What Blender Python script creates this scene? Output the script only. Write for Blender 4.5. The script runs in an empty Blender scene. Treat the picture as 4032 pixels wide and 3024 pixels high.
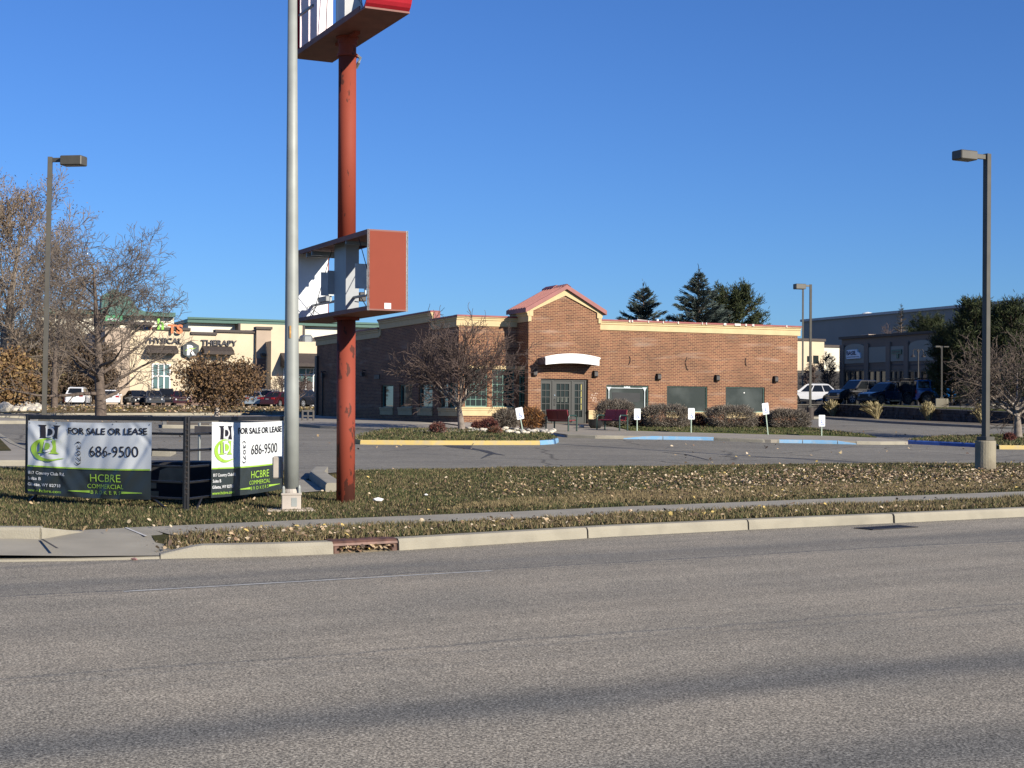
import bpy, bmesh, math, random
import numpy as np
from mathutils import Vector, Matrix
PI = math.pi
sc = bpy.context.scene
C = sc.collection

# ------------------------------------------------------------------ camera, sky, sun, exposure
FOC, PIT, ROL, CAMZ = 5780.0, 0.016747, 0.0072533, 1.85
_cr, _sr, _cp, _sp = math.cos(ROL), math.sin(ROL), math.cos(PIT), math.sin(PIT)
def cam2w(cx, cy, cz):                       # camera x right, y down, z forward -> world
    x = cx*_cr + cy*_sr; y2 = -cx*_sr + cy*_cr
    y = y2*_cp - cz*_sp; z = y2*_sp + cz*_cp
    return Vector((x, z, -y))
cam_d = bpy.data.cameras.new("camera"); cam = bpy.data.objects.new("camera", cam_d); C.objects.link(cam)
cam_d.sensor_width = 36.0; cam_d.lens = 36.0*FOC/4032.0; cam_d.clip_start = 0.2; cam_d.clip_end = 5000
r_, u_, b_ = cam2w(1,0,0), cam2w(0,-1,0), -cam2w(0,0,1)
cam.matrix_world = Matrix(((r_.x,u_.x,b_.x,0),(r_.y,u_.y,b_.y,0),(r_.z,u_.z,b_.z,CAMZ),(0,0,0,1)))
sc.camera = cam

SUN_EL = math.radians(23.5)
SUN_H = Vector((0.721, -0.693, 0)).normalized()          # horizontal direction towards the sun
wd = bpy.data.worlds.new("World"); sc.world = wd; wd.use_nodes = True
wn = wd.node_tree; bgn = wn.nodes['Background']
sky = wn.nodes.new('ShaderNodeTexSky'); sky.sky_type = 'NISHITA'; sky.sun_disc = False
sky.sun_elevation = SUN_EL; sky.sun_rotation = math.atan2(SUN_H.x, SUN_H.y)
sky.altitude = 1400; sky.air_density = 1.25; sky.dust_density = 0.2; sky.ozone_density = 2.2
tint = wn.nodes.new('ShaderNodeMix'); tint.data_type = 'RGBA'; tint.blend_type = 'MULTIPLY'; tint.inputs[0].default_value = 1.0
tint.inputs[7].default_value = (0.50, 0.885, 1.62, 1)
wn.links.new(sky.outputs[0], tint.inputs[6]); wn.links.new(tint.outputs[2], bgn.inputs[0]); bgn.inputs[1].default_value = 0.050
sl = bpy.data.lights.new("sun", 'SUN'); so = bpy.data.objects.new("sun", sl); C.objects.link(so)
sl.energy = 5.0; sl.angle = math.radians(0.53); sl.color = (1.0, 0.92, 0.79)
sd = Vector((SUN_H.x*math.cos(SUN_EL), SUN_H.y*math.cos(SUN_EL), math.sin(SUN_EL)))
so.rotation_euler = sd.to_track_quat('Z', 'Y').to_euler(); so.location = (20, -20, 30)
sc.view_settings.view_transform = 'Standard'; sc.view_settings.look = 'None'
sc.view_settings.exposure = 0.62; sc.view_settings.gamma = 1.0
sc.render.film_transparent = False
sc.cycles.max_bounces = 6; sc.cycles.diffuse_bounces = 1; sc.cycles.glossy_bounces = 3
sc.cycles.transmission_bounces = 4; sc.cycles.transparent_max_bounces = 6; sc.cycles.caustics_reflective = False
sc.cycles.caustics_refractive = False

# ------------------------------------------------------------------ geometry of the place
TX, TY = 0.75, 67.9                          # front-left corner of the entrance tower
YAW = math.radians(23.04); CU, SU = math.cos(YAW), math.sin(YAW)
def uv2xy(u, v): return (TX + CU*u - SU*v, TY + SU*u + CU*v)
def xy2uv(x, y): dx, dy = x-TX, y-TY; return (CU*dx + SU*dy, -SU*dx + CU*dy)
def sof(x, y): return -SU*x + CU*y
def tof(x, y): return -0.536*x + 0.844*y - 17.3
def gz(x, y):
    s = sof(x, y)
    if s < 35.4:
        t = max(tof(x, y), 0.0); d = max(35.4 - s, 0.0)
        return 0.16 + 0.19*(t/(t+d+1e-6))**1.6 - 0.125*math.exp(-((x+4.25)**2+(y-17.95)**2)/0.8)
    if s < 62.2: return 0.35 + 0.0261*(s-35.4)
    if s < 152: return 1.05 + 0.0105*(s-62.2)
    return 1.993
def zroad(x, y): return 0.0
def zterr(x, y): return min(2.3, 1.73 + 0.0184*(y-76.7))
def ray(px, py): return cam2w((px-2016)/FOC, (py-1512)/FOC, 1.0)
def atY(px, py, Y):
    d = ray(px, py); k = Y/d.y
    return Vector((d.x*k, Y, CAMZ + d.z*k))
def G(px, py, zf=gz, off=0.0):
    d = ray(px, py); a, b = 3.0, 400.0
    f = lambda Y: CAMZ + d.z/d.y*Y - zf(d.x/d.y*Y, Y) - off
    if f(b) > 0:
        b = 400.0
    n = 400; prev = a
    for i in range(1, n+1):
        Y = a*(b/a)**(i/n)
        if f(Y) <= 0:
            lo, hi = prev, Y
            for _ in range(40):
                m = (lo+hi)/2
                if f(m) > 0: lo = m
                else: hi = m
            Y = (lo+hi)/2
            return (d.x/d.y*Y, Y)
        prev = Y
    return (d.x/d.y*b, b)
def G0(px, py): return G(px, py, zroad)
def onV(px, py, v):                          # point of the plane v = const  -> (u, z)
    d = ray(px, py); den = -SU*d.x + CU*d.y
    k = (v + (-SU*TX + CU*TY)) / den
    return xy2uv(d.x*k, d.y*k)[0], CAMZ + d.z*k
def onU(px, py, u):                          # point of the plane u = const  -> (v, z)
    d = ray(px, py); den = CU*d.x + SU*d.y
    k = (u + (CU*TX + SU*TY)) / den
    return xy2uv(d.x*k, d.y*k)[1], CAMZ + d.z*k

# ------------------------------------------------------------------ materials
_mats = {}
def nd(nt, t, **kw):
    n = nt.nodes.new(t)
    for k, v in kw.items(): setattr(n, k, v)
    return n
def M(name, col, rough=0.7, metal=0.0, var=0.12, scale=4.0, bump=0.0, bscale=40.0, spec=0.5, col2=None, mix=0.5, detail=4.0, coord='Object', stretch=(1,1,1), coat=0.0, emit=None):
    if name in _mats: return _mats[name]
    col = tuple(c*0.88 for c in col); col2 = tuple(c*0.88 for c in col2) if col2 else None
    m = bpy.data.materials.new(name); m.use_nodes = True; nt = m.node_tree
    p = nt.nodes['Principled BSDF']
    p.inputs['Roughness'].default_value = rough; p.inputs['Metallic'].default_value = metal
    p.inputs['Specular IOR Level'].default_value = spec; p.inputs['Coat Weight'].default_value = coat
    tc = nd(nt, 'ShaderNodeTexCoord'); mp = nd(nt, 'ShaderNodeMapping'); mp.inputs['Scale'].default_value = stretch
    nt.links.new(tc.outputs[coord], mp.inputs[0])
    no = nd(nt, 'ShaderNodeTexNoise'); no.inputs['Scale'].default_value = scale; no.inputs['Detail'].default_value = detail
    nt.links.new(mp.outputs[0], no.inputs['Vector'])
    cr = nd(nt, 'ShaderNodeValToRGB'); e = cr.color_ramp.elements
    c2 = col2 if col2 else tuple(min(1, c*(1+var)) for c in col)
    c1 = tuple(c*(1-var) for c in col) if not col2 else col
    e[0].color = (*c1, 1); e[1].color = (*c2, 1)
    e[0].position = max(0, mix-0.16); e[1].position = min(1, mix+0.16)
    nt.links.new(no.outputs[0], cr.inputs[0]); nt.links.new(cr.outputs[0], p.inputs['Base Color'])
    if bump:
        n2 = nd(nt, 'ShaderNodeTexNoise'); n2.inputs['Scale'].default_value = bscale; n2.inputs['Detail'].default_value = 3
        nt.links.new(mp.outputs[0], n2.inputs['Vector'])
        bp = nd(nt, 'ShaderNodeBump'); bp.inputs['Strength'].default_value = bump; bp.inputs['Distance'].default_value = 0.02
        nt.links.new(n2.outputs[0], bp.inputs['Height']); nt.links.new(bp.outputs[0], p.inputs['Normal'])
    if emit:
        p.inputs['Emission Color'].default_value = (*emit, 1); p.inputs['Emission Strength'].default_value = 1
    _mats[name] = m
    return m
def brick_mat(name, b1, b2, mortar):
    b1, b2, mortar = [tuple(c*0.88 for c in q) for q in (b1, b2, mortar)]
    m = bpy.data.materials.new(name); m.use_nodes = True; nt = m.node_tree; p = nt.nodes['Principled BSDF']
    L = nt.links.new
    tc = nd(nt, 'ShaderNodeTexCoord'); sx = nd(nt, 'ShaderNodeSeparateXYZ'); L(tc.outputs['Object'], sx.inputs[0])
    ad = nd(nt, 'ShaderNodeMath', operation='ADD'); L(sx.outputs[0], ad.inputs[0]); L(sx.outputs[1], ad.inputs[1])
    cx = nd(nt, 'ShaderNodeCombineXYZ'); L(ad.outputs[0], cx.inputs[0]); L(sx.outputs[2], cx.inputs[1])
    br = nd(nt, 'ShaderNodeTexBrick'); br.offset = 0.5
    br.inputs['Color1'].default_value = (*b1, 1); br.inputs['Color2'].default_value = (*b2, 1); br.inputs['Mortar'].default_value = (*mortar, 1)
    br.inputs['Scale'].default_value = 1; br.inputs['Mortar Size'].default_value = 0.0085; br.inputs['Mortar Smooth'].default_value = 0.1
    br.inputs['Brick Width'].default_value = 0.235; br.inputs['Row Height'].default_value = 0.0785; br.inputs['Bias'].default_value = 0.0
    L(cx.outputs[0], br.inputs['Vector'])
    no = nd(nt, 'ShaderNodeTexNoise'); no.inputs['Scale'].default_value = 0.8; no.inputs['Detail'].default_value = 6; L(cx.outputs[0], no.inputs['Vector'])
    mr = nd(nt, 'ShaderNodeMapRange'); mr.inputs[1].default_value = 0.3; mr.inputs[2].default_value = 0.7; mr.inputs[3].default_value = 0.80; mr.inputs[4].default_value = 1.2
    L(no.outputs[0], mr.inputs[0])
    mx = nd(nt, 'ShaderNodeMix', data_type='RGBA', blend_type='MULTIPLY'); mx.inputs[0].default_value = 1
    mp = nd(nt, 'ShaderNodeMapping'); mp.inputs['Scale'].default_value = (0.35, 2.6, 1); L(cx.outputs[0], mp.inputs[0])
    n2 = nd(nt, 'ShaderNodeTexNoise'); n2.inputs['Scale'].default_value = 1.1; n2.inputs['Detail'].default_value = 7; L(mp.outputs[0], n2.inputs['Vector'])
    r2 = nd(nt, 'ShaderNodeMapRange'); r2.inputs[1].default_value = 0.56; r2.inputs[2].default_value = 0.78; r2.inputs[3].default_value = 0.0; r2.inputs[4].default_value = 0.45; L(n2.outputs[0], r2.inputs[0])
    m2 = nd(nt, 'ShaderNodeMix', data_type='RGBA'); L(r2.outputs[0], m2.inputs[0]); L(br.outputs[0], m2.inputs[6]); m2.inputs[7].default_value = (0.42, 0.33, 0.26, 1)
    L(m2.outputs[2], mx.inputs[6]); L(mr.outputs[0], mx.inputs[7]); L(mx.outputs[2], p.inputs['Base Color'])
    bp = nd(nt, 'ShaderNodeBump'); bp.inputs['Strength'].default_value = 0.4; bp.inputs['Distance'].default_value = 0.01; bp.invert = True
    L(br.outputs[1], bp.inputs['Height']); L(bp.outputs[0], p.inputs['Normal'])
    p.inputs['Roughness'].default_value = 0.85
    return m
def glass_mat(name, col, rough=0.05, metal=0.0, refl=0.5):
    if name in _mats: return _mats[name]
    m = bpy.data.materials.new(name); m.use_nodes = True; p = m.node_tree.nodes['Principled BSDF']
    p.inputs['Base Color'].default_value = (*col, 1); p.inputs['Roughness'].default_value = rough
    p.inputs['Specular IOR Level'].default_value = refl; p.inputs['Metallic'].default_value = metal
    _mats[name] = m
    return m

# ------------------------------------------------------------------ object helpers
def tag(o, label=None, cat=None, group=None, kind=None):
    if label: o['label'] = label
    if cat: o['category'] = cat
    if group: o['group'] = group
    if kind: o['kind'] = kind
    return o
def thing(name, label, cat, loc=(0,0,0), rz=0.0, group=None):
    o = bpy.data.objects.new(name, None); C.objects.link(o); o.location = loc; o.rotation_euler = (0,0,rz)
    o.empty_display_size = 0.3
    return tag(o, label, cat, group)
def link(name, me, mats, parent=None, smooth=False, label=None):
    if not isinstance(mats, (list, tuple)): mats = [mats]
    for m in mats: me.materials.append(m)
    if smooth:
        me.polygons.foreach_set('use_smooth', [True]*len(me.polygons))
    o = bpy.data.objects.new(name, me); C.objects.link(o)
    if parent: o.parent = parent
    if label: o['label'] = label
    return o
class MB:
    """collects simple solids in one mesh"""
    def __init__(s): s.v = []; s.f = []; s.mi = []; s.cur = 0
    def add(s, vs, fs):
        n = len(s.v); s.v += [tuple(v) for v in vs]; s.f += [tuple(i+n for i in f) for f in fs]; s.mi += [s.cur]*len(fs)
        return s
    def box(s, x0, y0, z0, x1, y1, z1, mtx=None):
        x0,x1 = min(x0,x1),max(x0,x1); y0,y1 = min(y0,y1),max(y0,y1); z0,z1 = min(z0,z1),max(z0,z1)
        vs = [Vector(v) for v in ((x0,y0,z0),(x1,y0,z0),(x1,y1,z0),(x0,y1,z0),(x0,y0,z1),(x1,y0,z1),(x1,y1,z1),(x0,y1,z1))]
        if mtx: vs = [mtx @ v for v in vs]
        return s.add(vs, [(0,3,2,1),(4,5,6,7),(0,1,5,4),(1,2,6,5),(2,3,7,6),(3,0,4,7)])
    def bbox(s, x0, y0, z0, x1, y1, z1, b=0.02, mtx=None):
        """box with chamfered edges"""
        bm = bmesh.new(); bmesh.ops.create_cube(bm, size=1)
        for v in bm.verts: v.co = Vector(((x0+x1)/2+v.co.x*abs(x1-x0), (y0+y1)/2+v.co.y*abs(y1-y0), (z0+z1)/2+v.co.z*abs(z1-z0)))
        bmesh.ops.bevel(bm, geom=bm.edges[:], offset=b, segments=1, affect='EDGES')
        if mtx: bm.transform(mtx)
        bm.verts.index_update()
        s.add([v.co[:] for v in bm.verts], [[v.index for v in f.verts] for f in bm.faces]); bm.free()
        return s
    def tube(s, pts, rad, n=8, cap=True):
        pts = [Vector(p) for p in pts]
        if not isinstance(rad, (list, tuple)): rad = [rad]*len(pts)
        rings = []; ref = None
        for i, p in enumerate(pts):
            d = (pts[min(i+1, len(pts)-1)] - pts[max(i-1, 0)]).normalized()
            if ref is None or abs(ref.dot(d)) > 0.99: ref = Vector((0,0,1)) if abs(d.z) < 0.9 else Vector((1,0,0))
            a = d.cross(ref).normalized(); b = d.cross(a).normalized(); ref = -b if False else ref
            rings.append([p + (a*math.cos(2*PI*k/n) + b*math.sin(2*PI*k/n))*rad[i] for k in range(n)])
        vs = [v for r in rings for v in r]; fs = []
        for i in range(len(pts)-1):
            for k in range(n):
                fs.append((i*n+k, i*n+(k+1)%n, (i+1)*n+(k+1)%n, (i+1)*n+k))
        if cap: fs += [tuple(range(n))[::-1], tuple((len(pts)-1)*n+k for k in range(n))]
        return s.add(vs, fs)
    def prism(s, poly, a, b, axis='y'):
        """2-D polygon extruded from a to b along an axis: y -> poly is (x,z); x -> (y,z); z -> (x,y)"""
        def P(p, t):
            return (p[0], t, p[1]) if axis == 'y' else (t, p[0], p[1]) if axis == 'x' else (p[0], p[1], t)
        n = len(poly); vs = [P(p, a) for p in poly] + [P(p, b) for p in poly]
        return s.add(vs, [tuple(range(n)), tuple(range(2*n-1, n-1, -1))] + [(i, i+n, (i+1)%n+n, (i+1)%n) for i in range(n)])
    def lathe(s, prof, n=16, c=(0,0)):
        vs = [(c[0]+r*math.cos(2*PI*k/n), c[1]+r*math.sin(2*PI*k/n), z) for r, z in prof for k in range(n)]
        fs = [(i*n+k, i*n+(k+1)%n, (i+1)*n+(k+1)%n, (i+1)*n+k) for i in range(len(prof)-1) for k in range(n)]
        fs += [tuple(range(n))[::-1], tuple((len(prof)-1)*n+k for k in range(n))]
        return s.add(vs, fs)
    def mesh(s, name='m', fix=True):
        me = bpy.data.meshes.new(name); me.from_pydata(s.v, [], s.f)
        me.polygons.foreach_set('material_index', s.mi)
        if fix:
            bm = bmesh.new(); bm.from_mesh(me); bmesh.ops.recalc_face_normals(bm, faces=bm.faces[:]); bm.to_mesh(me); bm.free()
        return me
    def build(s, name, mats, parent=None, smooth=False, label=None, fix=True):
        return link(name, s.mesh(name, fix), mats, parent, smooth, label)
def npmesh(name, verts, faces, mats, parent=None, midx=None, smooth=False):
    """verts (N,3), faces (M,k) arrays"""
    me = bpy.data.meshes.new(name); N, (Mf, k) = len(verts), faces.shape
    me.vertices.add(N); me.vertices.foreach_set('co', np.asarray(verts, dtype=np.float32).ravel())
    me.loops.add(Mf*k); me.loops.foreach_set('vertex_index', faces.astype(np.int32).ravel())
    me.polygons.add(Mf); me.polygons.foreach_set('loop_start', np.arange(0, Mf*k, k, dtype=np.int32))
    me.polygons.foreach_set('loop_total', np.full(Mf, k, dtype=np.int32))
    if midx is not None: me.polygons.foreach_set('material_index', midx.astype(np.int32))
    me.update(calc_edges=True)
    return link(name, me, mats, parent, smooth)
def copy_tree(o, parent=None):
    c = o.copy(); C.objects.link(c)
    if parent: c.parent = parent
    for ch in list(o.children): copy_tree(ch, c)
    return c
def cut_sheet(name, poly, zf, off, mat, step=2.0, kind='structure', skirt=0.0, label=None, cat=None):
    """flat polygon draped on the terrain"""
    bm = bmesh.new(); f = bm.faces.new([bm.verts.new((p[0], p[1], 0)) for p in poly])
    xs = [p[0] for p in poly]; ys = [p[1] for p in poly]
    for ax, lo, hi in ((0, min(xs), max(xs)), (1, min(ys), max(ys))):
        t = lo + step
        while t < hi:
            co = [0,0,0]; no = [0,0,0]; co[ax] = t; no[ax] = 1
            bmesh.ops.bisect_plane(bm, geom=bm.verts[:]+bm.edges[:]+bm.faces[:], plane_co=co, plane_no=no)
            t += step
    bmesh.ops.triangulate(bm, faces=bm.faces[:])
    if skirt:
        be = [e for e in bm.edges if len(e.link_faces) == 1]
        r = bmesh.ops.extrude_edge_only(bm, edges=be); low = {v for v in r['geom'] if isinstance(v, bmesh.types.BMVert)}
    else: low = set()
    for v in bm.verts: v.co.z = zf(v.co.x, v.co.y) + off - (skirt if v in low else 0)
    bmesh.ops.recalc_face_normals(bm, faces=bm.faces[:])
    if sum(f.normal.z*f.calc_area() for f in bm.faces) < 0: bmesh.ops.reverse_faces(bm, faces=bm.faces[:])
    me = bpy.data.meshes.new(name); bm.to_mesh(me); bm.free()
    o = link(name, me, mat); tag(o, label, cat, kind=kind)
    return o
def resample(pts, step):
    out = [Vector((*pts[0][:2],0))]
    for a, b in zip(pts, pts[1:]):
        a, b = Vector((*a[:2],0)), Vector((*b[:2],0)); n = max(1, int((b-a).length/step))
        out += [a + (b-a)*i/n for i in range(1, n+1)]
    return out
def curb(name, pts, zf, h, w, mat, side=1, base=-0.05, closed=False, step=1.0, parent=None, hf=None):
    """curb whose face runs along pts, its body on the +side (left of travel = +1)"""
    P = resample(pts, step); n = len(P); vs = []; fs = []
    prof = [(-0.03, base), (-0.018, 0.72), (0.005, 0.97), (0.04, 1.0), (w, 1.0), (w, base)]
    for i, p in enumerate(P):
        d = (P[min(i+1,n-1)] - P[max(i-1,0)]).normalized(); nn = Vector((-d.y, d.x, 0))*side
        z = zf(p.x, p.y); hh = h*(hf(i/(n-1)) if hf else 1)
        for a, q in prof:
            c = p + nn*a; vs.append((c.x, c.y, z + (q if q < 0 else q*hh)))
    k = len(prof)
    for i in range(n-1):
        for j in range(k-1):
            fs.append((i*k+j, (i+1)*k+j, (i+1)*k+j+1, i*k+j+1))
    fs += [tuple(range(k)), tuple((n-1)*k+j for j in range(k))[::-1]]
    m = MB(); m.add(vs, fs)
    return m.build(name, mat, parent)
_fc = {}
def text_mesh(txt, h=1.0, bold=0.0, ext=0.0, spacing=1.0):
    """outline text as a mesh: origin at its left baseline, capitals h high"""
    key = (txt, round(h,3), bold, ext, spacing)
    cu = bpy.data.curves.new('t', 'FONT'); cu.body = txt; cu.size = h/0.73; cu.offset = bold*h; cu.extrude = ext; cu.resolution_u = 3
    cu.space_character = spacing
    ob = bpy.data.objects.new('t', cu); C.objects.link(ob); bpy.context.view_layer.update()
    dg = bpy.context.evaluated_depsgraph_get(); me = bpy.data.meshes.new_from_object(ob.evaluated_get(dg))
    bpy.data.objects.remove(ob); bpy.data.curves.remove(cu)
    return me
def put_text(name, txt, mat, parent, loc, h, width=None, bold=0.0, ext=0.004, rot=(PI/2,0,0), center=False, spacing=1.0, label=None):
    me = text_mesh(txt, h, bold, ext, spacing)
    co = np.array([v.co[:] for v in me.vertices])
    if len(co):
        x0, x1 = co[:,0].min(), co[:,0].max()
        k = (width/(x1-x0)) if width else 1.0
        for v in me.vertices: v.co.x = (v.co.x - x0)*k - ((x1-x0)*k/2 if center else 0)
    me.transform(Matrix.Translation(loc) @ (Matrix.Rotation(rot[2],4,'Z') @ Matrix.Rotation(rot[1],4,'Y') @ Matrix.Rotation(rot[0],4,'X')))
    return link(name, me, mat, parent, label=label)
# ------------------------------------------------------------------ ground, road, kerbs
def asphalt(name, c1, c2, grain=70.0, streak=None, gmix=0.35, patch=0.5, coarse=0.35, fine=False):
    c1, c2 = [tuple(c*0.88 for c in q) for q in (c1, c2)]
    m = bpy.data.materials.new(name); m.use_nodes = True; nt = m.node_tree; p = nt.nodes['Principled BSDF']; L = nt.links.new
    tc = nd(nt, 'ShaderNodeTexCoord'); P = tc.outputs['Object']
    def noise(scale, detail=3, vec=P, rough=0.6):
        n = nd(nt, 'ShaderNodeTexNoise'); n.inputs['Scale'].default_value = scale; n.inputs['Detail'].default_value = detail
        n.inputs['Roughness'].default_value = rough; L(vec, n.inputs['Vector']); return n.outputs[0]
    def rng(s, a, b, c, d):
        r = nd(nt, 'ShaderNodeMapRange'); L(s, r.inputs[0])
        for i, v in enumerate((a, b, c, d)): r.inputs[i+1].default_value = v
        return r.outputs[0]
    def math_(op, a, b=None):
        n = nd(nt, 'ShaderNodeMath', operation=op)
        for i, v in enumerate((a, b)):
            if v is None: continue
            if isinstance(v, (int, float)): n.inputs[i].default_value = v
            else: L(v, n.inputs[i])
        return n.outputs[0]
    cr = nd(nt, 'ShaderNodeMix', data_type='RGBA'); L(rng(noise(patch, 5), 0.35, 0.65, 0, 1), cr.inputs[0])
    cr.inputs[6].default_value = (*c1, 1); cr.inputs[7].default_value = (*c2, 1)
    g = rng(noise(grain, 2, rough=0.8), 0.40, 0.60, 1-gmix, 1+gmix)
    vc = nd(nt, 'ShaderNodeTexVoronoi'); vc.inputs['Scale'].default_value = grain*1.5; L(P, vc.inputs['Vector'])
    sv = nd(nt, 'ShaderNodeSeparateColor'); L(vc.outputs['Color'], sv.inputs[0])
    g = math_('MULTIPLY', g, rng(sv.outputs[0], 0.0, 1.0, 1-gmix*0.75, 1+gmix*0.75))
    g2 = rng(noise(grain*0.22, 4), 0.3, 0.7, 1-coarse*0.5, 1+coarse*0.5)
    fac = math_('MULTIPLY', g, g2)
    rot = nd(nt, 'ShaderNodeVectorRotate', rotation_type='Z_AXIS'); L(P, rot.inputs['Vector'])
    rot.inputs['Angle'].default_value = -(math.atan2(0.536, 0.844) if streak else YAW)
    sx = nd(nt, 'ShaderNodeSeparateXYZ'); L(rot.outputs[0], sx.inputs[0])
    mp = nd(nt, 'ShaderNodeMapping'); L(rot.outputs[0], mp.inputs[0]); mp.inputs['Scale'].default_value = (0.16, 2.2, 1)
    st = rng(noise(1.0, 5, mp.outputs[0]), 0.3, 0.7, 0.87, 1.12); fac = math_('MULTIPLY', fac, st)
    band = None
    if streak:
        a, n_ = sx.outputs[0], sx.outputs[1]
        q = math_('ADD', n_, math_('MULTIPLY', math_('MULTIPLY', a, 0.012), math_('SUBTRACT', 17.3, n_)))
        q = math_('ADD', q, math_('MULTIPLY', math_('SUBTRACT', noise(0.35, 3), 0.5), 0.5))
        q = math_('ADD', q, math_('MULTIPLY', math_('SUBTRACT', noise(9.0, 4), 0.5), 0.22))
        for c, w, k in streak:
            d = math_('DIVIDE', math_('SUBTRACT', q, c), w); d = math_('MULTIPLY', d, d)
            ex = math_('MULTIPLY', math_('EXPONENT', math_('MULTIPLY', d, -1.0)), k)
            ex = math_('SUBTRACT', 1.0, ex); band = ex if band is None else math_('MULTIPLY', band, ex)
    else:                                       # cracks in the old car park
        vo = nd(nt, 'ShaderNodeTexVoronoi', feature='DISTANCE_TO_EDGE'); vo.inputs['Scale'].default_value = 0.16
        wv = nd(nt, 'ShaderNodeMix', data_type='RGBA', blend_type='ADD'); wv.inputs[0].default_value = 1.6
        nn = nd(nt, 'ShaderNodeTexNoise'); nn.inputs['Scale'].default_value = 0.5; nn.inputs['Detail'].default_value = 4; L(P, nn.inputs['Vector'])
        L(P, wv.inputs[6]); L(nn.outputs[1], wv.inputs[7]); L(wv.outputs[2], vo.inputs['Vector'])
        fac = math_('MULTIPLY', fac, rng(vo.outputs[0], 0.0, 0.012, 0.42, 1.0))
    mx = nd(nt, 'ShaderNodeMix', data_type='RGBA', blend_type='MULTIPLY'); mx.inputs[0].default_value = 1
    L(cr.outputs[2], mx.inputs[6]); L(fac, mx.inputs[7]); 
    if band is not None:
        m3 = nd(nt, 'ShaderNodeMix', data_type='RGBA'); L(band, m3.inputs[0]); L(mx.outputs[2], m3.inputs[7])
        m4 = nd(nt, 'ShaderNodeMix', data_type='RGBA', blend_type='MULTIPLY'); m4.inputs[0].default_value = 1; m4.inputs[6].default_value = (0.088, 0.092, 0.090, 1); L(fac, m4.inputs[7])
        L(m4.outputs[2], m3.inputs[6]); L(m3.outputs[2], p.inputs['Base Color'])
    else: L(mx.outputs[2], p.inputs['Base Color'])
    bp = nd(nt, 'ShaderNodeBump'); bp.inputs['Strength'].default_value = 0.35; bp.inputs['Distance'].default_value = 0.008
    L(noise(grain, 3, rough=0.75), bp.inputs['Height']); L(bp.outputs[0], p.inputs['Normal'])
    p.inputs['Roughness'].default_value = 0.92; p.inputs['Specular IOR Level'].default_value = 0.3
    return m
m_road = asphalt('road_asphalt', (0.268,0.240,0.188), (0.332,0.290,0.222), grain=55, gmix=0.6, patch=0.6,
                 streak=[(14.70,0.04,0.75),(14.52,0.03,0.35),(15.40,0.36,0.50),(14.9,0.22,0.35),(10.45,0.035,0.5),(10.2,0.03,0.3),(9.75,0.03,0.15),(8.38,0.36,0.64),(8.2,0.2,0.2),(6.35,0.55,0.60),(12.6,0.5,0.10),(17.2,0.12,0.35)])
m_lot = asphalt('lot_asphalt', (0.182,0.168,0.140), (0.234,0.215,0.176), grain=30, gmix=0.2, patch=0.25)
m_conc = M('concrete', (0.33,0.30,0.235), 0.9, var=0.12, scale=1.3, bump=0.3, bscale=60, detail=8)
m_curb = M('kerb_concrete', (0.335,0.305,0.235), 0.9, col2=(0.255,0.232,0.18), mix=0.60, scale=2.2, bump=0.4, bscale=50, detail=8)
m_walk = M('walkway_concrete', (0.31,0.275,0.22), 0.9, var=0.1, scale=0.9, bump=0.2, bscale=30, detail=8)
m_yel = M('yellow_kerb_paint', (0.50,0.37,0.12), 0.75, col2=(0.40,0.33,0.20), mix=0.62, scale=5, detail=8)
m_blu = M('blue_kerb_paint', (0.17,0.36,0.56), 0.7, col2=(0.30,0.38,0.46), mix=0.62, scale=5, detail=8)
m_blu_shaded = M('shaded_blue_kerb_paint', (0.04,0.10,0.34), 0.7, var=0.12, scale=6)  # darker copy of the blue paint, shade on the right island kerb put into colour
m_soil = M('dry_soil', (0.16,0.125,0.08), 0.95, var=0.3, scale=3, bump=0.6, bscale=25, detail=8)
m_tape = M('joint_dark', (0.05,0.045,0.04), 0.95)
def turf(name, g, d, sc1=0.5, mid=0.5):
    return M(name, g, 0.95, col2=d, mix=mid, scale=sc1, bump=0.9, bscale=30, detail=10, spec=0.1)
m_turf = turf('lawn_turf', (0.048,0.052,0.016), (0.095,0.074,0.031), 0.8)
m_turf2 = turf('bed_turf', (0.070,0.082,0.022), (0.12,0.10,0.045), 1.2)

# far ground, out to the horizon
bm = bmesh.new()
ys = sorted(set([-60,-30,-10,0,5,10,14,17,20] + list(range(22,62,2)) + list(range(62,160,6)) + [170,200,260,400,700,1200,2500]))
xs = sorted(set([-2500,-1200,-600,-300,-150,-100] + list(range(-80,81,4)) + [100,150,300,600,1200,2500]))
gr = [[bm.verts.new((x, y, -0.06 if tof(x,y) < 3.5 else gz(x,y)-0.07)) for x in xs] for y in ys]
for i in range(len(ys)-1):
    for j in range(len(xs)-1): bm.faces.new((gr[i][j], gr[i][j+1], gr[i+1][j+1], gr[i+1][j]))
me = bpy.data.meshes.new('ground'); bm.to_mesh(me); bm.free()
tag(link('ground', me, M('far_ground', (0.17,0.15,0.10), 0.95, var=0.25, scale=0.05, detail=8)), kind='structure')

CURB_PX = [(-900,2232),(-300,2216),(0,2212),(300,2208),(627,2200),(900,2194),(1100,2189),(1304,2181),(1566,2167),(2000,2139),(2400,2113),(2950,2085),(3521,2059),(4032,2034),(4600,2008)]
curb_line = [G0(*p) for p in CURB_PX]
# road surface: from the kerb towards and behind the camera
dirv = Vector((0.844, 0.536)); nrm = Vector((-0.536, 0.844))
a0, a1 = Vector(curb_line[0]), Vector(curb_line[-1])
far_l = a0 - dirv*90; far_r = a1 + dirv*120
road_poly = [tuple(far_l)] + [tuple(Vector(p)+nrm*0.10) for p in curb_line] + [tuple(far_r)] + [tuple(far_r - nrm*45), tuple(far_l - nrm*45)]
cut_sheet('road', road_poly, zroad, 0.0, m_road, step=40)
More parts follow.
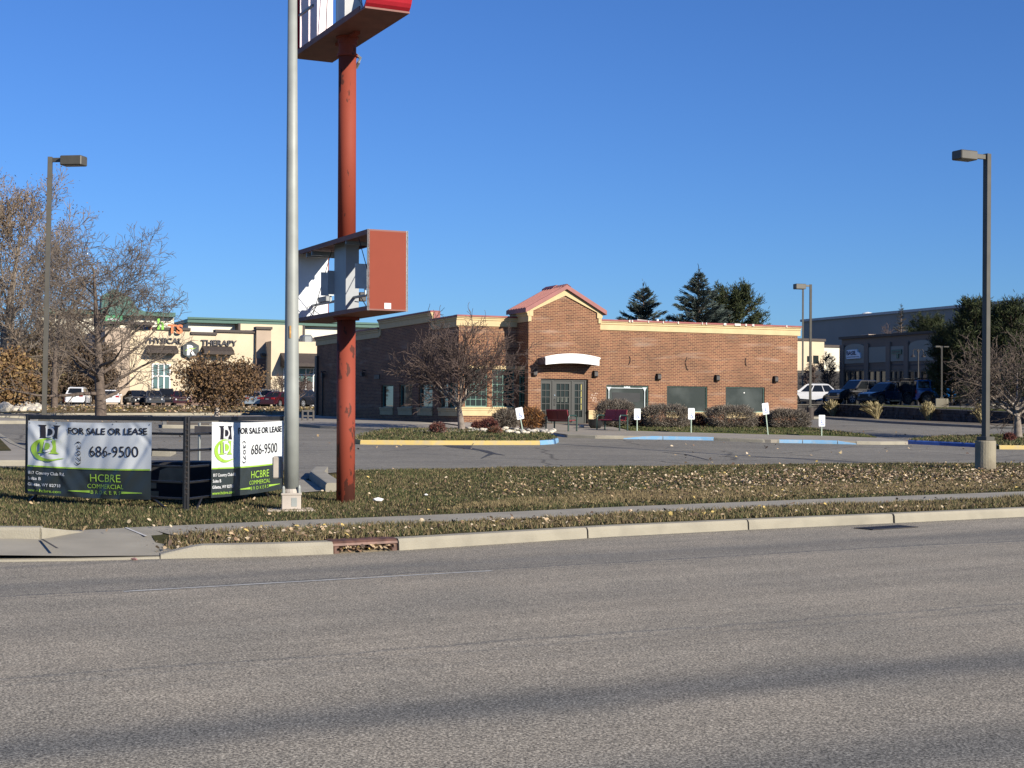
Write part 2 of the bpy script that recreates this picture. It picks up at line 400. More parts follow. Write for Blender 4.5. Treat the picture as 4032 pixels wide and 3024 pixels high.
# white lane line, faint
def qline(q, a, w):
    n = (q - 0.012*a*17.3)/(1-0.012*a); return dirv*a + nrm*(n+w)
m_line = M('worn_white_paint', (0.50,0.50,0.47), 0.85, col2=(0.31,0.30,0.28), mix=0.60, scale=9, detail=8)
pl = []
for a in np.linspace(4.6, 8.8, 18): pl.append(tuple(qline(14.58, a, -0.03)))
for a in np.linspace(8.8, 4.6, 18): pl.append(tuple(qline(14.58, a, 0.03)))
cut_sheet('lane_marking', pl, zroad, 0.004, m_line, step=50)
# second carriageway edge on the near side, behind the viewer
curb('near_kerb', [tuple(far_r - nrm*30), tuple(far_l - nrm*30)], zroad, 0.15, 0.2, m_curb, side=1, step=20)['kind'] = 'structure'

# ---- lawn outline (kerb -> car park edge)
lot_front = [(-700,1842),(0,1842),(150,1844),(600,1848),(1178,1852)]
lot_front_r = [(1393,1852),(2000,1841),(2400,1838),(3138,1827),(4032,1823),(4700,1820)]
LF = [G(*p) for p in lot_front]; LR = [G(*p) for p in lot_front_r]
back = [tuple(Vector(p)+nrm*0.19) for p in curb_line[4:]]
lawn = back + [G(4700,1820)] + [*reversed(LR[:-1])] + [G(1250,1870), G(1180,1900), G(1130,1880)] + [*reversed(LF)] + [G(-700,2085), G(-100,2088), G(0,2086), G(316,2088), G(570,2076), G(600,2112), G(620,2150)]
cut_sheet('lawn', lawn, gz, -0.005, m_turf, step=1.0, skirt=0.22)
# driveway apron at the far left, concrete, rising from the road
def zapron(x, y):
    t = max(0.0, tof(x, y) + 0.2); return min(0.02 + t*0.07, gz(x, y)+0.004)
ap = [tuple(Vector(p)) for p in curb_line[:5]] + [G0(760,2197), G(760,2150), G(640,2125), G(640,2074), G(570,2076), G(316,2090), G(0,2090), G(-900,2088)]
cut_sheet('driveway', ap, zapron, 0.004, m_conc, step=0.7)
# kerb pieces of the driveway's far side
for a, b in (((-900,2118),(156,2119)), ((160,2119),(330,2096))):
    pa, pb = G(*a), G(*b)
    o = curb('driveway_kerb', [pa, pb], gz, 0.14, 0.18, m_curb, side=1, hf=(lambda s: 1-0.93*s) if a[0] == 160 else None, base=-0.2); o['kind'] = 'structure'
# thin joints in the apron
for a, b in (((164,2124),(226,2161)), ((495,2081),(575,2112))):
    pa, pb = Vector(G(*a)), Vector(G(*b)); w = 0.018
    d = (pb-pa).normalized(); nn = Vector((-d.y, d.x))*w
    cut_sheet('paving_joint', [tuple(pa-nn), tuple(pb-nn), tuple(pb+nn), tuple(pa+nn)], lambda x, y: max(zapron(x,y), gz(x,y)-0.004), 0.011, m_tape if a[0] < 300 else M('joint_light', (0.6,0.58,0.54)), step=5)
# street kerb in cast lengths
def frac_pts(px0, px1):
    out = []
    for p, q in zip(CURB_PX, CURB_PX[1:]):
        for t in np.linspace(0, 1, 8, endpoint=False):
            x = p[0]+(q[0]-p[0])*t
            if px0 <= x <= px1: out.append((x, p[1]+(q[1]-p[1])*t))
    f = lambda x: np.interp(x, [c[0] for c in CURB_PX], [c[1] for c in CURB_PX])
    return [(px0, f(px0))] + out + [(px1, f(px1))]
for i, (p0, p1) in enumerate(((632,1309),(1568,2307),(2313,2940),(2946,3512),(3520,4600))):
    pts = [G0(*p) for p in frac_pts(p0, p1)]
    o = curb('kerb', pts, zroad, 0.155, 0.2, m_curb, side=1, step=0.4, hf=(lambda s: min(1, 0.35+s*3.5)) if i == 0 else None); o['kind'] = 'structure'
o = curb('kerb', [G0(*p) for p in frac_pts(-900, 628)], zroad, 0.03, 0.35, m_curb, side=1, step=0.4); o['kind'] = 'structure'
for px in (2310, 2943, 3516):
    p = Vector(G0(px, float(np.interp(px, [c[0] for c in CURB_PX], [c[1] for c in CURB_PX]))))
    mb = MB(); mb.box(-0.03, 0.012, -0.04, 0.03, 0.19, 0.149, Matrix.Translation((p.x, p.y, 0)) @ Matrix.Rotation(math.atan2(0.536,0.844), 4, 'Z'))
    mb.build('kerb_joint', m_tape)['kind'] = 'structure'
# pavement (sidewalk)
SW = [(560,2077),(900,2062),(1250,2047),(2000,2017),(2400,1998.5),(3200,1967),(4032,1936),(4700,1910)]
swf = [Vector(G(*p)) for p in SW]; swn = [p - nrm*1.25 for p in swf]
cut_sheet('sidewalk', [tuple(p) for p in swn] + [tuple(p) for p in reversed(swf)], gz, 0.008, m_conc, step=1.0)

# ---- car park asphalt
lot = [*LF] + [G(1130,1882), G(1185,1898), G(1245,1868)] + [*LR] + [uv2xy(110,-25), uv2xy(110, 60), uv2xy(60, 90), uv2xy(-70, 90), uv2xy(-70,-30)]
cut_sheet('parking_lot', lot, gz, 0.0, m_lot, step=2.5)
# kerb return and concrete pan by the red sign pole
pan = [G(1130,1905), G(1130,1946), G(1280,1934), G(1235,1900), G(1195,1890)]
cut_sheet('drainage_pan', pan, gz, 0.012, m_conc, step=1)
pts = [G(1286,1936), G(1250,1908), G(1222,1886), G(1240,1866)]
curb('kerb_return', pts, gz, 0.17, 0.3, m_conc, side=-1, step=0.3, base=-0.1)['kind'] = 'structure'
# left lot kerbs and islands
def island(name, px, h=0.14, top=m_turf2, curbmat=m_curb, w=0.16, front=None):
    P = [G(*p) for p in px]
    cut_sheet(name, P, gz, h-0.012, top, step=1.5, skirt=h)
    n = len(P)
    cl = P + [P[0]]
    a = sum(P[i][0]*P[(i+1)%n][1]-P[(i+1)%n][0]*P[i][1] for i in range(n))
    o = curb('kerb', cl, gz, h, w, curbmat, side=1 if a > 0 else -1, step=1.0); o['kind'] = 'structure'
island('lawn', [(-600,1836),(138,1834),(200,1838),(215,1826),(60,1762),(0,1722),(-600,1700)], top=m_walk)
cut_sheet('lawn', [G(-600,1800), G(45,1794), G(0,1745), G(-600,1700)], gz, 0.14, m_turf, step=1.5)
island('lawn', [(-500,1670),(140,1669),(150,1663),(10,1656),(-500,1655)], top=m_walk)
island('lawn', [(-500,1650),(205,1648),(218,1641),(120,1636),(-500,1634)], top=m_soil)
island('lawn', [(640,1686),(830,1688),(845,1680),(640,1672)], top=m_soil)
island('lawn', [(742,1658),(860,1660),(874,1653),(742,1649)], top=m_soil)
island('lawn', [(600,1795),(668,1797),(690,1786),(600,1783)], top=m_soil)
island('lawn', [(130,1652),(560,1652),(600,1645),(130,1643)], top=m_soil)
# far grass strip on the left, raised behind its kerb
curb('kerb', [G(-700,1642), G(180,1637.5), G(600,1636), G(1122,1634), G(1245,1634)], gz, 0.15, 0.2, m_curb, side=1, step=4)['kind'] = 'structure'
cut_sheet('lawn', [G(-700,1640), G(180,1635.5), G(600,1634), G(1122,1632), G(1250,1632), G(1250,1606), G(1122,1606), G(600,1605), G(150,1604), G(-700,1604)], gz, 0.14, turf('strip_turf', (0.085,0.082,0.028), (0.20,0.135,0.06), 0.35), step=5)
cut_sheet('rear_lot', [uv2xy(-130, 60), uv2xy(10,60), uv2xy(10,150), uv2xy(-130,150)], gz, -0.03, m_lot, step=10)
# main island with the yellow kerb
ISL = [(1392,1744),(1420,1750),(1700,1752),(2120,1752),(2184,1748),(2195,1738),(2150,1720),(2040,1706),(1850,1700),(1525,1700),(1400,1728)]
P = [G(*p) for p in ISL]
cut_sheet('lawn', P, gz, 0.13, m_turf2, step=1.0, skirt=0.13)
yel = [G(1392,1744), G(1420,1750), G(1700,1752), G(2125,1752)]
curb('yellow_kerb', yel, gz, 0.15, 0.16, m_yel, side=1, step=1)['kind'] = 'structure'
curb('blue_kerb', [G(2125,1752), G(2184,1748), G(2197,1741)], gz, 0.15, 0.16, m_blu, side=1, step=0.5)['kind'] = 'structure'
curb('kerb', [G(1392,1744), G(1400,1728), G(1525,1700)], gz, 0.14, 0.16, m_curb, side=-1, step=1)['kind'] = 'structure'
# crack in the asphalt in front of it
def ribbon(name, px, w, mat, off=0.006, zf=gz):
    P = [Vector(G(*p, zf)) for p in px]; L_, R_ = [], []
    for i, p in enumerate(P):
        d = (P[min(i+1,len(P)-1)]-P[max(i-1,0)]).normalized(); nn = Vector((-d.y, d.x))*(w[i] if isinstance(w,(list,tuple)) else w)
        L_.append(tuple(p+nn)); R_.append(tuple(p-nn))
    cut_sheet(name, L_ + R_[::-1], zf, off, mat, step=3)
m_tar = M('crack_tar', (0.045,0.045,0.048), 0.8, var=0.2)
ribbon('asphalt_crack', [(1802,1754),(1812,1762),(1860,1768),(1905,1775),(1940,1786),(1985,1793)], [0.5,0.35,0.16,0.14,0.12,0.05], m_tar)
ribbon('asphalt_crack', [(1935,1788),(1915,1796),(1895,1806)], [0.10,0.05,0.02], m_tar)
ribbon('asphalt_crack', [(2830,1798),(3100,1803),(3250,1810),(3420,1822)], [0.03,0.07,0.07,0.04], m_tar)
ribbon('asphalt_crack', [(3350,1696),(3400,1697),(3445,1695)], [0.05,0.14,0.04], m_tar)
ribbon('asphalt_crack', [(2610,1781),(2700,1789),(2790,1812)], [0.03,0.05,0.03], m_tar)
# front walkway and beds
WF = [(2094,1706),(2150,1712),(2230,1722),(2350,1727),(2472,1729),(2620,1731),(2800,1734),(2892,1738),(3035,1743.5),(3200,1746),(3371,1750),(3470,1751.5),(3575,1751)]
WB = [(3561,1746),(3452,1735),(3300,1729),(3200,1726),(2800,1716),(2482,1707)]
walk = [G(*p) for p in WF] + [G(*p) for p in WB] + [uv2xy(3.6,-0.1), uv2xy(-0.3,-0.1), G(2080,1690)]
cut_sheet('walkway', walk, gz, 0.12, m_walk, step=1.2, skirt=0.12)
def cseg(px, mat, name, hf=None):
    curb(name, [G(*p) for p in px], gz, 0.13, 0.15, mat, side=1, step=0.5, hf=hf)['kind'] = 'structure'
wy = lambda x: float(np.interp(x, [p[0] for p in WF], [p[1] for p in WF]))
def seg(x0, x1, n=5): return [(x, wy(x)) for x in np.linspace(x0, x1, n)]
cseg(seg(2094,2112,3), m_blu, 'blue_kerb'); cseg(seg(2150,2235), m_blu, 'blue_kerb', lambda s: 1-0.5*s)
cseg(seg(2235,2455), m_curb, 'kerb'); cseg(seg(2455,2608), m_blu, 'blue_kerb', lambda s: min(1, 0.3+1.2*s)); cseg(seg(2611,2810), m_blu, 'blue_kerb')
cseg(seg(2810,3068), m_curb, 'kerb'); cseg(seg(3068,3158), m_blu, 'blue_kerb'); cseg(seg(3161,3296), m_blu, 'blue_kerb'); cseg(seg(3299,3372), m_blu, 'blue_kerb', lambda s: 1-0.7*s)
cseg(seg(3372,3560), m_curb, 'kerb')
bed = [G(2482,1707), G(2800,1716), G(3200,1726), G(3300,1729), G(3452,1735), G(3400,1722), G(3300,1712), G(3200,1697), uv2xy(13.4,-0.2), uv2xy(13.2,0.25), uv2xy(3.7,0.25), uv2xy(3.7,-0.6)]
cut_sheet('lawn', bed, gz, 0.15, turf('bed_lawn', (0.060,0.085,0.018), (0.11,0.115,0.035), 1.5), step=1.0, skirt=0.1)
# side walk along the left flank of the building
cut_sheet('walkway', [uv2xy(-6.0,1.0), uv2xy(-3.5,-0.6), G(1990,1702), G(1850,1699), G(1525,1699), G(1260,1686), G(1200,1680), uv2xy(-14,14), uv2xy(-4.2,24), uv2xy(-4.0,1.3)], gz, 0.10, m_walk, step=1.5, skirt=0.1)
cut_sheet('gravel_bed', [G(1610,1712), G(1780,1716), G(2035,1714), G(2050,1706), G(2095,1704), G(2090,1690), uv2xy(-0.1,0.0), uv2xy(-4.0,1.3), G(1830,1690), G(1640,1702)], gz, 0.145, M('pink_gravel', (0.42,0.36,0.29), 0.95, var=0.45, scale=9, bump=1, bscale=12, detail=6), step=1.0)
# right island
RI = [(3575,1748),(3700,1754),(3852,1762),(3934,1769),(4060,1770),(4200,1770),(4200,1722),(3960,1723),(3852,1724),(3700,1731),(3605,1740)]
cut_sheet('lawn', [G(*p) for p in RI], gz, 0.13, m_turf2, step=1.0, skirt=0.13)
curb('blue_kerb', [G(*p) for p in RI[:3]] + [G(3925,1768)], gz, 0.15, 0.16, m_blu_shaded, side=1, step=1)['kind'] = 'structure'
curb('yellow_kerb', [G(*p) for p in RI[3:6]], gz, 0.15, 0.16, m_yel, side=1, step=1)['kind'] = 'structure'
cut_sheet('gravel_bed', [G(3950,1738), G(4100,1738), G(4100,1726), G(3960,1727)], gz, 0.145, M('pink_gravel', (0,0,0)), step=1)
# strip at the foot of the retaining wall
RK = [(3100,1648),(3249,1649.5),(3398,1660),(3500,1667),(3700,1677.5),(3877,1686),(4032,1692),(4300,1700)]
curb('kerb', [G(*p) for p in RK], gz, 0.14, 0.2, m_conc, side=1, step=2)['kind'] = 'structure'
rk = [Vector(G(*p)) for p in RK]
WL = [(p[0], p[1]-1.2 - 9*0) for p in RK]
wall_px = [(3100,1641),(3249,1643),(3400,1650),(3500,1655),(3700,1665),(3877,1673),(4032,1679),(4300,1687)]
wall_line = [Vector(G(*p)) for p in wall_px]
cut_sheet('gravel_strip', [tuple(p) for p in rk] + [tuple(p) for p in reversed(wall_line)], gz, 0.12, m_soil, step=2)
# retaining wall: rough dark blocks
m_block = M('dark_stone_block', (0.085,0.075,0.068), 0.95, var=0.45, scale=2.5, bump=1.0, bscale=6)
mb = MB(); mb.cur = 0; W = resample([tuple(p) for p in wall_line], 0.55); rnd = random.Random(5)
for i in range(len(W)-1):
    a, b = W[i], W[i+1]; d = (b-a).normalized(); nn = Vector((-d.y, d.x, 0)); zb = gz(a.x, a.y); zt = zterr(a.x, a.y)
    rows = max(2, round((zt-zb)/0.2))
    for r in range(rows):
        o_ = rnd.uniform(-0.04, 0.03); z0 = zb-0.05+(zt-zb+0.05)*r/rows; z1 = zb-0.05+(zt-zb+0.05)*(r+1)/rows-0.012
        ss = 0.5 if r % 2 else 0
        A = a + (b-a)*(ss if True else 0) + nn*o_; B = A + (b-a)*0.965
        vs = [A, B, B+nn*0.4, A+nn*0.4]
        mb.add([(v.x,v.y,z0) for v in vs]+[(v.x,v.y,z1) for v in vs], [(0,3,2,1),(4,5,6,7),(0,1,5,4),(1,2,6,5),(2,3,7,6),(3,0,4,7)])
wall = mb.build('retaining_wall', m_block); tag(wall, 'low dark stone block retaining wall below the raised car park', 'wall')
cap = MB()
for i in range(len(W)-1):
    a, b = W[i], W[i+1]; d = (b-a).normalized(); nn = Vector((-d.y, d.x, 0)); zt = zterr(a.x, a.y); zt2 = zterr(b.x, b.y)
    vs = [a-nn*0.05, b-nn*0.05, b+nn*0.38, a+nn*0.38]
    cap.add([(v.x,v.y,(zt if k in (0,3) else zt2)) for k, v in enumerate(vs)]+[(v.x,v.y,(zt if k in (0,3) else zt2)+0.04) for k, v in enumerate(vs)], [(0,3,2,1),(4,5,6,7),(0,1,5,4),(1,2,6,5),(2,3,7,6),(3,0,4,7)])
cap.build('capstone', M('capstone', (0.30,0.27,0.22), 0.9), wall)
# raised car park behind it
Wb = [Vector((p.x, p.y, 0)) for p in W]
tp = []
for i in (range(0, len(Wb), 4)): 
    d = (Wb[min(i+1,len(Wb)-1)]-Wb[max(i-1,0)]).normalized(); tp.append(tuple((Wb[i]+Vector((-d.y,d.x,0))*0.3)[:2]))
cut_sheet('raised_lawn', tp + [(tp[-1][0]+3.2, tp[-1][1]), (tp[0][0]+4, tp[0][1]+2)], zterr, 0.06, turf('raised_turf', (0.06,0.075,0.02), (0.14,0.13,0.05), 1), step=3)
plat = [(tp[0][0], tp[0][1])] + [(p[0]+2.6, p[1]) for p in tp[1:]] + [(140, 60), (140, 330), (15, 330), (15, 150)]
cut_sheet('raised_parking_lot', plat, zterr, 0.02, m_lot, step=6, skirt=1.5)
# ------------------------------------------------------------------ the brick restaurant building
m_brick = brick_mat('red_brick', (0.105,0.042,0.029), (0.205,0.082,0.048), (0.44,0.265,0.125))
m_cream = M('cream_trim', (0.60,0.46,0.25), 0.8, var=0.06, scale=3, detail=6)
m_red = M('red_metal_roof', (0.26,0.070,0.060), 0.5, var=0.1, scale=3, detail=6)
m_redc = M('red_metal_cap', (0.27,0.06,0.05), 0.5, var=0.15, scale=3, detail=6)
m_green = M('green_window_frame', (0.10,0.22,0.17), 0.45, var=0.1)
m_glass = glass_mat('dark_window_glass', (0.020,0.026,0.026), 0.08, refl=0.3)
m_gray = M('grey_door_frame', (0.021,0.023,0.020), 0.5, var=0.06, scale=6)
m_dark = M('dark_bronze_metal', (0.035,0.030,0.028), 0.5, var=0.15)
m_white = M('white_paint', (0.80,0.79,0.76), 0.6, var=0.03, scale=4)
m_roofs = M('flat_roof_membrane', (0.35,0.33,0.30), 0.9, var=0.15)
FB = 0.12
B = thing('restaurant_building', 'single-storey red brick building with cream cornice, gabled entrance tower and white arched canopy', 'building', (TX, TY, 0), YAW)
uR = onV(2363,1400,0)[0]; v1 = 1.37; vw = 0.18
uL = onV(1806,1400,v1)[0]; uE = onV(3140,1420,vw)[0]; vB = onU(1247,1450,uL)[0]
zE = onV(2082,1222,0)[1]; zP = onV(2226,1142,0)[1]
zBay = onV(1900,1247,v1)[1]; zWing = onV(2750,1275,vw)[1]
print('BUILD', uR, uL, uE, vB, zE, zP, zBay, zWing, 'floor', gz(TX,TY)+FB)
zg = lambda u, v: gz(*uv2xy(u, v))
def wall_grid(name, plane, a0, a1, z0, z1, holes, mat, depth=0.14, out=-1, top=None):
    """wall in plane ('v',value) or ('u',value) with rectangular openings and reveals; out = side that faces the viewer"""
    A = sorted({a0, a1, *[h[0] for h in holes], *[h[2] for h in holes]}); Z = sorted({z0, z1, *[h[1] for h in holes], *[h[3] for h in holes]})
    inh = lambda a, z: any(h[0] < a < h[2] and h[1] < z < h[3] for h in holes)
    P = (lambda a, w, z: (a, w, z)) if plane[0] == 'v' else (lambda a, w, z: (w, a, z))
    w = plane[1]; mb = MB()
    for i in range(len(A)-1):
        for j in range(len(Z)-1):
            if not inh((A[i]+A[i+1])/2, (Z[j]+Z[j+1])/2):
                mb.add([P(A[i],w,Z[j]), P(A[i+1],w,Z[j]), P(A[i+1],w,Z[j+1]), P(A[i],w,Z[j+1])], [(0,1,2,3)])
    wi = w - out*depth
    for h in holes:
        x0, y0, x1, y1 = h; q = [(x0,y0),(x1,y0),(x1,y1),(x0,y1)]
        for k in range(4):
            (a, b), (c, d) = q[k], q[(k+1)%4]
            mb.add([P(a,w,b), P(c,w,d), P(c,wi,d), P(a,wi,b)], [(0,1,2,3)])
    return mb
def rectV(px0, py0, px1, py1, v):
    xm, ym = (px0+px1)/2, (py0+py1)/2
    return (onV(px0, ym, v)[0], onV(xm, py1, v)[1], onV(px1, ym, v)[0], onV(xm, py0, v)[1])
def rectU(px0, py0, px1, py1, u):      # returned as v0<v1
    xm, ym = (px0+px1)/2, (py0+py1)/2
    a, b = onU(px0, ym, u)[0], onU(px1, ym, u)[0]
    return (min(a,b), onU(xm, py1, u)[1], max(a,b), onU(xm, py0, u)[1])
def cornice(name, plane, a0, a1, zt, out=-1, h=0.40, cap=True, parent=B, e0=0.0, e1=0.0):
    """cream moulded band along a wall top: fascia, ogee steps, red cap"""
    w = plane[1]
    pr = [(0.0,-h-0.0),(0.05,-h),(0.05,-h*0.42),(0.09,-h*0.38),(0.09,-h*0.22),(0.14,-h*0.16),(0.14,-0.03),(0.0,-0.03)]
    mb = MB(); vs = []
    for a in (a0-e0, a1+e1):
        for d, z in pr: vs.append((a, w+out*d, zt+z) if plane[0] == 'v' else (w+out*d, a, zt+z))
    n = len(pr); mb.add(vs, [tuple(range(n)), tuple(range(2*n-1,n-1,-1))]+[(i,(i+1)%n,(i+1)%n+n,i+n) for i in range(n)])
    o = mb.build(name, m_cream, parent)
    if cap:
        c = MB()
        q = (w+out*0.17, w-out*0.32)
        if plane[0] == 'v': c.bbox(a0-e0-0.02, min(q), zt-0.028, a1+e1+0.02, max(q), zt+0.055, 0.012)
        else: c.bbox(min(q), a0-e0-0.02, zt-0.028, max(q), a1+e1+0.02, zt+0.055, 0.012)
        c.build('parapet_cap', m_redc, parent)
    return o
zf = zg(1.5, 0) + FB
door = rectV(2129.5,1492,2315,1677,0.0); door = (door[0], zf, door[2], door[3])
# tower front with gable
mb = wall_grid('w', ('v',0.0), 0, uR, zf-0.6, zE-0.02, [door], m_brick, 0.22)
mb.add([(0,0,zE-0.02),(uR,0,zE-0.02),(uR/2,0,zP)], [(0,1,2)])
vT = onU(2004,1224,-0.18)[0]
for u in (0.0, uR):
    pass
sw = rectU(2041,1455,2066,1612,0.0)
mb2 = wall_grid('w', ('u',0.0), 0.0, vT, zf-0.6, zE, [sw] if sw[2] < v1 else [], m_brick, 0.14)
mb.add(mb2.v, mb2.f)
mb.add([(uR,0,zf-0.6),(uR,vT,zf-0.6),(uR,vT,zE),(uR,0,zE)], [(0,1,2,3)])
mb.add([(0,vT,zBay-0.5),(uR,vT,zBay-0.5),(uR,vT,zE),(uR/2,vT,zP),(0,vT,zE)], [(0,1,2,3,4)])
mb.build('tower_wall', m_brick, B, fix=False)
# bay front
bw = [rectV(1832,1453,1919,1602,v1), rectV(1938,1453,2030,1602,v1)]
zs = bw[0][1]; bw = [(b[0], zs, min(b[2], -0.12), bw[0][3]) for b in bw]
mb = wall_grid('w', ('v',v1), uL, 0, zf-0.7, zBay-0.04, bw, m_brick, 0.15); mb.build('bay_wall', m_brick, B, fix=False)
# right wing
ww = [rectV(2387,1517,2553.5,1624,vw), rectV(2626,1521,2785,1622,vw), rectV(2857.5,1527,3011,1624,vw)]
zs2, zt2 = ww[1][1], ww[1][3]
ww = [(w[0], zs2, w[2], zt2) for w in ww]
mb = wall_grid('w', ('v',vw), uR, uE, zf-0.9, zWing-0.04, ww, m_brick, 0.16); mb.build('wing_wall', m_brick, B, fix=False)
# left flank
zA = onU(1770,1250.5,uL)[1]; zBk = onU(1600,1245,uL)[1]; zCk = onU(1370,1312.5,uL)[1]
va = onU(1706,1262,uL)[0]; vb = onU(1496,1290,uL)[0]
fw = [rectU(1501,1514,1548,1604,uL), rectU(1572,1514,1623,1604,uL), rectU(1648,1512,1703,1606,uL), rectU(1731,1510,1764,1608,uL), rectU(1767,1510,1802,1608,uL)]
fz0, fz1 = fw[1][1], fw[1][3]; fw = [(f[0], fz0, f[2], fz1) for f in fw]; fw[4] = (fw[4][0]+0.04, fz0, fw[4][2], fz1)
mb = wall_grid('w', ('u',uL), v1, va, zf-1.2, zA-0.04, [f for f in fw if f[2] < va], m_brick, 0.16)
m2 = wall_grid('w', ('u',uL), va, vb, zf-1.2, zBk-0.04, [f for f in fw if f[0] > va and f[2] < vb], m_brick, 0.16); mb.add(m2.v, m2.f)
m3 = wall_grid('w', ('u',uL), vb, vB, zf-1.2, zCk-0.04, [], m_brick, 0.16); mb.add(m3.v, m3.f)
print('FLANK', va, vb, vB, zA, zBk, zCk, [tuple(round(x,2) for x in f) for f in fw], 'ww', ww)
mb.build('flank_wall', m_brick, B, fix=False)
# rear and right walls, roofs
mb = MB(); mb.box(uL+0.02, vB-0.3, zf-1.2, uE, vB, zCk-0.05); mb.box(uE-0.3, vw+0.02, zf-1.2, uE, vB-0.3, zWing-0.05); mb.build('rear_wall', m_brick, B)
mb = MB(); mb.box(uL+0.05, vb, zCk-0.9, uE-0.35, vB-0.35, zCk-0.8); mb.box(uL+0.05, v1+0.2, zBay-0.75, -0.05, vb, zBay-0.65); mb.box(uR+0.05, vw+0.2, zWing-0.75, uE-0.3, vb, zWing-0.65); mb.box(-0.05, vT, zWing-0.76, uR+0.05, vb, zWing-0.66)
mb.build('flat_roof', m_roofs, B)
# cornices
cornice('cornice', ('v',v1), uL, -0.01, zBay, e0=0.14, h=0.44)
cornice('cornice', ('v',vw), uR+0.03, uE, zWing, e1=0.14, h=0.44)
cornice('cornice', ('u',uL), v1, va, zA, e0=0.0, h=0.48)
cornice('cornice', ('u',uL), va, vb, zBk, h=0.48)
cornice('cornice', ('u',uL), vb, vB, zCk, h=0.48, e1=0.1)
for q_ in ((va, va+0.22, zA), (vb-0.22, vb, zCk)):
    mb = MB(); mb.box(uL-0.05, q_[0], q_[2]-0.4, uL-0.003, q_[1], zBk-0.49); mb.build('cornice_return', m_cream, B)
mb = MB(); mb.bbox(uL+0.02, va-0.02, zA-0.3, uL+0.36, va+0.06, zBk+0.03, 0.01); mb.box(uL+0.3, va+0.06, zCk-0.8, uL+0.33, vb, zBk-0.06); mb.build('parapet_end', m_red, B)
mb = MB(); mb.box(uL+0.001, vb-0.3, zCk-0.6, uL+0.3, vb-0.01, zBk-0.06); mb.build('parapet_end', m_brick, B)
# tower cornice on its flanks and gable trims
def side_trim(u, out):
    pr = [(0.0,-0.52),(0.04,-0.52),(0.04,-0.26),(0.09,-0.22),(0.09,-0.13),(0.15,-0.08),(0.15,-0.0),(0,0)]
    vs = []
    for v in (-0.06, vT+0.1):
        for d, z in pr: vs.append((u+out*d, v, zE+z))
    n = len(pr); return vs, [tuple(range(n)), tuple(range(2*n-1,n-1,-1))]+[(i,(i+1)%n,(i+1)%n+n,i+n) for i in range(n)]
for u, o_ in ((0,-1),(uR,1)): mb = MB(); mb.add(*side_trim(u, o_)); mb.build('cornice', m_cream, B)
for u0, u1 in ((0.002,0.20),(uR-0.20,uR-0.002)):
    mb = MB(); mb.box(u0, -0.07, zE-0.26, u1, -0.003, zE-0.0); mb.box(u0 if u0 < 1 else u0+0.08, -0.055, zE-0.50, u1-0.08 if u0 < 1 else u1, -0.003, zE-0.262)
    mb.build('corner_block', m_cream, B)
sl_ = math.atan2(zP-zE, uR/2); tw = 0.17/math.cos(sl_)
mb = MB()
for s in (-1, 1):
    c = uR/2; x0 = c + s*(uR/2+0.0); 
    poly = [(c, zP+0.03), (x0, zE+0.03), (x0 - s*0.0, zE-0.0), (x0 - s*0.20, zE-0.0), (c, zP-tw-0.07)]
    mb.prism(poly, -0.075, -0.004)
mb.build('gable_trim', m_cream, B)
mb = MB(); OV = 0.24
for s in (-1, 1):
    c = uR/2; x0 = c + s*(uR/2+OV); z0 = zE+0.03 - OV*math.tan(sl_)
    mb.prism([(c, zP+0.035), (x0, z0), (x0, z0+0.20), (c, zP+0.235)] if s > 0 else [(c, zP+0.235), (x0, z0+0.20), (x0, z0), (c, zP+0.035)], -0.22, vT+0.2)
    for k in range(7):                       # standing seams
        v = -0.1 + (vT+0.25)*k/7
        mb.prism([(c, zP+0.235), (x0, z0+0.20), (x0, z0+0.245), (c, zP+0.28)], v, v+0.035)
tr = mb.build('gable_roof', m_red, B)
mb = MB(); mb.prism([(uR/2-0.22, zP+0.10), (uR/2, zP+0.245), (uR/2+0.22, zP+0.10), (uR/2+0.2, zP+0.19), (uR/2, zP+0.31), (uR/2-0.2, zP+0.19)], 0.9, vT+0.26); mb.build('ridge_vent', m_redc, tr)
mb = MB(); mb.prism([(uR/2-0.2, zP+0.14), (uR/2, zP+0.26), (uR/2+0.2, zP+0.14), (uR/2+0.18, zP+0.165), (uR/2, zP+0.275), (uR/2-0.18, zP+0.165)], -0.235, 0.89); mb.build('ridge_cap', m_red, tr)
# wainscot bands
def band(u0, u1, v, z1, h=0.42, plane='v'):
    mb = MB()
    if plane == 'v':
        mb.bbox(u0, v-0.05, z1-h, u1, v-0.003, z1-0.17, 0.008); mb.bbox(u0-0.01, v-0.075, z1-0.17, u1+0.01, v-0.003, z1-0.075, 0.008); mb.bbox(u0-0.02, v-0.105, z1-0.075, u1+0.02, v-0.003, z1, 0.01)
    else:
        mb.bbox(v-0.05, u0, z1-h, v-0.003, u1, z1-0.17, 0.008); mb.bbox(v-0.075, u0-0.01, z1-0.17, v-0.003, u1+0.01, z1-0.075, 0.008); mb.bbox(v-0.105, u0-0.02, z1-0.075, v-0.003, u1+0.02, z1, 0.01)
    return mb.build('sill_band', m_cream, B)
band(uL+0.01, -0.12, v1, zs)
zb_ = onV(2340,1615.5,0)[1]
band(0.0, door[0]-0.02, 0, zb_); band(door[2]+0.02, uR, 0, zb_)
for w in ww: band(w[0]-0.05, w[2]+0.05, vw, zs2, h=0.3)
for f in fw[:3]: band(f[0]-0.05, f[2]+0.05, uL, fz0, plane='u', h=0.40)
band(fw[4][0]-0.03, fw[3][2]+0.05, uL, fz0, plane='u', h=0.40)
mb = MB()
for b in bw: mb.bbox(b[0]-0.02, v1-0.04, b[3]+0.004, b[2]+0.02, v1-0.003, b[3]+0.17, 0.01)
mb.bbox(-0.04, sw[0]-0.02, sw[3]+0.004, -0.003, sw[2]+0.02, sw[3]+0.17, 0.01)
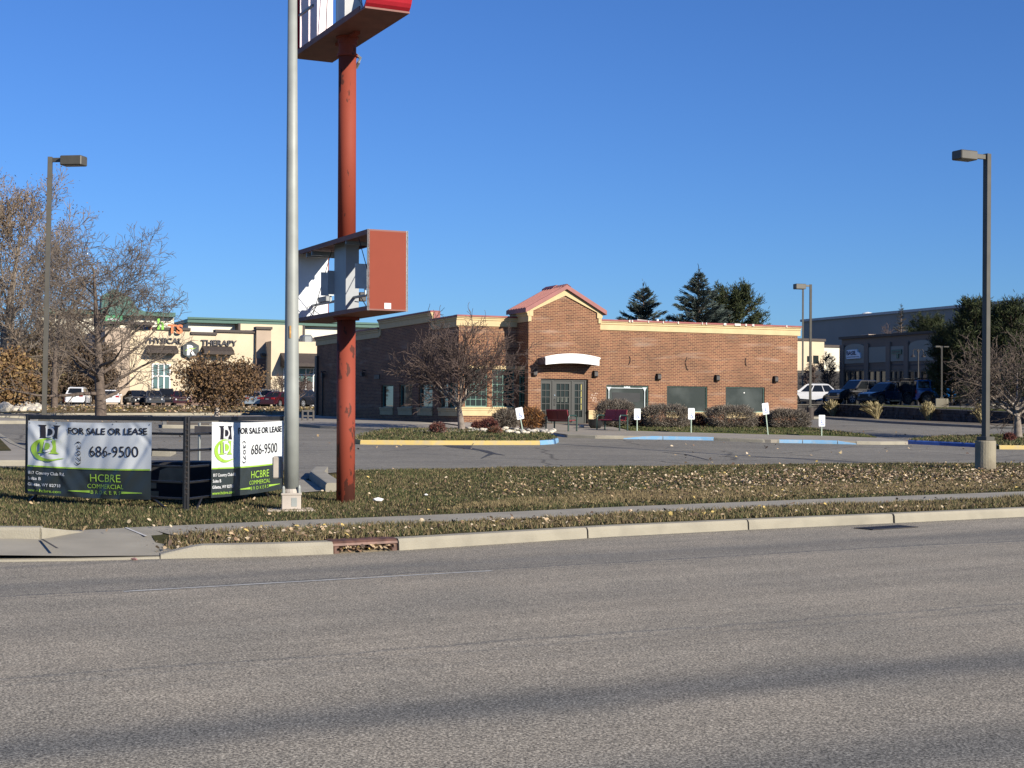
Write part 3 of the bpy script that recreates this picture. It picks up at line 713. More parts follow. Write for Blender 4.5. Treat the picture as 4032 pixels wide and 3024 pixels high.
mb.build('window_head', m_cream, B)
# windows
def window(rect, w, plane='v', cols=1, rows=1, mat=None, gl=None, depth=0.10, fwid=0.05, arch=False):
    a0, z0, a1, z1 = rect; mat = mat or m_green; gl = gl or m_glass; mb = MB()
    X = (lambda m, a, b, c, d, e, f: m.box(a, c, e, b, d, f)) if plane == 'v' else (lambda m, a, b, c, d, e, f: m.box(c, a, e, d, b, f))
    y0, y1 = w+depth-0.05, w+depth
    X(mb, a0, a1, y0, y1, z0, z0+fwid); X(mb, a0, a1, y0, y1, z1-fwid, z1); X(mb, a0, a0+fwid, y0, y1, z0+fwid, z1-fwid); X(mb, a1-fwid, a1, y0, y1, z0+fwid, z1-fwid)
    for i in range(1, cols):
        c = a0+(a1-a0)*i/cols; X(mb, c-0.012, c+0.012, y0+0.02, y1-0.005, z0+fwid, z1-fwid)
    for j in range(1, rows):
        c = z0+(z1-z0)*j/rows; X(mb, a0+fwid, a1-fwid, y0+0.022, y1-0.007, c-0.012, c+0.012)
    fr = mb.build('window', mat, B)
    g = MB(); X(g, a0+0.01, a1-0.01, y1+0.001, y1+0.012, z0+0.01, z1-0.01); g.build('pane', gl, fr)
    return fr
for b in bw: window(b, v1, cols=4, rows=5, depth=0.1)
window(sw, 0.0, 'u', cols=2, rows=5, depth=0.1)
for f in fw: window(f, uL, 'u', depth=0.14, fwid=0.05, gl=glass_mat('mirror_like_glass', (0.02,0.025,0.025), 0.03, refl=1.0))
m_film = M('dusty_tinted_glass', (0.036,0.044,0.040), 0.25, col2=(0.095,0.107,0.10), mix=0.64, scale=0.7, detail=3, spec=0.3)
m_frlt = M('weathered_green_frame', (0.22,0.36,0.28), 0.6, var=0.1)
wf = [window(w, vw, depth=0.11, fwid=0.035, mat=m_frlt, gl=m_film) for w in ww]
# etched white border film on the first wing window
w = ww[0]; y = vw+0.055; mb = MB(); i0, i1, j1, j0 = w[0]+0.12, w[2]-0.13, w[3]-0.11, w[1]-0.0
mb.box(i0, y, j1-0.035, i1, y+0.004, j1); mb.box(i0+0.03, y+0.001, j0+0.1, i0+0.07, y+0.005, j1-0.035); mb.box(i1-0.07, y+0.001, j0+0.1, i1-0.03, y+0.005, j1-0.035)
for c, s in ((i0+0.05,1),(i1-0.05,-1)):
    mb.prism([(c-0.13,j1+0.03),(c+0.13,j1+0.03),(c+0.05,j1-0.09),(c+0.02,j1-0.17),(c-0.02,j1-0.17),(c-0.05,j1-0.09)], y-0.002, y+0.003)
cm = (i0+i1)/2
for dx, r in ((-0.12,0.045),(0,0.055),(0.12,0.045)): mb.prism([(cm+dx+r*1.3*math.cos(t*PI/6), j1+0.02+r*math.sin(t*PI/6)) for t in range(12)], y-0.003, y+0.002)
mb.build('window_film', M('pale_etched_film', (0.5,0.56,0.56), 0.6), wf[0])
mb = MB(); mb.prism([(w[0]+0.35,w[3]-0.33),(w[2]-0.42,w[3]-0.36),(w[2]-0.40,w[3]-0.72),(w[2]-0.55,w[3]-0.80),(w[0]+0.42,w[3]-0.78)], vw+0.102, vw+0.108); mb.build('dark_panel', M('interior_dark', (0.02,0.022,0.024), 0.7), wf[0])
p3 = ww[2]; mb = MB(); mb.prism([(p3[0]+1.12+0.035*math.cos(t*PI/5), p3[3]-0.28+0.035*math.sin(t*PI/5)) for t in range(10)], vw+0.098, vw+0.108); mb.build('round_sticker', m_white, wf[2])
# entrance door
dx0, dz0, dx1, dz1 = door; D0 = 0.16
dfr = MB(); W_ = dx1-dx0
fx = lambda z: dx0 + W_*(z-575)/(1392-575)          # positions read across the entrance
dfr.box(dx0, D0-0.06, dz1-0.09, dx1, D0+0.02, dz1)
for a, b in ((575,590),(782,806),(1118,1142),(1350,1372)): dfr.box(fx(a), D0-0.06, dz0, fx(b), D0+0.02, dz1-0.09)
dfr.box(fx(1372), D0-0.05, dz0, dx1, D0+0.01, dz1-0.09)
door_o = dfr.build('entrance', m_gray, B)
def leaf(a, b, ga, gb, cols, name):
    mb = MB(); y0, y1 = D0-0.03, D0+0.012
    H = dz1-0.09-dz0-0.02; zt = dz0+0.01+H; g1 = zt-0.13; g0 = dz0+0.30
    A, Bx, GA, GB = fx(a)+0.004, fx(b)-0.004, fx(ga), fx(gb)
    mb.box(A, y0, dz0+0.01, GA, y1, zt); mb.box(GB, y0, dz0+0.01, Bx, y1, zt); mb.box(GA, y0, g1, GB, y1, zt); mb.box(GA, y0, dz0+0.01, GB, y1, g0)
    for i in range(1, cols): c = GA+(GB-GA)*i/cols; mb.box(c-0.014, y0+0.005, g0, c+0.014, y1-0.005, g1)
    for j in range(1, 5): c = g0+(g1-g0)*j/5; mb.box(GA, y0+0.007, c-0.016, GB, y1-0.007, c+0.016)
    o = mb.build(name, m_gray, door_o)
    g = MB(); g.box(GA-0.01, y1-0.002, g0-0.01, GB+0.01, y1+0.006, g1+0.01); gg = g.mesh('pane')
    return o, (GA, GB, g0, g1, y1), gg
for args, nm in (((590,782,610,747,2),'side_panel'), ((806,1118,862,1080,3),'door_leaf'), ((1142,1350,1180,1312,2),'side_panel')):
    o, gi, gg = leaf(*args, nm)
    gg.materials.append(m_glass); po = bpy.data.objects.new('glazing', gg); C.objects.link(po); po.parent = door_o
    if nm == 'door_leaf':
        mb = MB(); hx = fx(830); mb.tube([(hx,D0-0.03,zf+0.85),(hx,D0-0.10,zf+0.87),(hx,D0-0.10,zf+1.13),(hx,D0-0.03,zf+1.15)], 0.014, 6); mb.build('door_handle', m_dark, door_o)
        mb = MB(); mb.tube([(hx,D0-0.03,zf+1.32),(hx,D0-0.055,zf+1.32)], 0.03, 10); mb.build('door_lock', M('polished_metal', (0.8,0.8,0.8), 0.2, 1.0), door_o)
        for cx_ in (0.17,0.5,0.82):
            mb = MB()
            for k in range(4): xx = gi[0]+(gi[1]-gi[0])*cx_; zz = gi[2]+(gi[3]-gi[2])*(0.575-0.035*k); mb.box(xx-0.05, gi[4]-0.006, zz, xx+0.05, gi[4]-0.004, zz+0.012)
            mb.build('opening_hours', M('faded_white_vinyl', (0.35,0.36,0.30), 0.7), door_o)
    elif args[0] > 1000:
        mb = MB(); xx = gi[1]-0.03; mb.box(xx-0.022, gi[4]-0.006, gi[2]+0.35, xx+0.022, gi[4]-0.003, gi[3]); mb.build('height_strip', M('yellow_tape', (0.55,0.48,0.16), 0.7), door_o)
# arched canopy over the entrance
cv = -0.90
uc0, uc1 = onV(2146.6,1405,cv)[0], onV(2364.5,1416,cv)[0]; ztc = onV(2146.6,1404,cv)[1]; zbc = onV(2151,1436,cv)[1]
mb = MB(); N = 20; fr_t, fr_b = [], []
for i in range(N+1):
    s = i/N; a = 1-(2*s-1)**2; u = uc0+(uc1-uc0)*s
    fr_t.append((u, ztc+0.17*a)); fr_b.append((u, zbc+0.10*a))
def arc_strip(y0, y1, ft, fb, infl=0.0):
    vs, fs = [], []
    c = (uc0+uc1)/2; k = 1+infl
    for (u, zt_), (_, zb) in zip(ft, fb):
        uu = c+(u-c)*k
        vs += [(uu, y0, zb), (uu, y0, zt_), (uu, y1, zt_), (uu, y1, zb)]
    for i in range(N):
        for j in range(4): fs.append((i*4+j, i*4+(j+1)%4, (i+1)*4+(j+1)%4, (i+1)*4+j))
    fs += [(0,1,2,3), (4*N+3, 4*N+2, 4*N+1, 4*N)]
    return vs, fs
sh = lambda L_, d: [(u, z+d) for u, z in L_]
mb.add(*arc_strip(cv+0.03, cv+0.10, sh(fr_t,-0.10), fr_b, -0.03))
mb.add(*arc_strip(cv+0.01, cv+0.10, sh(fr_t,-0.05), sh(fr_t,-0.10), -0.015))
mb.add(*arc_strip(cv-0.02, cv+0.10, fr_t, sh(fr_t,-0.05), 0.0))
cano = mb.build('canopy', m_white, B)
mb = MB(); mb.add(*arc_strip(cv+0.10, -0.004, sh(fr_t,-0.04), sh(fr_b,0.02), -0.03)); mb.build('canopy_body', M('brown_canopy_side', (0.16,0.12,0.10), 0.7), B)
# wall lights
for px, py, v in ((2103,1468,0),(2342,1473,0),(2591,1484,vw),(2822,1489,vw),(3052,1494,vw)):
    u, z = onV(px+4, py, v-0.12); mb = MB()
    mb.prism([(v-0.004,z+0.17),(v-0.10,z+0.17),(v-0.19,z+0.10),(v-0.19,z-0.09),(v-0.10,z-0.16),(v-0.004,z-0.16)], u-0.09, u+0.09, 'x')
    o = mb.build('wall_light', m_dark, B)
for px, py in ((1283,1475),(1440,1471)):
    v_, z = onU(px, py, uL); mb = MB(); mb.bbox(uL-0.28, v_-0.11, z-0.16, uL-0.08, v_+0.11, z+0.08, 0.02); mb.tube([(uL, v_, z+0.16),(uL-0.2, v_, z+0.2),(uL-0.2, v_, z+0.08)], 0.03, 6); mb.build('wall_light', m_dark, B)
f = rectU(1476,1476,1496,1493,uL); mb = MB(); mb.box(uL-0.05, f[0], f[1], uL-0.002, f[2], f[3]); mb.build('wall_vent', m_dark, B)
v_, z = onU(1274,1462,uL); mb = MB(); mb.tube([(uL-0.06, v_, zf-0.3),(uL-0.06, v_, z-0.1),(uL-0.1, v_+0.15, z)], 0.045, 6); mb.build('flue_pipe', m_dark, B)
v_, z = onU(1252,1402,uL); mb = MB(); mb.box(uL-0.14, vB-0.45, zf-0.2, uL-0.002, vB-0.02, z); mb.build('downpipe', m_dark, B)
for px, py in ((1272,1655),(1430,1660)):
    v_, z = onU(px, py, uL); mb = MB(); mb.bbox(uL-0.06, v_-0.05, z-0.1, uL-0.002, v_+0.05, z+0.1, 0.01); mb.build('utility_plate', M('yellowed_plastic', (0.55,0.5,0.3), 0.6), B)
for px, y0, y1, bend in ((2477,1402,1435,0.05),(2705,1406,1458,-0.09),(2937,1409,1442,-0.04)):
    u, za = onV(px, y0, vw); _, zb = onV(px, y1, vw)
    mb = MB(); mb.tube([(u, vw-0.01, za), (u+bend, vw-0.035, za*0.7+zb*0.3), (u+bend, vw-0.04, (za+zb)/2), (u+bend*0.3, vw-0.03, zb*0.85+za*0.15), (u-bend*0.6, vw-0.05, zb)], 0.016, 5); mb.build('loose_cable', m_dark, B)
# bits on the parapet
u0, z0 = onV(2492,1262,3.0); u1, _ = onV(2574,1262,3.0); mb = MB(); mb.prism([(u0,z0-0.3),(u1,z0-0.3),(u1-0.05,z0-0.02),(u0+0.1,z0+0.06)], 2.7, 3.6); mb.build('roof_hatch', M('weathered_hatch', (0.45,0.38,0.36), 0.7), B)
u0, z0 = onV(2588,1257,1.2); mb = MB(); mb.tube([(u0,1.2,zWing-0.7),(u0,1.2,z0)], 0.07, 10); mb.build('vent_pipe', m_white, B)
m_peel = M('peeling_white_caulk', (0.72,0.68,0.6), 0.8)
for px, w_ in ((2479,6),(2490,6),(2554,4),(2612,4),(2671,5),(2766,4),(2782,4),(2855,12),(2905,28),(2938,8),(2966,10),(3098,5)):
    u, z = onV(px, 1278, vw-0.175); du = w_/FOC*72/2; mb = MB(); mb.bbox(u-du, vw-0.185, zWing-0.05, u+du, vw-0.05, zWing+0.065, 0.01); mb.build('caulk_patch', m_peel, B)
# old poster ghost on the brick by the door
r = rectV(2327,1547,2352,1583,0.0); mb = MB(); rr = random.Random(2)
for k in range(26):
    a = r[0]+(r[2]-r[0])*rr.random(); z = r[1]+(r[3]-r[1])*rr.random(); s = rr.uniform(0.015,0.05)
    mb.prism([(a+s*math.cos(t*PI/3+k)*rr.uniform(.6,1.2), z+s*math.sin(t*PI/3+k)*rr.uniform(.6,1.2)) for t in range(6)], -0.0035-0.0003*k, -0.002)
mb.build('glue_residue', M('glue_residue', (0.50,0.36,0.27), 0.9), B)
# ------------------------------------------------------------------ the red pylon sign
m_rust = M('red_pole_paint', (0.42,0.095,0.055), 0.5, var=0.1, scale=2, detail=8)
def rusty(name, base, rust, thr=0.60, sc_=2.2):
    m = bpy.data.materials.new(name); m.use_nodes = True; nt = m.node_tree; p = nt.nodes['Principled BSDF']; L = nt.links.new
    tc = nd(nt, 'ShaderNodeTexCoord'); mp = nd(nt, 'ShaderNodeMapping'); mp.inputs['Scale'].default_value = (sc_*1.6, sc_*1.6, sc_*0.7); L(tc.outputs['Object'], mp.inputs[0])
    n1 = nd(nt, 'ShaderNodeTexNoise'); n1.inputs['Scale'].default_value = 1.4; n1.inputs['Detail'].default_value = 8; n1.inputs['Roughness'].default_value = 0.62; L(mp.outputs[0], n1.inputs['Vector'])
    sx = nd(nt, 'ShaderNodeSeparateXYZ'); L(tc.outputs['Object'], sx.inputs[0])
    mr = nd(nt, 'ShaderNodeMapRange'); mr.inputs[1].default_value = 0.2; mr.inputs[2].default_value = 3.2; mr.inputs[3].default_value = 0.055; mr.inputs[4].default_value = -0.06; L(sx.outputs[2], mr.inputs[0])
    ad = nd(nt, 'ShaderNodeMath', operation='ADD'); L(n1.outputs[0], ad.inputs[0]); L(mr.outputs[0], ad.inputs[1])
    st = nd(nt, 'ShaderNodeMapRange'); st.inputs[1].default_value = thr; st.inputs[2].default_value = thr+0.02; L(ad.outputs[0], st.inputs[0])
    n2 = nd(nt, 'ShaderNodeTexNoise'); n2.inputs['Scale'].default_value = 3; n2.inputs['Detail'].default_value = 5; L(tc.outputs['Object'], n2.inputs['Vector'])
    c = nd(nt, 'ShaderNodeMix', data_type='RGBA'); L(n2.outputs[0], c.inputs[0]); c.inputs[6].default_value = (*base, 1); c.inputs[7].default_value = (base[0]*1.2, base[1]*1.25, base[2]*1.25, 1)
    d = nd(nt, 'ShaderNodeMix', data_type='RGBA'); L(st.outputs[0], d.inputs[0]); L(c.outputs[2], d.inputs[6]); d.inputs[7].default_value = (*rust, 1)
    L(d.outputs[2], p.inputs['Base Color']); p.inputs['Roughness'].default_value = 0.7; p.inputs['Specular IOR Level'].default_value = 0.2
    return m
m_redpole = rusty('flaking_red_pole_paint', (0.215,0.043,0.025), (0.085,0.028,0.020), 0.555)
m_redcab = rusty('weathered_red_cabinet', (0.195,0.040,0.022), (0.125,0.050,0.040), 0.60, 0.9)
m_cabin = M('cabinet_inside_white', (0.72,0.75,0.78), 0.6, var=0.06, scale=2)
m_brn = M('cabinet_underside_brown', (0.22,0.09,0.07), 0.7, var=0.12)
m_stl = M('grey_steel_tube', (0.22,0.235,0.24), 0.5, metal=0.2, var=0.1)
PX, PY = -2.895, 25.70
PG = gz(PX, PY)
py_ = thing('pylon_sign', 'tall red pylon sign on one flaking red pole with two emptied cabinets', 'sign', (PX, PY, PG)); py_.rotation_euler = (0, -0.005, 0)
pp = lambda z: (z-1.85)*1.0375 + 1.85 - PG
mb = MB(); mb.lathe([(0.163, -0.3), (0.163, pp(3.36))], 28); mb.lathe([(0.160, pp(4.641)), (0.156, pp(7.78))], 28); pole = mb.build('pole', m_redpole, py_, smooth=False)
mb = MB(); mb.lathe([(0.156, pp(7.78)),(0.185, pp(7.785)), (0.185, pp(7.825)), (0.156,pp(7.83)), (0.152, pp(8.12))], 28); mb.build('upper_pole', m_redpole, py_)
for o in (pole,):
    for p in o.data.polygons: p.use_smooth = abs(p.normal.z) < 0.5
LA = math.atan2(0.897, -0.441)                   # direction of the long axis
# local frame of a cabinet: x along the long axis (away, to the left), y across
def cab_frame(name, label=None):
    e = bpy.data.objects.new(name, None); C.objects.link(e); e.parent = py_; e.rotation_euler = (0,0,LA); return e
cf = cab_frame('lower_cabinet')
L2, W2 = 3.97/2, 0.705/2
z0, z1 = pp(3.37), pp(4.64)
t = 0.025
mb = MB(); mb.box(-L2, -W2, z0, L2, W2, z0+t); mb.cur = 0
mb.box(-L2+t, -W2, z0+t, L2-t, -W2+0.02, z0+0.07); mb.box(-L2+t, W2-0.02, z0+t, L2-t, W2, z0+0.07)
mb.build('bottom_tray', m_brn, cf)
mb = MB(); mb.box(-L2, -W2, z1-t, L2, W2, z1); mb.box(-L2+t, -W2, z1-0.08, L2-t, -W2+0.02, z1-t); mb.box(-L2+t, W2-0.02, z1-0.08, L2-t, W2, z1-t); mb.build('top_tray', m_brn, cf)
mb = MB(); mb.box(-L2, -W2+0.0, z0+t, -L2+t, W2, z1-t); e1 = mb.build('end_panel', m_redcab, cf)
mb = MB(); mb.box(L2-t, -W2, z0+t, L2, W2, z1-t); mb.build('end_panel', m_redcab, cf)
mb = MB(); mb.box(L2-t-0.006, -W2+0.02, z0+t, L2-t-0.001, W2-0.02, z1-t); mb.build('inner_lining', m_cabin, cf)
mb = MB(); mb.box(-L2+t+0.001, -W2+0.02, z0+t, -L2+t+0.006, W2-0.02, z1-t); mb.build('inner_lining', m_cabin, cf)
mb = MB(); mb.box(-L2-0.006, -0.055, z0+0.03, -L2-0.001, 0.06, z0+0.125); mb.build('sticker', m_white, cf)
for x in (-L2+0.01, L2-0.01):
    mb = MB()
    for y in (-W2, W2-0.03): mb.box(x-0.010, y-0.003, z0-0.002, x+0.010, y+0.033, z1+0.002)
    mb.build('corner_angle', m_stl, cf)
mb = MB(); mb.box(-0.30, -0.12, z0+t, 0.30, 0.12, z1-t); mb.build('pole_casing', M('grey_pole_casing', (0.30,0.32,0.34), 0.5, var=0.05), cf)
mb = MB(); mb.box(-0.9, -W2+0.02, z1-0.14, -0.86, W2-0.02, z1-0.08); mb.box(0.9, -W2+0.02, z1-0.16, 0.94, W2-0.02, z1-0.08); mb.box(1.2, -W2+0.02, z1-0.16, 1.24, W2-0.02, z1-0.08); mb.build('cross_rib', m_stl, cf)
zr = z0+0.33
mb = MB(); mb.bbox(-L2+t, -0.06, zr-0.02, -0.21, -0.01, zr+0.02, 0.005); mb.bbox(0.31, -0.06, zr-0.02, L2-t, -0.01, zr+0.02, 0.005); mb.build('cable_tray', m_stl, cf)
mb = MB(); mb.bbox(1.05, -0.10, zr+0.02, 1.5, 0.02, zr+0.12, 0.01); mb.build('ballast', m_stl, cf)
mb = MB(); mb.bbox(-0.30, -0.26, zr-0.06, -0.20, -0.14, zr+0.10, 0.01); mb.build('junction_box', m_dark, cf)
for x, s in ((0.42,0.23),(0.78,0.20),(-1.0,0.25)):
    mb = MB(); mb.box(x, -0.04, zr+0.10, x+0.02, 0.20, zr+0.10+0.42); mb.tube([(x+0.06,0.0,zr),(x+0.06,0.0,zr+0.25)], 0.02, 6); mb.build('lamp_holder', M('grey_baffle', (0.52,0.56,0.56), 0.6), cf)
for (a, b) in (((-L2+0.05,-0.1,zr+0.1),(-0.25,-W2+0.03,z1-0.1)), ((L2-0.3,-W2+0.03,z0+0.04),(0.35,-W2+0.03,z1-0.1)), ((-L2+0.5,W2-0.03,z1-0.1),(-L2+0.04,W2-0.03,z0+0.6)), ((L2-0.05,0,z0+0.04),(0.5,0.1,z1-0.1)), ((L2-0.8,W2-0.05,z0+0.03),(L2-0.1,-0.1,zr)), ((L2-1.0,0.05,z0+0.03),(L2-0.05,0.05,zr-0.02))):
    mb = MB(); mb.tube([a, b], 0.007, 5); mb.build('brace_wire', m_dark, cf)
mb = MB(); mb.tube([(0.5,-W2+0.06,zr),(0.45,-W2+0.05,zr-0.22),(0.25,-W2+0.04,zr-0.30),(0.0,-W2+0.03,zr-0.28),(-0.2,-W2+0.05,zr-0.15),(-0.45,-0.1,zr)], 0.009, 5); mb.build('hanging_cable', m_dark, cf)
# collar plates where the pole meets the cabinet
mb = MB(); mb.lathe([(0.23, z0-0.05),(0.23, z0-0.002)], 20); mb.build('pole_flange', m_redpole, cf)
# upper cabinet, rounded ends, faces gone
uf = cab_frame('upper_cabinet')
z0, z1 = pp(8.12), pp(11.0); W3 = 0.78/2; L3 = 4.10/2
mb = MB(); mb.box(-L3+0.12, -W3, z0, L3-0.12, W3, z0+0.03); mb.box(-L3+0.4, -W3, z0+0.03, L3-0.4, -W3+0.02, z0+0.10); mb.box(-L3+0.4, W3-0.02, z0+0.03, L3-0.4, W3, z0+0.10); mb.build('bottom_tray', m_brn, uf)
mb = MB(); mb.box(-L3+0.1, -W3, z1-0.03, L3-0.1, W3, z1); mb.build('top_tray', m_brn, uf)
m_redpl = M('glossy_red_plastic', (0.46,0.02,0.035), 0.25, var=0.06)
def end_cap(sgn, mat, name, infl=0.0):
    prof = []
    xo = L3-0.12; H = z1-z0; rr = 0.28
    for i in range(7): a = -PI/2 + PI/2*i/6; prof.append((xo - 0.16 + (rr+infl)*math.cos(a), z0+rr+(rr+infl)*math.sin(a)))
    for i in range(7): a = PI/2*i/6; prof.append((xo - 0.16 + (rr+infl)*math.cos(a), z1-rr+(rr+infl)*math.sin(a)))
    inner = [(x-0.03 if 0.1 < (x-(xo-0.16)) else x, z+0.0) for x, z in prof]
    poly = [(sgn*x, z) for x, z in prof] + [(sgn*(x*0+xo-0.16+(x-(xo-0.16))*0.88), z0+ (z-z0)*0.98+0.01*(z1-z0)) for x, z in reversed(prof)]
    mb = MB(); n = len(prof)
    vs = []; fs = []
    for y in (-W3, W3):
        vs += [(p[0], y, p[1]) for p in poly]
    m = 2*n
    for i in range(m): fs.append((i, (i+1) % m, (i+1) % m + m, i+m))
    for i in range(n-1): fs += [(i, i+1, m-2-i, m-1-i), (i+m, i+1+m, m-2-i+m, m-1-i+m)]
    mb.add(vs, fs); return mb.build(name, mat, uf)
end_cap(-1, m_redpl, 'end_cap'); 
end_cap(1, m_redpl, 'end_cap')
mb = MB(); mb.box(L3-0.26, -W3+0.04, z0+0.03, L3-0.24, W3-0.10, z1-0.05); mb.build('inner_lining', M('pinkish_white_lining', (0.85,0.72,0.74), 0.6, var=0.04), uf)
for x, y, s in ((0.52,-W3+0.12,0.05),(0.92,-W3+0.1,0.05),(-0.35,W3-0.14,0.06),(-0.95,W3-0.2,0.03)):
    mb = MB(); mb.box(x-s, y-s, z0+0.03, x+s, y+s, z1-0.03); mb.build('frame_post', m_white, uf)
mb = MB(); mb.box(-0.16, -0.16, z0+0.03, 0.16, 0.16, z1-0.03); mb.build('pole_casing', M('grey_pole_casing',(0,0,0)), uf)
mb = MB(); mb.box(0.95, -W3+0.02, z0+0.62, L3-0.3, -W3+0.06, z0+0.66); mb.box(0.98, W3-0.10, z0+0.75, L3-0.3, W3-0.06, z0+0.79); mb.build('cross_rib', m_stl, uf)
mb = MB(); mb.tube([(0.95,-W3+0.08,z0+0.05),(1.4,-W3+0.08,z0+2.2)], 0.008, 5); mb.tube([(1.2,0,z0+0.05),(0.98,0,z0+2.0)], 0.008, 5); mb.tube([(-L3+0.4,W3-0.1,z0+0.05),(-0.2,W3-0.1,z0+1.2)],0.008,5); mb.build('brace_wire', m_stl, uf)
mb = MB(); mb.prism([(-1.55,z0+0.03),(-0.9,z0+0.03),(-0.95,z0+0.12),(-1.2,z0+0.45),(-1.35,z0+0.5)], W3-0.12, W3-0.10); mb.build('torn_face_piece', M('grey_lining', (0.40,0.45,0.47), 0.6), uf)
mb = MB(); mb.lathe([(0.17, z0-0.12),(0.17, z0-0.03),(0.20,z0-0.02),(0.20, z0-0.002)], 20); mb.box(-0.5,-0.05,z0-0.05,0.5,0.05,z0-0.001); mb.build('pole_flange', m_redpole, uf)
mb = MB(); mb.tube([(0.1,-0.18,z0-0.25),(0.05,-0.26,z0-0.33),(0.03,-0.22,z0-0.42),(0.1,-0.2,z0-0.5)], 0.03, 6); mb.build('lamp_bracket', m_stl, uf)

# ------------------------------------------------------------------ silver street light pole in front
SX, SY = -3.58, 23.85
SG = gz(SX, SY)
m_galv = M('galvanised_steel', (0.31,0.325,0.30), 0.55, metal=0.1, var=0.1, scale=3, detail=6)
m_galv2 = M('beige_steel_base', (0.50,0.44,0.37), 0.6, metal=0.1, var=0.1, scale=3)  # paler, warmer steel for the base parts and meter box than the pole
lp = thing('street_light', 'pale galvanised steel street light pole on a square base box beside the banner fence', 'street light', (SX, SY, SG)); lp.rotation_euler = (0, -0.0075, 0); lp.location.x += 0.015
mb = MB(); mb.lathe([(0.122, 0.30), (0.118, 2.0), (0.098, 5.0), (0.068, 9.4)], 24); p_ = mb.build('pole', m_galv, lp)
for q in p_.data.polygons: q.use_smooth = abs(q.normal.z) < 0.5
RB = Matrix.Rotation(math.radians(8), 4, 'Z')
mb = MB(); mb.bbox(-0.155, -0.155, 0.01, 0.155, 0.155, 0.25, 0.012, RB); mb.bbox(-0.165, -0.165, 0.24, 0.165, 0.165, 0.275, 0.008, RB); bx_ = mb.build('base_box', m_galv2, lp)
mb = MB(); mb.box(0.0, -0.159, 0.06, 0.09, -0.1555, 0.20, RB); mb.build('access_door', m_galv, bx_)
mb = MB(); mb.lathe([(0.15,0.275),(0.15,0.30),(0.128,0.34)], 20); mb.build('base_flange', m_galv2, lp)
for a in range(4):
    mb = MB(); c = RB @ Vector((0.125*(1 if a in (0,3) else -1), 0.125*(1 if a < 2 else -1), 0)); mb.lathe([(0.026,0.275),(0.026,0.36),(0.014,0.39)], 8, (c.x, c.y)); mb.build('anchor_nut', m_galv, lp)
mb = MB(); mb.bbox(-0.10, -0.112, 1.02, 0.0, -0.09, 1.04, 0.002); 
mb = MB(); mb.bbox(-0.02, -0.125, 2.78, 0.006, -0.105, 2.98, 0.002); mb.build('sticker', M('orange_sticker', (0.50,0.28,0.09), 0.7, var=0.4, scale=20), lp)
mb = MB(); mb.bbox(-0.14, -0.12, 8.35, -0.08, 0.1, 8.85, 0.01); mb.build('control_box', m_stl, lp)
mb = MB(); mb.tube([(0,0,9.3),(-0.3,-0.6,9.9),(-0.9,-1.6,10.3),(-1.5,-2.6,10.4)], [0.05,0.045,0.04,0.035], 10); mb.build('arm', m_galv, lp)
mb = MB(); mb.bbox(-1.75, -3.3, 10.33, -1.35, -2.55, 10.47, 0.04); mb.build('lamp_head', m_galv, lp)
ft = MB(); ft.bbox(-0.42, -0.34, -0.12, 0.38, 0.34, 0.01, 0.03, Matrix.Rotation(math.radians(12), 4, 'Z')); ft.build('concrete_footing', M('footing_concrete', (0.55,0.46,0.36), 0.9, var=0.12, scale=4), lp)
mb = MB(); c = Vector((-0.23, 0.14)); mb.bbox(c.x-0.09, c.y-0.10, 0.5, c.x+0.06, c.y+0.06, 0.86, 0.02); mb.build('meter_box', m_galv2, lp)

# ------------------------------------------------------------------ corral panels carrying the banners
m_blk = M('black_tube_paint', (0.018,0.018,0.020), 0.35, var=0.2, scale=10)
AP = Vector((-5.15, 23.30, 0)); ag = gz(AP.x, AP.y)
def panel(end, label, legs, rails_z, name='corral_panel'):
    d = (end - AP); Ln = d.length; rz = math.atan2(d.y, d.x)
    o = thing(name, label, 'fence', (AP.x, AP.y, ag), rz, 'corral panels holding the banners')
    for x in (0.035, Ln-0.02):
        mb = MB(); mb.bbox(x-0.028, -0.028, 0.0 if x < 1 else 0.16, x+0.028, 0.028, 1.50, 0.008); mb.build('post', m_blk, o)
    for i, z in enumerate(rails_z):
        h = 0.036 if i == len(rails_z)-1 else 0.02
        mb = MB(); mb.bbox(0.06, -0.018, z-h, Ln-0.045, 0.018, z+h, 0.008); mb.build('rail', m_blk, o)
    for x, dx in legs:
        mb = MB(); mb.tube([(x, 0, 0.2), (x+dx, -0.02, 0.0)], 0.02, 6); mb.build('leg', m_blk, o)
    return o, Ln, rz
endL = Vector((-8.27, 25.05, 0)); endR = Vector((-4.20, 26.90, 0))
RZ = (0.19, 0.45, 0.70, 0.96, 1.22, 1.46)
pL, LnL, rzL = panel(endL, 'left black tube corral panel of the fence, carrying the wide banner', ((0.75,-0.35),(LnL_:=3.25,0.30),(3.35,0.0)), RZ)
pR, LnR, rzR = panel(endR, 'black tube corral panel next to the silver pole, carrying the half-shaded banner', ((0.55,-0.25),(2.9,0.3)), RZ)
mb = MB()
for k in range(14): mb.tube([(0.0,0,0.25+k*0.085),(0.02,0.03,0.28+k*0.085)], 0.03, 6)
hg = mb.build('hinge_chain', m_dark, pR)
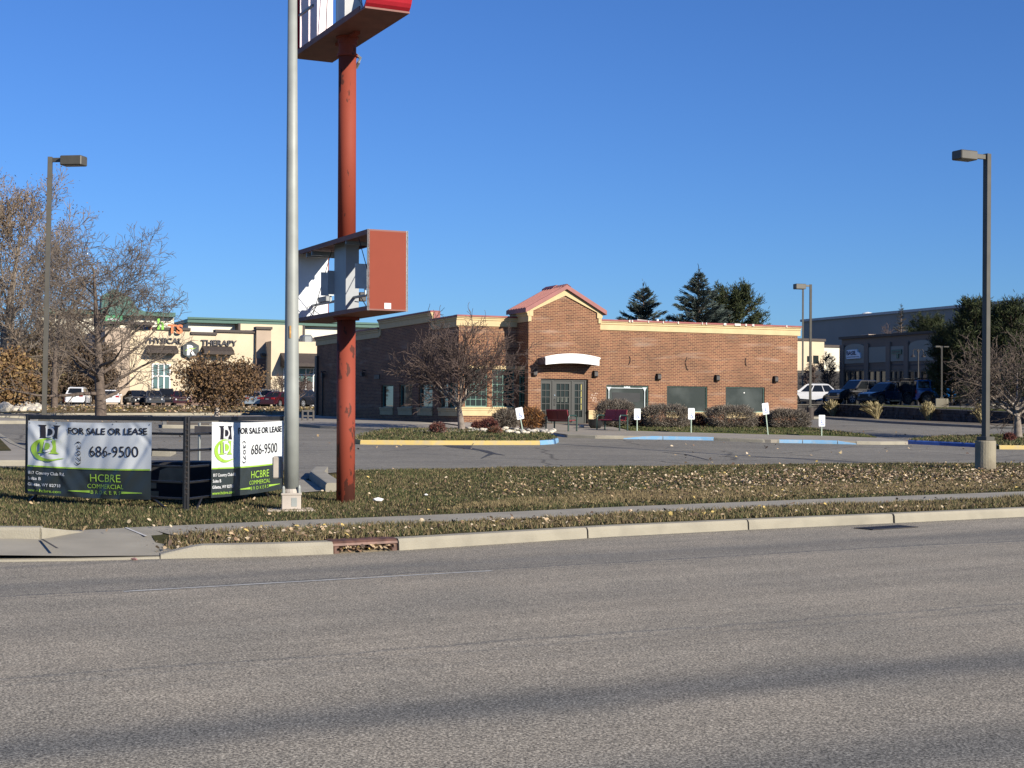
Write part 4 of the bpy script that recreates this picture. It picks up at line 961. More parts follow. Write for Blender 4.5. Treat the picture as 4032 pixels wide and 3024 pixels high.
# banner artwork
m_vinw = M('white_vinyl', (0.74,0.77,0.78), 0.5, var=0.02, scale=2)
m_vind = M('dark_slate_vinyl', (0.035,0.045,0.047), 0.35, var=0.06, scale=2)
m_vinb = M('black_print', (0.02,0.018,0.025), 0.5, var=0.05)
m_ving = M('lime_print', (0.36,0.60,0.07), 0.5, var=0.05)
m_vinl = M('white_print', (0.75,0.76,0.76), 0.5, var=0.02)
def banner(parent, x_left, x_right, z_bot, z_top, label, seed, amp, name='banner'):
    """hangs on the viewer's side of a panel; s runs 0..1 from the viewer's left to right, t bottom to top"""
    rnd = random.Random(seed)
    W_, H_ = abs(x_right-x_left), z_top-z_bot
    flip = 1 if x_right > x_left else -1
    rz = parent.rotation_euler.z
    loc = Vector(parent.location) + Matrix.Rotation(rz, 3, 'Z') @ Vector((x_left, -0.03*(-1 if flip < 0 else 1)*1.0, z_bot))
    o = thing(name, label, 'banner', loc, rz + (PI if flip < 0 else 0), 'for sale or lease banners')
    folds = [(rnd.uniform(-0.2,1.2), rnd.uniform(-0.5,0.5), rnd.uniform(0.012,0.045), rnd.uniform(0.3,0.8)*rnd.choice((1,1,-1))) for _ in range(15)]
    def disp(x, z):
        s, t = x/W_, z/H_
        d = 0.0
        for c, k, w, a in folds:
            q = (s - c - k*(t-0.5))/w; d += a*math.exp(-q*q)*amp
        d += amp*0.9*math.sin(s*9+t*3)*0.5 + amp*0.8*math.sin(s*23 - t*14)*0.35
        for g in (0.02,0.28,0.62,0.98):       # pulled at the eyelets
            r = math.hypot((s-g)*W_, (1-t)*H_); d -= amp*1.2*math.exp(-(r/0.12)**2)
        edge = min(s, 1-s, t, 1-t)*12; d *= min(1, 0.25+edge)
        return -0.035 - abs(amp)*1.5 - d
    def cloth(x0, x1, z0, z1, mat, nm):
        nx, nz = 90, 30; vs = []; fs = []
        for j in range(nz+1):
            for i in range(nx+1):
                x = x0+(x1-x0)*i/nx; z = z0+(z1-z0)*j/nz; vs.append((x, disp(x, z), z - 0.02*math.sin(PI*x/W_)))
        for j in range(nz):
            for i in range(nx): a = j*(nx+1)+i; fs.append((a, a+1, a+nx+2, a+nx+1))
        mb = MB(); mb.add(vs, fs); return mb.build(nm, mat, o, smooth=True, fix=False)
    zsplit = H_*0.375
    cloth(0, W_, zsplit, H_, m_vinw, 'white_field'); dk = cloth(0, W_, 0, zsplit, m_vind, 'dark_field')
    def drape(me, nm, mat, parent_=o, off=0.009):
        bm = bmesh.new(); bm.from_mesh(me); bpy.data.meshes.remove(me)
        xs = [v.co.x for v in bm.verts]; zs = [v.co.z for v in bm.verts]
        for ax, lo, hi in ((0, min(xs), max(xs)), (2, min(zs), max(zs))):
            t_ = lo+0.03
            while t_ < hi:
                co = [0,0,0]; no = [0,0,0]; co[ax] = t_; no[ax] = 1
                bmesh.ops.bisect_plane(bm, geom=bm.verts[:]+bm.edges[:]+bm.faces[:], plane_co=co, plane_no=no); t_ += 0.033
        bmesh.ops.triangulate(bm, faces=bm.faces[:])
        for v in bm.verts: v.co.y = disp(v.co.x, v.co.z) - off; v.co.z -= 0.02*math.sin(PI*v.co.x/W_)
        m2 = bpy.data.meshes.new(nm); bm.to_mesh(m2); bm.free()
        return link(nm, m2, mat, parent_)
    def txt(s, x, z, h, w, mat, bold=0.0, nm='lettering', rot=0, sp=1.0):
        me = text_mesh(s, h*H_, bold, 0, sp); co = [v.co[:] for v in me.vertices]
        x0 = min(c[0] for c in co); x1 = max(c[0] for c in co); y0 = 0.0
        k = w*W_/(x1-x0) if not rot else h*0+1
        if rot:                                   # reads downwards
            L_ = x1-x0; kk = w*H_/L_
            for v in me.vertices: a, b = (v.co.x-x0)*kk, v.co.y; v.co = (x*W_ + b, 0, z*H_ - a)
        else:
            for v in me.vertices: a, b = (v.co.x-x0)*k, v.co.y; v.co = (x*W_ + a, 0, z*H_ + b)
        return drape(me, nm, mat)
    def poly(ps, mat, nm='logo', off=0.009):
        me = bpy.data.meshes.new('q'); vs, fs = [], []
        for p in ps: fs.append(tuple(range(len(vs), len(vs)+len(p)))); vs += [(a*W_, 0, b*H_) for a, b in p]
        me.from_pydata(vs, [], fs); return drape(me, nm, mat, off=off)
    # text, measured on the photographed banner (1990 wide, 1270 high)
    F = lambda x, y: ((x-110)/1990, 1-(y-120)/1280)
    txt('FOR SALE OR LEASE', *F(780,318), 0.085, 0.632, m_vinb, 0.035)
    txt('686-9500', *F(1138,695), 0.148, 0.385, m_vinb, 0.0)
    txt('(307)', F(925,0)[0], F(0,445)[1], 0.08, 0.31, m_vinb, 0.0, rot=1)
    txt('817 Country Club Rd.', *F(138,1045), 0.042, 0.30, m_vinl, 0.025); txt('Suite B', *F(130,1145), 0.042, 0.105, m_vinl, 0.025)
    txt('Gillette, WY 82718', *F(122,1248), 0.042, 0.27, m_vinl, 0.025); txt('www.hcbre.com', *F(122,1350), 0.042, 0.28, m_ving, 0.015)
    txt('HCBRE', *F(1150,1118), 0.105, 0.25, m_ving, 0.0); txt('COMMERCIAL', *F(1100,1232), 0.060, 0.295, m_ving, 0.0); txt('BROKERS', *F(1150,1328), 0.050, 0.245, m_ving, -0.005, sp=1.7)
    poly([[F(805,1287),F(1135,1272),F(1135,1312),F(805,1297)]], m_ving, 'rule_line'); poly([[F(1655,1272),F(1980,1287),F(1980,1295),F(1655,1312)]], m_ving, 'rule_line')
    poly([[F(112,893),F(2090,893),F(2090,918),F(112,918)]], m_ving, 'green_line')
    def Hs(x0, x1, y0, y1, sw, flare):           # two serifed stems
        out = []
        for a in (0, 1):
            xl = x0 if a == 0 else x1-sw
            cx = xl+sw/2
            out.append([F(xl-flare*(1 if a == 0 else .6),y0),F(xl+sw+flare*(.6 if a == 0 else 1),y0),F(xl+sw,y0+30),F(xl+sw,y1-22),F(xl+sw+12,y1),F(xl-12,y1),F(xl,y1-22),F(xl,y0+30)])
        return out
    poly(Hs(318,604,183,412,68,40), m_vinb)
    def D(x0, x1, y0, y1):
        r = (x1-x0); cy = (y0+y1)/2; hh = (y1-y0)/2
        return [F(x0,y0)] + [F(x0+r*0.35+r*0.65*math.sin(PI*i/10), cy-hh*math.cos(PI*i/10)) for i in range(11)] + [F(x0,y1)]
    poly([D(392,556,215,396)], m_vinl, off=0.015); poly([D(424,520,248,362)], m_vinb, off=0.021)
    sw_ = []
    N_ = 26                                       # green swoosh, a crescent open to the right
    for i in range(N_+1):
        a = math.radians(62 + 236*i/N_); sw_.append((440+275*math.cos(a)*1.0, 612-200*math.sin(a)))
    inn = []
    for i in range(N_+1):
        a = math.radians(298 - 236*i/N_); inn.append((500+250*math.cos(a), 600-172*math.sin(a)))
    sw_[0] = (700,468); sw_[-1] = (715,745)
    quads = []
    for i in range(N_): quads.append([F(*sw_[i]), F(*sw_[i+1]), F(*inn[N_-i-1]), F(*inn[N_-i])])
    poly(quads, m_ving)
    gr = Hs(312,592,448,660,60,0)
    for g_ in gr: pass
    poly([[F(312,470),F(372,425),F(372,640),F(408,674),F(272,674),F(312,640)], [F(520,440),F(588,440),F(588,640),F(640,674),F(480,674),F(520,640)]], m_ving, off=0.013)
    poly([D(385,548,452,650)], m_vinl, off=0.019); poly([D(412,510,490,610)], m_ving, off=0.025)
    for g in (0.015, 0.235, 0.70, 0.985):
        mb = MB(); mb.tube([(g*W_, disp(g*W_, H_*0.97)-0.006, H_*0.97), (g*W_, disp(g*W_, H_*0.97)+0.02, H_*0.97)], 0.010, 8); mb.build('eyelet', m_stl, o)
    return o
banner(pL, 3.44, 0.66, 0.16, 1.40, 'wide creased for sale or lease banner in full sun at the left of the fence', 3, 0.021)
banner(pR, 0.715, 3.60, 0.17, 1.41, 'for sale or lease banner crossed by the dark shadow strip of the silver pole', 8, 0.009)
# black box and wooden barricade behind the panels
c = Vector(G(785,1990)); bx = thing('storage_box', 'low black box with tan cardboard patches behind the corral panels', 'box', (-5.75, 26.0, gz(-5.75,26.0)), math.radians(4))
mb = MB(); mb.bbox(-1.35, -0.35, 0.0, 1.05, 0.5, 0.66, 0.03); mb.build('box_body', M('black_tarpaulin', (0.012,0.012,0.014), 0.7, var=0.3, bump=0.5, bscale=6), bx)
m_card = M('tan_cardboard', (0.50,0.33,0.19), 0.9, var=0.12, scale=6)
mb = MB(); mb.prism([(-0.43,0.30),(-0.40,0.52),(-0.22,0.585),(-0.02,0.585),(0.02,0.48),(0.07,0.46),(0.06,0.30)], -0.375, -0.355); mb.build('cardboard_patch', m_card, bx)
mb = MB(); mb.prism([(-0.66,0.20),(-0.66,0.32),(-0.46,0.31),(-0.46,0.20)], -0.375, -0.355); mb.build('cardboard_patch', m_card, bx)
mb = MB(); mb.prism([(-0.66,-0.06+0.06),(-0.66,0.16),(-0.42,0.15),(-0.42,0.0+0.02)], -0.375, -0.355); mb.build('cardboard_patch', m_card, bx)
bc = Vector(G(783,1845)); br_ = thing('barricade', 'small barricade of two brown planks on a pale post behind the corral panels', 'barricade', (bc.x, bc.y, gz(bc.x, bc.y)), math.radians(-35))
k_ = bc.y/FOC
mb = MB(); mb.bbox(-0.03,-0.02,0,0.03,0.02,180*k_,0.004); mb.build('post', m_galv, br_)
for z in (168, 30):
    mb = MB(); mb.bbox(-0.12,-0.05,(z-28)*k_,1.5,-0.025,z*k_,0.006); mb.build('plank', M('grey_brown_plank', (0.19,0.16,0.14), 0.9, var=0.2, scale=4), br_)
# ------------------------------------------------------------------ plants
def unit(v): return v/ (np.linalg.norm(v)+1e-9)
def rot_about(v, axis, a):
    axis = unit(axis); return v*math.cos(a) + np.cross(axis, v)*math.sin(a) + axis*np.dot(axis, v)*(1-math.cos(a))
class Wood:
    def __init__(s): s.seg = []                       # (p0,p1,r0,r1,sides)
    def arrays(s, sides=5, rmin3=0.02):
        V, F = [], []; n = 0
        for p0, p1, r0, r1 in s.seg:
            k = sides if r0 > rmin3 else 3
            d = unit(p1-p0); ref = np.array((0,0,1.0)) if abs(d[2]) < 0.9 else np.array((1.0,0,0))
            a = unit(np.cross(d, ref)); b = np.cross(d, a)
            an = np.arange(k)*2*PI/k; ring = np.outer(np.cos(an), a) + np.outer(np.sin(an), b)
            V.append(p0 + ring*r0); V.append(p1 + ring*r1)
            i = np.arange(k); F.append(np.stack([n+i, n+(i+1)%k, n+k+(i+1)%k, n+k+i], 1)); n += 2*k
        return np.concatenate(V), np.concatenate(F)
def grow(w, rnd, p, d, L_, r, depth, P, tips):
    """one branch as bent segments, then its side shoots"""
    n = P['seg'][min(depth, len(P['seg'])-1)]; step = L_/n; pts = [p]; dirs = [d]; cur = p; rr = r
    tropism = P['up'][min(depth, len(P['up'])-1)]; jit = P['jit'][min(depth, len(P['jit'])-1)]
    end_r = max(r*P['taper'], P['rtip'])
    for i in range(n):
        d = unit(d + np.array([rnd.gauss(0, jit), rnd.gauss(0, jit), rnd.gauss(0, jit) + tropism]) + P.get('lean', np.zeros(3))*0.1)
        nxt = cur + d*step; r1 = r + (end_r-r)*(i+1)/n
        w.seg.append((cur, nxt, rr, r1)); cur = nxt; rr = r1; pts.append(cur); dirs.append(d)
    if depth >= P['depth']:
        tips.append((cur, d)); return
    k = P['kids'][min(depth, len(P['kids'])-1)]; t0 = P['start'][min(depth, len(P['start'])-1)]
    az = rnd.uniform(0, 2*PI)
    for j in range(k):
        t = t0 + (1-t0)*(j+rnd.random())/k; f = t*n; i = min(int(f), n-1); q = pts[i] + (pts[i+1]-pts[i])*(f-i)
        dd = dirs[min(i+1, n)]; az += 2.4 + rnd.uniform(-0.5, 0.5)
        ref = np.array((0,0,1.0)) if abs(dd[2]) < 0.85 else np.array((1.0,0,0))
        side = unit(np.cross(dd, ref)); side = rot_about(side, dd, az)
        ang = math.radians(rnd.uniform(*P['ang'][min(depth, len(P['ang'])-1)]))
        nd_ = unit(dd*math.cos(ang) + side*math.sin(ang))
        ll = P['len'][min(depth, len(P['len'])-1)]*rnd.uniform(0.65, 1.15)*(1 - P['fall']*t)
        grow(w, rnd, q, nd_, ll, max((r + (end_r-r)*t)*P['rk'], P['rtip']*1.1), depth+1, P, tips)
m_bark = M('grey_bark', (0.125,0.095,0.075), 0.95, var=0.3, scale=6, bump=0.6, bscale=20, detail=6)
m_barkl = M('pale_bark', (0.24,0.20,0.165), 0.95, var=0.3, scale=5, bump=0.5, bscale=20)
m_twig = M('reddish_twigs', (0.105,0.072,0.060), 0.9, var=0.25, scale=3)
m_twigg = M('grey_twigs', (0.155,0.125,0.10), 0.9, var=0.25, scale=3)
def leaf_cloud(name, pts, rnd_seed, n_per, spread, size, mats, parent, stretch=1.0):
    rs = np.random.RandomState(rnd_seed); P_ = np.repeat(np.array(pts), n_per, axis=0); N = len(P_)
    c = P_ + rs.normal(0, spread, (N, 3))*np.array([1,1,stretch])
    a = rs.normal(size=(N,3)); a /= np.linalg.norm(a, axis=1, keepdims=True); b = np.cross(a, rs.normal(size=(N,3))); b /= np.linalg.norm(b, axis=1, keepdims=True)
    s = size*rs.uniform(0.6, 1.3, (N,1)); v = np.stack([c-a*s, c+b*s*0.55, c+a*s, c-b*s*0.55], 1).reshape(-1,3)
    f = np.arange(N*4).reshape(N,4); mi = rs.randint(0, len(mats), N)
    return npmesh(name, v, f, mats, parent, mi)
def tree(name, label, x, y, z, P, seed, bark, twig, cat='tree', leaves=None, group=None, split=0.03):
    rnd = random.Random(seed); w = Wood(); tips = []
    P = dict(P); d0 = np.array(P.get('d0', (0,0,1.0)), float)
    grow(w, rnd, np.zeros(3), unit(d0), P['trunk'], P['r'], 0, P, tips)
    o = thing(name, label, cat, (x, y, z), 0, group)
    big = Wood(); big.seg = [s for s in w.seg if s[2] >= split]; sm = Wood(); sm.seg = [s for s in w.seg if s[2] < split]
    V, F = big.arrays(7, 0.03); npmesh('trunk', V, F, [bark], o, smooth=True)
    if sm.seg: V, F = sm.arrays(3); npmesh('crown', V, F, [twig], o)
    if leaves:
        pts = [t[0] for t in tips] + [s[1] for s in sm.seg[::leaves.get('skip', 3)]]
        leaf_cloud('foliage', pts, seed, leaves['n'], leaves['spread'], leaves['size'], leaves['mats'], o)
    print(name, len(w.seg), len(tips))
    return o
k_of = lambda Y: Y/FOC
# A: crab-apple in the island before the building
p = G(1818,1705); kA = k_of(p[1])
tree('bare_tree', 'spreading leafless tree with reddish twigs in the bed before the brick building', p[0], p[1], gz(*p)+0.1,
     dict(trunk=118*kA, r=0.165, depth=4, seg=[4,6,5,4,3], up=[0.0,0.055,0.06,0.05,0.02], jit=[0.05,0.10,0.13,0.16,0.2], taper=0.35, rtip=0.0085, kids=[12,8,6,5,0], start=[0.68,0.18,0.2,0.15],
          ang=[(36,74),(20,48),(20,50),(20,50)], len=[300*kA,155*kA,88*kA,42*kA], fall=0.22, rk=0.62, d0=(-0.04,0,1)), 11, m_barkl, m_twig)
# B: taller bare tree in the left car park
pB = G(398,1652); kB = k_of(pB[1])
tree('bare_tree', 'tall leafless tree with bent grey branches behind the left banner', pB[0], pB[1], gz(*pB),
     dict(trunk=600*kB, r=0.30, depth=4, seg=[8,7,5,4,3], up=[0.0,0.045,0.04,0.03,0.0], jit=[0.018,0.10,0.14,0.18,0.2], taper=0.14, rtip=0.010, kids=[30,7,5,4,0], start=[0.13,0.22,0.2,0.15],
          ang=[(52,84),(25,55),(25,60),(25,60)], len=[480*kB,200*kB,100*kB,48*kB], fall=0.50, rk=0.40), 5, m_bark, m_twigg)
# C: low tree still holding brown leaves
m_lf = [M('brown_leaf', (0.140,0.080,0.040), 0.85, var=0.2, scale=9), M('ochre_leaf', (0.20,0.120,0.052), 0.85, var=0.2, scale=9), M('dark_brown_leaf', (0.075,0.047,0.028), 0.85, var=0.2, scale=9), M('olive_leaf', (0.12,0.095,0.04), 0.85)]
pC = G(852,1652); kC = k_of(pC[1])
tree('brown_leaved_tree', 'round low tree full of brown leaves before the therapy building', pC[0], pC[1], gz(*pC),
     dict(trunk=86*kC, r=0.17, depth=3, seg=[4,5,4,3], up=[0.0,0.05,0.02,0.0], jit=[0.05,0.10,0.14,0.16], taper=0.4, rtip=0.012, kids=[11,8,7,0], start=[0.80,0.2,0.2],
          ang=[(35,70),(30,60),(25,60)], len=[172*kC,82*kC,42*kC], fall=0.2, rk=0.6, d0=(0.06,0,1)), 21, M('whitish_bark', (0.42,0.37,0.33), 0.9, var=0.35, scale=5), m_twigg, leaves=dict(n=11, spread=0.22, size=0.075, mats=m_lf[:3], skip=2))
# D: big cottonwood at the left edge and its neighbour
def at_base(px, Y): x = atY(px, 1600, Y).x; return x, Y, gz(x, Y)
x, y, z = at_base(10, 112); k = k_of(112)
cot = dict(trunk=700*k, r=0.5, depth=4, seg=[8,7,6,4,3], up=[0.0,0.10,0.08,0.05,0.0], jit=[0.03,0.08,0.10,0.12,0.15], taper=0.12, rtip=0.016, kids=[26,8,6,4,0], start=[0.10,0.12,0.15,0.1],
           ang=[(34,60),(20,40),(20,45),(20,50)], len=[470*k,190*k,95*k,45*k], fall=0.55, rk=0.36)
tree('cottonwood_tree', 'tallest leafless pale tree at the left edge of the picture', x, y, z, cot, 31, M('cottonwood_bark', (0.26,0.22,0.18), 0.95, var=0.35, scale=2), M('pale_brown_twigs', (0.28,0.215,0.155), 0.9, var=0.25), leaves=dict(n=1, spread=0.25, size=0.08, mats=m_lf[:3], skip=400))
x, y, z = at_base(215, 104); k = k_of(104)
cot2 = dict(cot, trunk=470*k, r=0.26, len=[360*k,160*k,85*k,42*k], kids=[16,7,5,3,0], lean=np.array((0.30,0,0.0)), rtip=0.013)
tree('cottonwood_tree', 'leafless pale tree leaning right behind the left lamp post', x, y, z, cot2, 34, m_bark, M('pale_brown_twigs', (0,0,0)), leaves=dict(n=1, spread=0.25, size=0.08, mats=m_lf[:3], skip=250))
# E, F: brown foliage masses at the left
def bush_tree(name, label, px, Y, hpx, wpx, seed, mats, n=7, size=0.13, skip=2, trunkfrac=0.25):
    x, y, z = at_base(px, Y); k = k_of(Y)
    return tree(name, label, x, y, z, dict(trunk=hpx*k*0.55, r=0.2, depth=3, seg=[5,5,4,3], up=[0.0,0.05,0.03,0.0], jit=[0.05,0.10,0.14,0.16], taper=0.3, rtip=0.014, kids=[15,9,7,0], start=[trunkfrac,0.15,0.15],
          ang=[(35,85),(30,65),(25,60)], len=[wpx*k*0.62,wpx*k*0.34,wpx*k*0.18], fall=0.15, rk=0.5), seed, m_bark, m_twigg, leaves=dict(n=n, spread=0.3, size=size, mats=mats, skip=skip))
m_or = [M('orange_brown_leaf', (0.20,0.115,0.045), 0.85), M('golden_leaf', (0.27,0.175,0.07), 0.85), m_lf[0]]
bush_tree('brown_leaved_tree', 'orange brown leafy tree low at the left edge', 20, 96, 265, 135, 41, m_or, n=14)
bush_tree('brown_leaved_tree', 'dull olive brown tree behind the left lamp post, beside the tall leafless tree', 130, 118, 430, 150, 43, [m_lf[2], m_lf[3], M('dull_brown_leaf', (0.14,0.095,0.055), 0.85)], n=10, trunkfrac=0.1)
bush_tree('brown_leaved_tree', 'dark brown tree behind the white car at the left', 268, 150, 400, 130, 44, [m_lf[2], M('dull_brown_leaf', (0,0,0))], n=8, trunkfrac=0.1)
bush_tree('brown_leaved_tree', 'dark shaded tree between the leafless tree and the white parked car', 400, 150, 300, 110, 46, [m_lf[2], M('dull_brown_leaf', (0,0,0))], n=7, trunkfrac=0.1)
# K: small bare trees in front of the mall's right part
for px, Y, h, lab, sd in ((1175,132,190,'small leafless tree before the dark awning left of the brick building',51),(1110,140,175,'small leafless tree at the right edge of the beige therapy building',52)):
    x, y, z = at_base(px, Y); k = k_of(Y)
    tree('small_bare_tree', lab, x, y, z, dict(trunk=h*0.5*k, r=0.11, depth=3, seg=[4,4,4,3], up=[0,0.06,0.04,0], jit=[0.05,0.1,0.14,0.16], taper=0.3, rtip=0.014, kids=[12,7,5,0], start=[0.3,0.2,0.2], ang=[(30,65),(25,50),(25,55)], len=[h*0.45*k,h*0.22*k,h*0.12*k], fall=0.3, rk=0.5), sd, m_bark, m_twig)
# G: bare tree at the right edge
p = G(4008,1738); kG = k_of(p[1])
tree('bare_tree', 'low spreading leafless tree at the right edge behind the lamp post', p[0], p[1], gz(*p)+0.1,
     dict(trunk=150*kG, r=0.19, depth=4, seg=[4,5,5,4,3], up=[0.0,0.035,0.03,0.02,0.0], jit=[0.05,0.10,0.13,0.16,0.2], taper=0.4, rtip=0.009, kids=[11,8,6,4,0], start=[0.55,0.2,0.2,0.15],
          ang=[(45,80),(25,55),(25,60),(25,60)], len=[290*kG,150*kG,85*kG,42*kG], fall=0.2, rk=0.6, d0=(0.05,0,1)), 61, m_barkl, m_bark)
# bare trees against the grey warehouse
for px, Y, h, w, lab, sd in ((3375,175,290,90,'leafless tree rising behind the left end of the dark shop building',71),(3490,185,340,130,'leafless reddish tree mass behind the dark shop building',72),(3262,150,250,75,'leafless tree against the cream building at the corner of the dark shops',73),(3185,142,210,60,'leafless tree seen just right of the brick building',74),(3440,190,320,110,'leafless reddish tree behind the dark shops, left of the tall mass',76)):
    x = atY(px, 1600, Y).x; k = k_of(Y)
    tree('background_bare_tree', lab, x, Y, 2.0, dict(trunk=h*0.75*k, r=0.16, depth=3, seg=[5,4,4,3], up=[0,0.07,0.05,0], jit=[0.04,0.09,0.13,0.16], taper=0.2, rtip=0.018, kids=[18,8,6,0], start=[0.25,0.2,0.2], ang=[(25,55),(20,45),(25,50)], len=[w*0.75*k,w*0.4*k,w*0.2*k], fall=0.35, rk=0.42), sd, m_bark, m_twig)

# conifers: whorls of drooping boughs clothed in short needle sprays
def conifer(name, label, x, y, z, H_, R_, seed, cols, crown0=0.05, whorl=0.34, droop=0.12, shape=1.0, dens=1.0, size=0.13, pine=False, rag=0.35, tip=1.0):
    rs = np.random.RandomState(seed); rnd = random.Random(seed); o = thing(name, label, 'tree', (x, y, z))
    w = Wood(); w.seg.append((np.zeros(3), np.array((0,0,H_*0.6)), H_*0.022, H_*0.012)); w.seg.append((np.array((0,0,H_*0.6)), np.array((0,0,H_)), H_*0.012, 0.02))
    C_, D_, S_ = [], [], []
    zz = H_*crown0
    while zz < H_*0.985:
        f = (zz/H_ - crown0)/(1-crown0)
        rr = R_*((1-f)**shape if not pine else math.sqrt(max(0.02, 1-(2*(f*0.93+0.03)-0.85)**2/1.35))*0.95)
        nb = max(4, int((11 if not pine else 8)*(0.5+rr/R_)))
        for j in range(nb):
            a = rnd.uniform(0, 2*PI); L_ = rr*rnd.uniform(1-rag, 1.08)
            up0 = rnd.uniform(0.0, 0.25) if not pine else rnd.uniform(0.1, 0.7)
            e = np.array((math.cos(a), math.sin(a), up0 + 0.5*f)); e = unit(e); base = np.array((0,0,zz)); n = max(2, int(L_/0.45)); cur = base
            tipd = e.copy()
            for i in range(n):
                d = unit(e + np.array((0,0,-droop*(i/n)*2 + (0.5*max(0, i/n-0.6) if not pine else 0.25*i/n)))); nx = cur + d*L_/n
                w.seg.append((cur, nx, 0.03*(1-i/n)+0.012, 0.03*(1-(i+1)/n)+0.012))
                m = int((10 if not pine else 9)*dens*(0.45+0.9*i/n)*max(0.5, L_/n/0.45))
                t = rs.rand(m,1); q = cur + (nx-cur)*t; side = np.cross(d, (0,0,1.0)); side = unit(side)
                wd_ = 0.30*(1-0.55*i/n)*min(1.2, L_*0.35+0.2)
                lat = rs.uniform(-1,1,(m,1)); q = q + side*lat*wd_ + np.array((0,0,1.0))*rs.normal(0, 0.055 if not pine else 0.10, (m,1))
                dd = d + side*lat*0.9 + rs.normal(0, 0.22 if not pine else 0.5, (m,3)) + np.array((0,0,0.08 if not pine else 0.35))
                C_.append(q); D_.append(dd); S_.append(np.full(m, 1.0)); cur = nx
            if pine:
                m = int(16*dens); C_.append(cur + rs.normal(0, 0.17, (m,3))); D_.append(rs.normal(0,0.7,(m,3)) + d*0.6 + np.array((0,0,0.5))); S_.append(np.full(m, 1.0))
        zz += whorl*rnd.uniform(0.75, 1.25)*(1-0.45*f)
    m = 14; C_.append(np.array((0,0,H_)) + rs.normal(0,0.06,(m,3))*np.array([1,1,3])); D_.append(rs.normal(0,0.3,(m,3))+np.array((0,0,1.0))); S_.append(np.full(m,1.0))
    c = np.concatenate(C_); d = np.concatenate(D_); d /= np.linalg.norm(d, axis=1, keepdims=True); N = len(c)
    # each spray: three narrow blades around its axis
    b = np.cross(d, rs.normal(size=(N,3))); b /= np.linalg.norm(b, axis=1, keepdims=True); e = np.cross(d, b)
    L_ = size*rs.uniform(0.7,1.4,(N,1)); wd_ = L_*0.10; V, F = [], []
    for ang in (0, 2.1, 4.2):
        s_ = b*math.cos(ang)+e*math.sin(ang)
        V.append(np.stack([c-s_*wd_*0.3, c+s_*wd_+d*L_*0.35, c+d*L_*1.15+s_*wd_*0.4, c+d*L_*0.5-s_*wd_*0.6], 1).reshape(-1,3))
    V = np.concatenate(V); F = np.arange(len(V)).reshape(-1,4); mi = np.tile(rs.randint(0, len(cols), N), 3)
    npmesh('crown', V, F, cols, o, mi)
    V, F = w.arrays(5, 0.02); npmesh('trunk', V, F, [m_bark], o)
    print(name, N*3); return o
m_sp = [M('blue_spruce_a', (0.075,0.105,0.088), 0.8, var=0.2, scale=8), M('blue_spruce_b', (0.125,0.16,0.14), 0.8, var=0.2, scale=8), M('blue_spruce_c', (0.045,0.066,0.056), 0.8)]
m_pn = [M('pine_a', (0.060,0.080,0.026), 0.8, var=0.2, scale=8), M('pine_b', (0.085,0.10,0.035), 0.8), M('pine_c', (0.025,0.036,0.014), 0.8)]
def con_at(px, Y, ytop, zb): 
    t = atY(px, ytop, Y); return t.x, Y, zb, t.z-zb
x,y,z,H_ = con_at(2534,112,1132,1.5); conifer('spruce_tree', 'blue spruce left of the tallest spruce, above the brick wing roof', x,y,z,H_, 4.9, 3, m_sp, whorl=0.36, dens=2.3, shape=0.82, rag=0.42, size=0.24)
x,y,z,H_ = con_at(2752,108,1073,1.5); conifer('spruce_tree', 'tallest blue spruce standing behind the brick wing', x,y,z,H_, 5.2, 4, m_sp, whorl=0.36, dens=2.4, shape=0.85, rag=0.42, size=0.24)
x,y,z,H_ = con_at(2885,114,1168,1.5); conifer('pine_tree', 'olive green pine right of the tallest spruce, above the brick wing roof', x,y,z,H_, 3.3, 6, m_pn, whorl=0.42, dens=2.0, pine=True, size=0.23, rag=0.35)
x,y,z,H_ = con_at(3548,165,1207,2.3); conifer('spruce_tree', 'small thin-topped spruce against the grey warehouse wall', x,y,z,H_, 3.0, 7, [M('brownish_spruce', (0.10,0.085,0.055), 0.85), m_sp[2]], whorl=0.6, dens=0.8, shape=0.9, size=0.2)
for i, (px, Y, yt, R_, zb, lab) in enumerate(((3838,104,1140,2.2,2.2,'tall pine just left of the right lamp post, rising highest of the pines'),(3660,175,1232,3.6,2.2,'dark pine rising over the dark shop roof, left of the tall pine'),(3985,103,1150,2.3,2.2,'tall pine right of the right lamp post'),(3748,108,1250,2.1,2.2,'lower pine left of the tallest one, overlapping the dark shop windows'),(4090,108,1195,3.0,2.2,'pine cut by the right edge of the picture'))):
    x,y,z,H_ = con_at(px,Y,yt,zb); conifer('pine_tree', lab, x,y,z,H_-1.3, R_, 20+i, m_pn, crown0=0.10 if i != 1 else 0.25, whorl=0.42, dens=1.9, pine=True, size=0.23, rag=0.45)

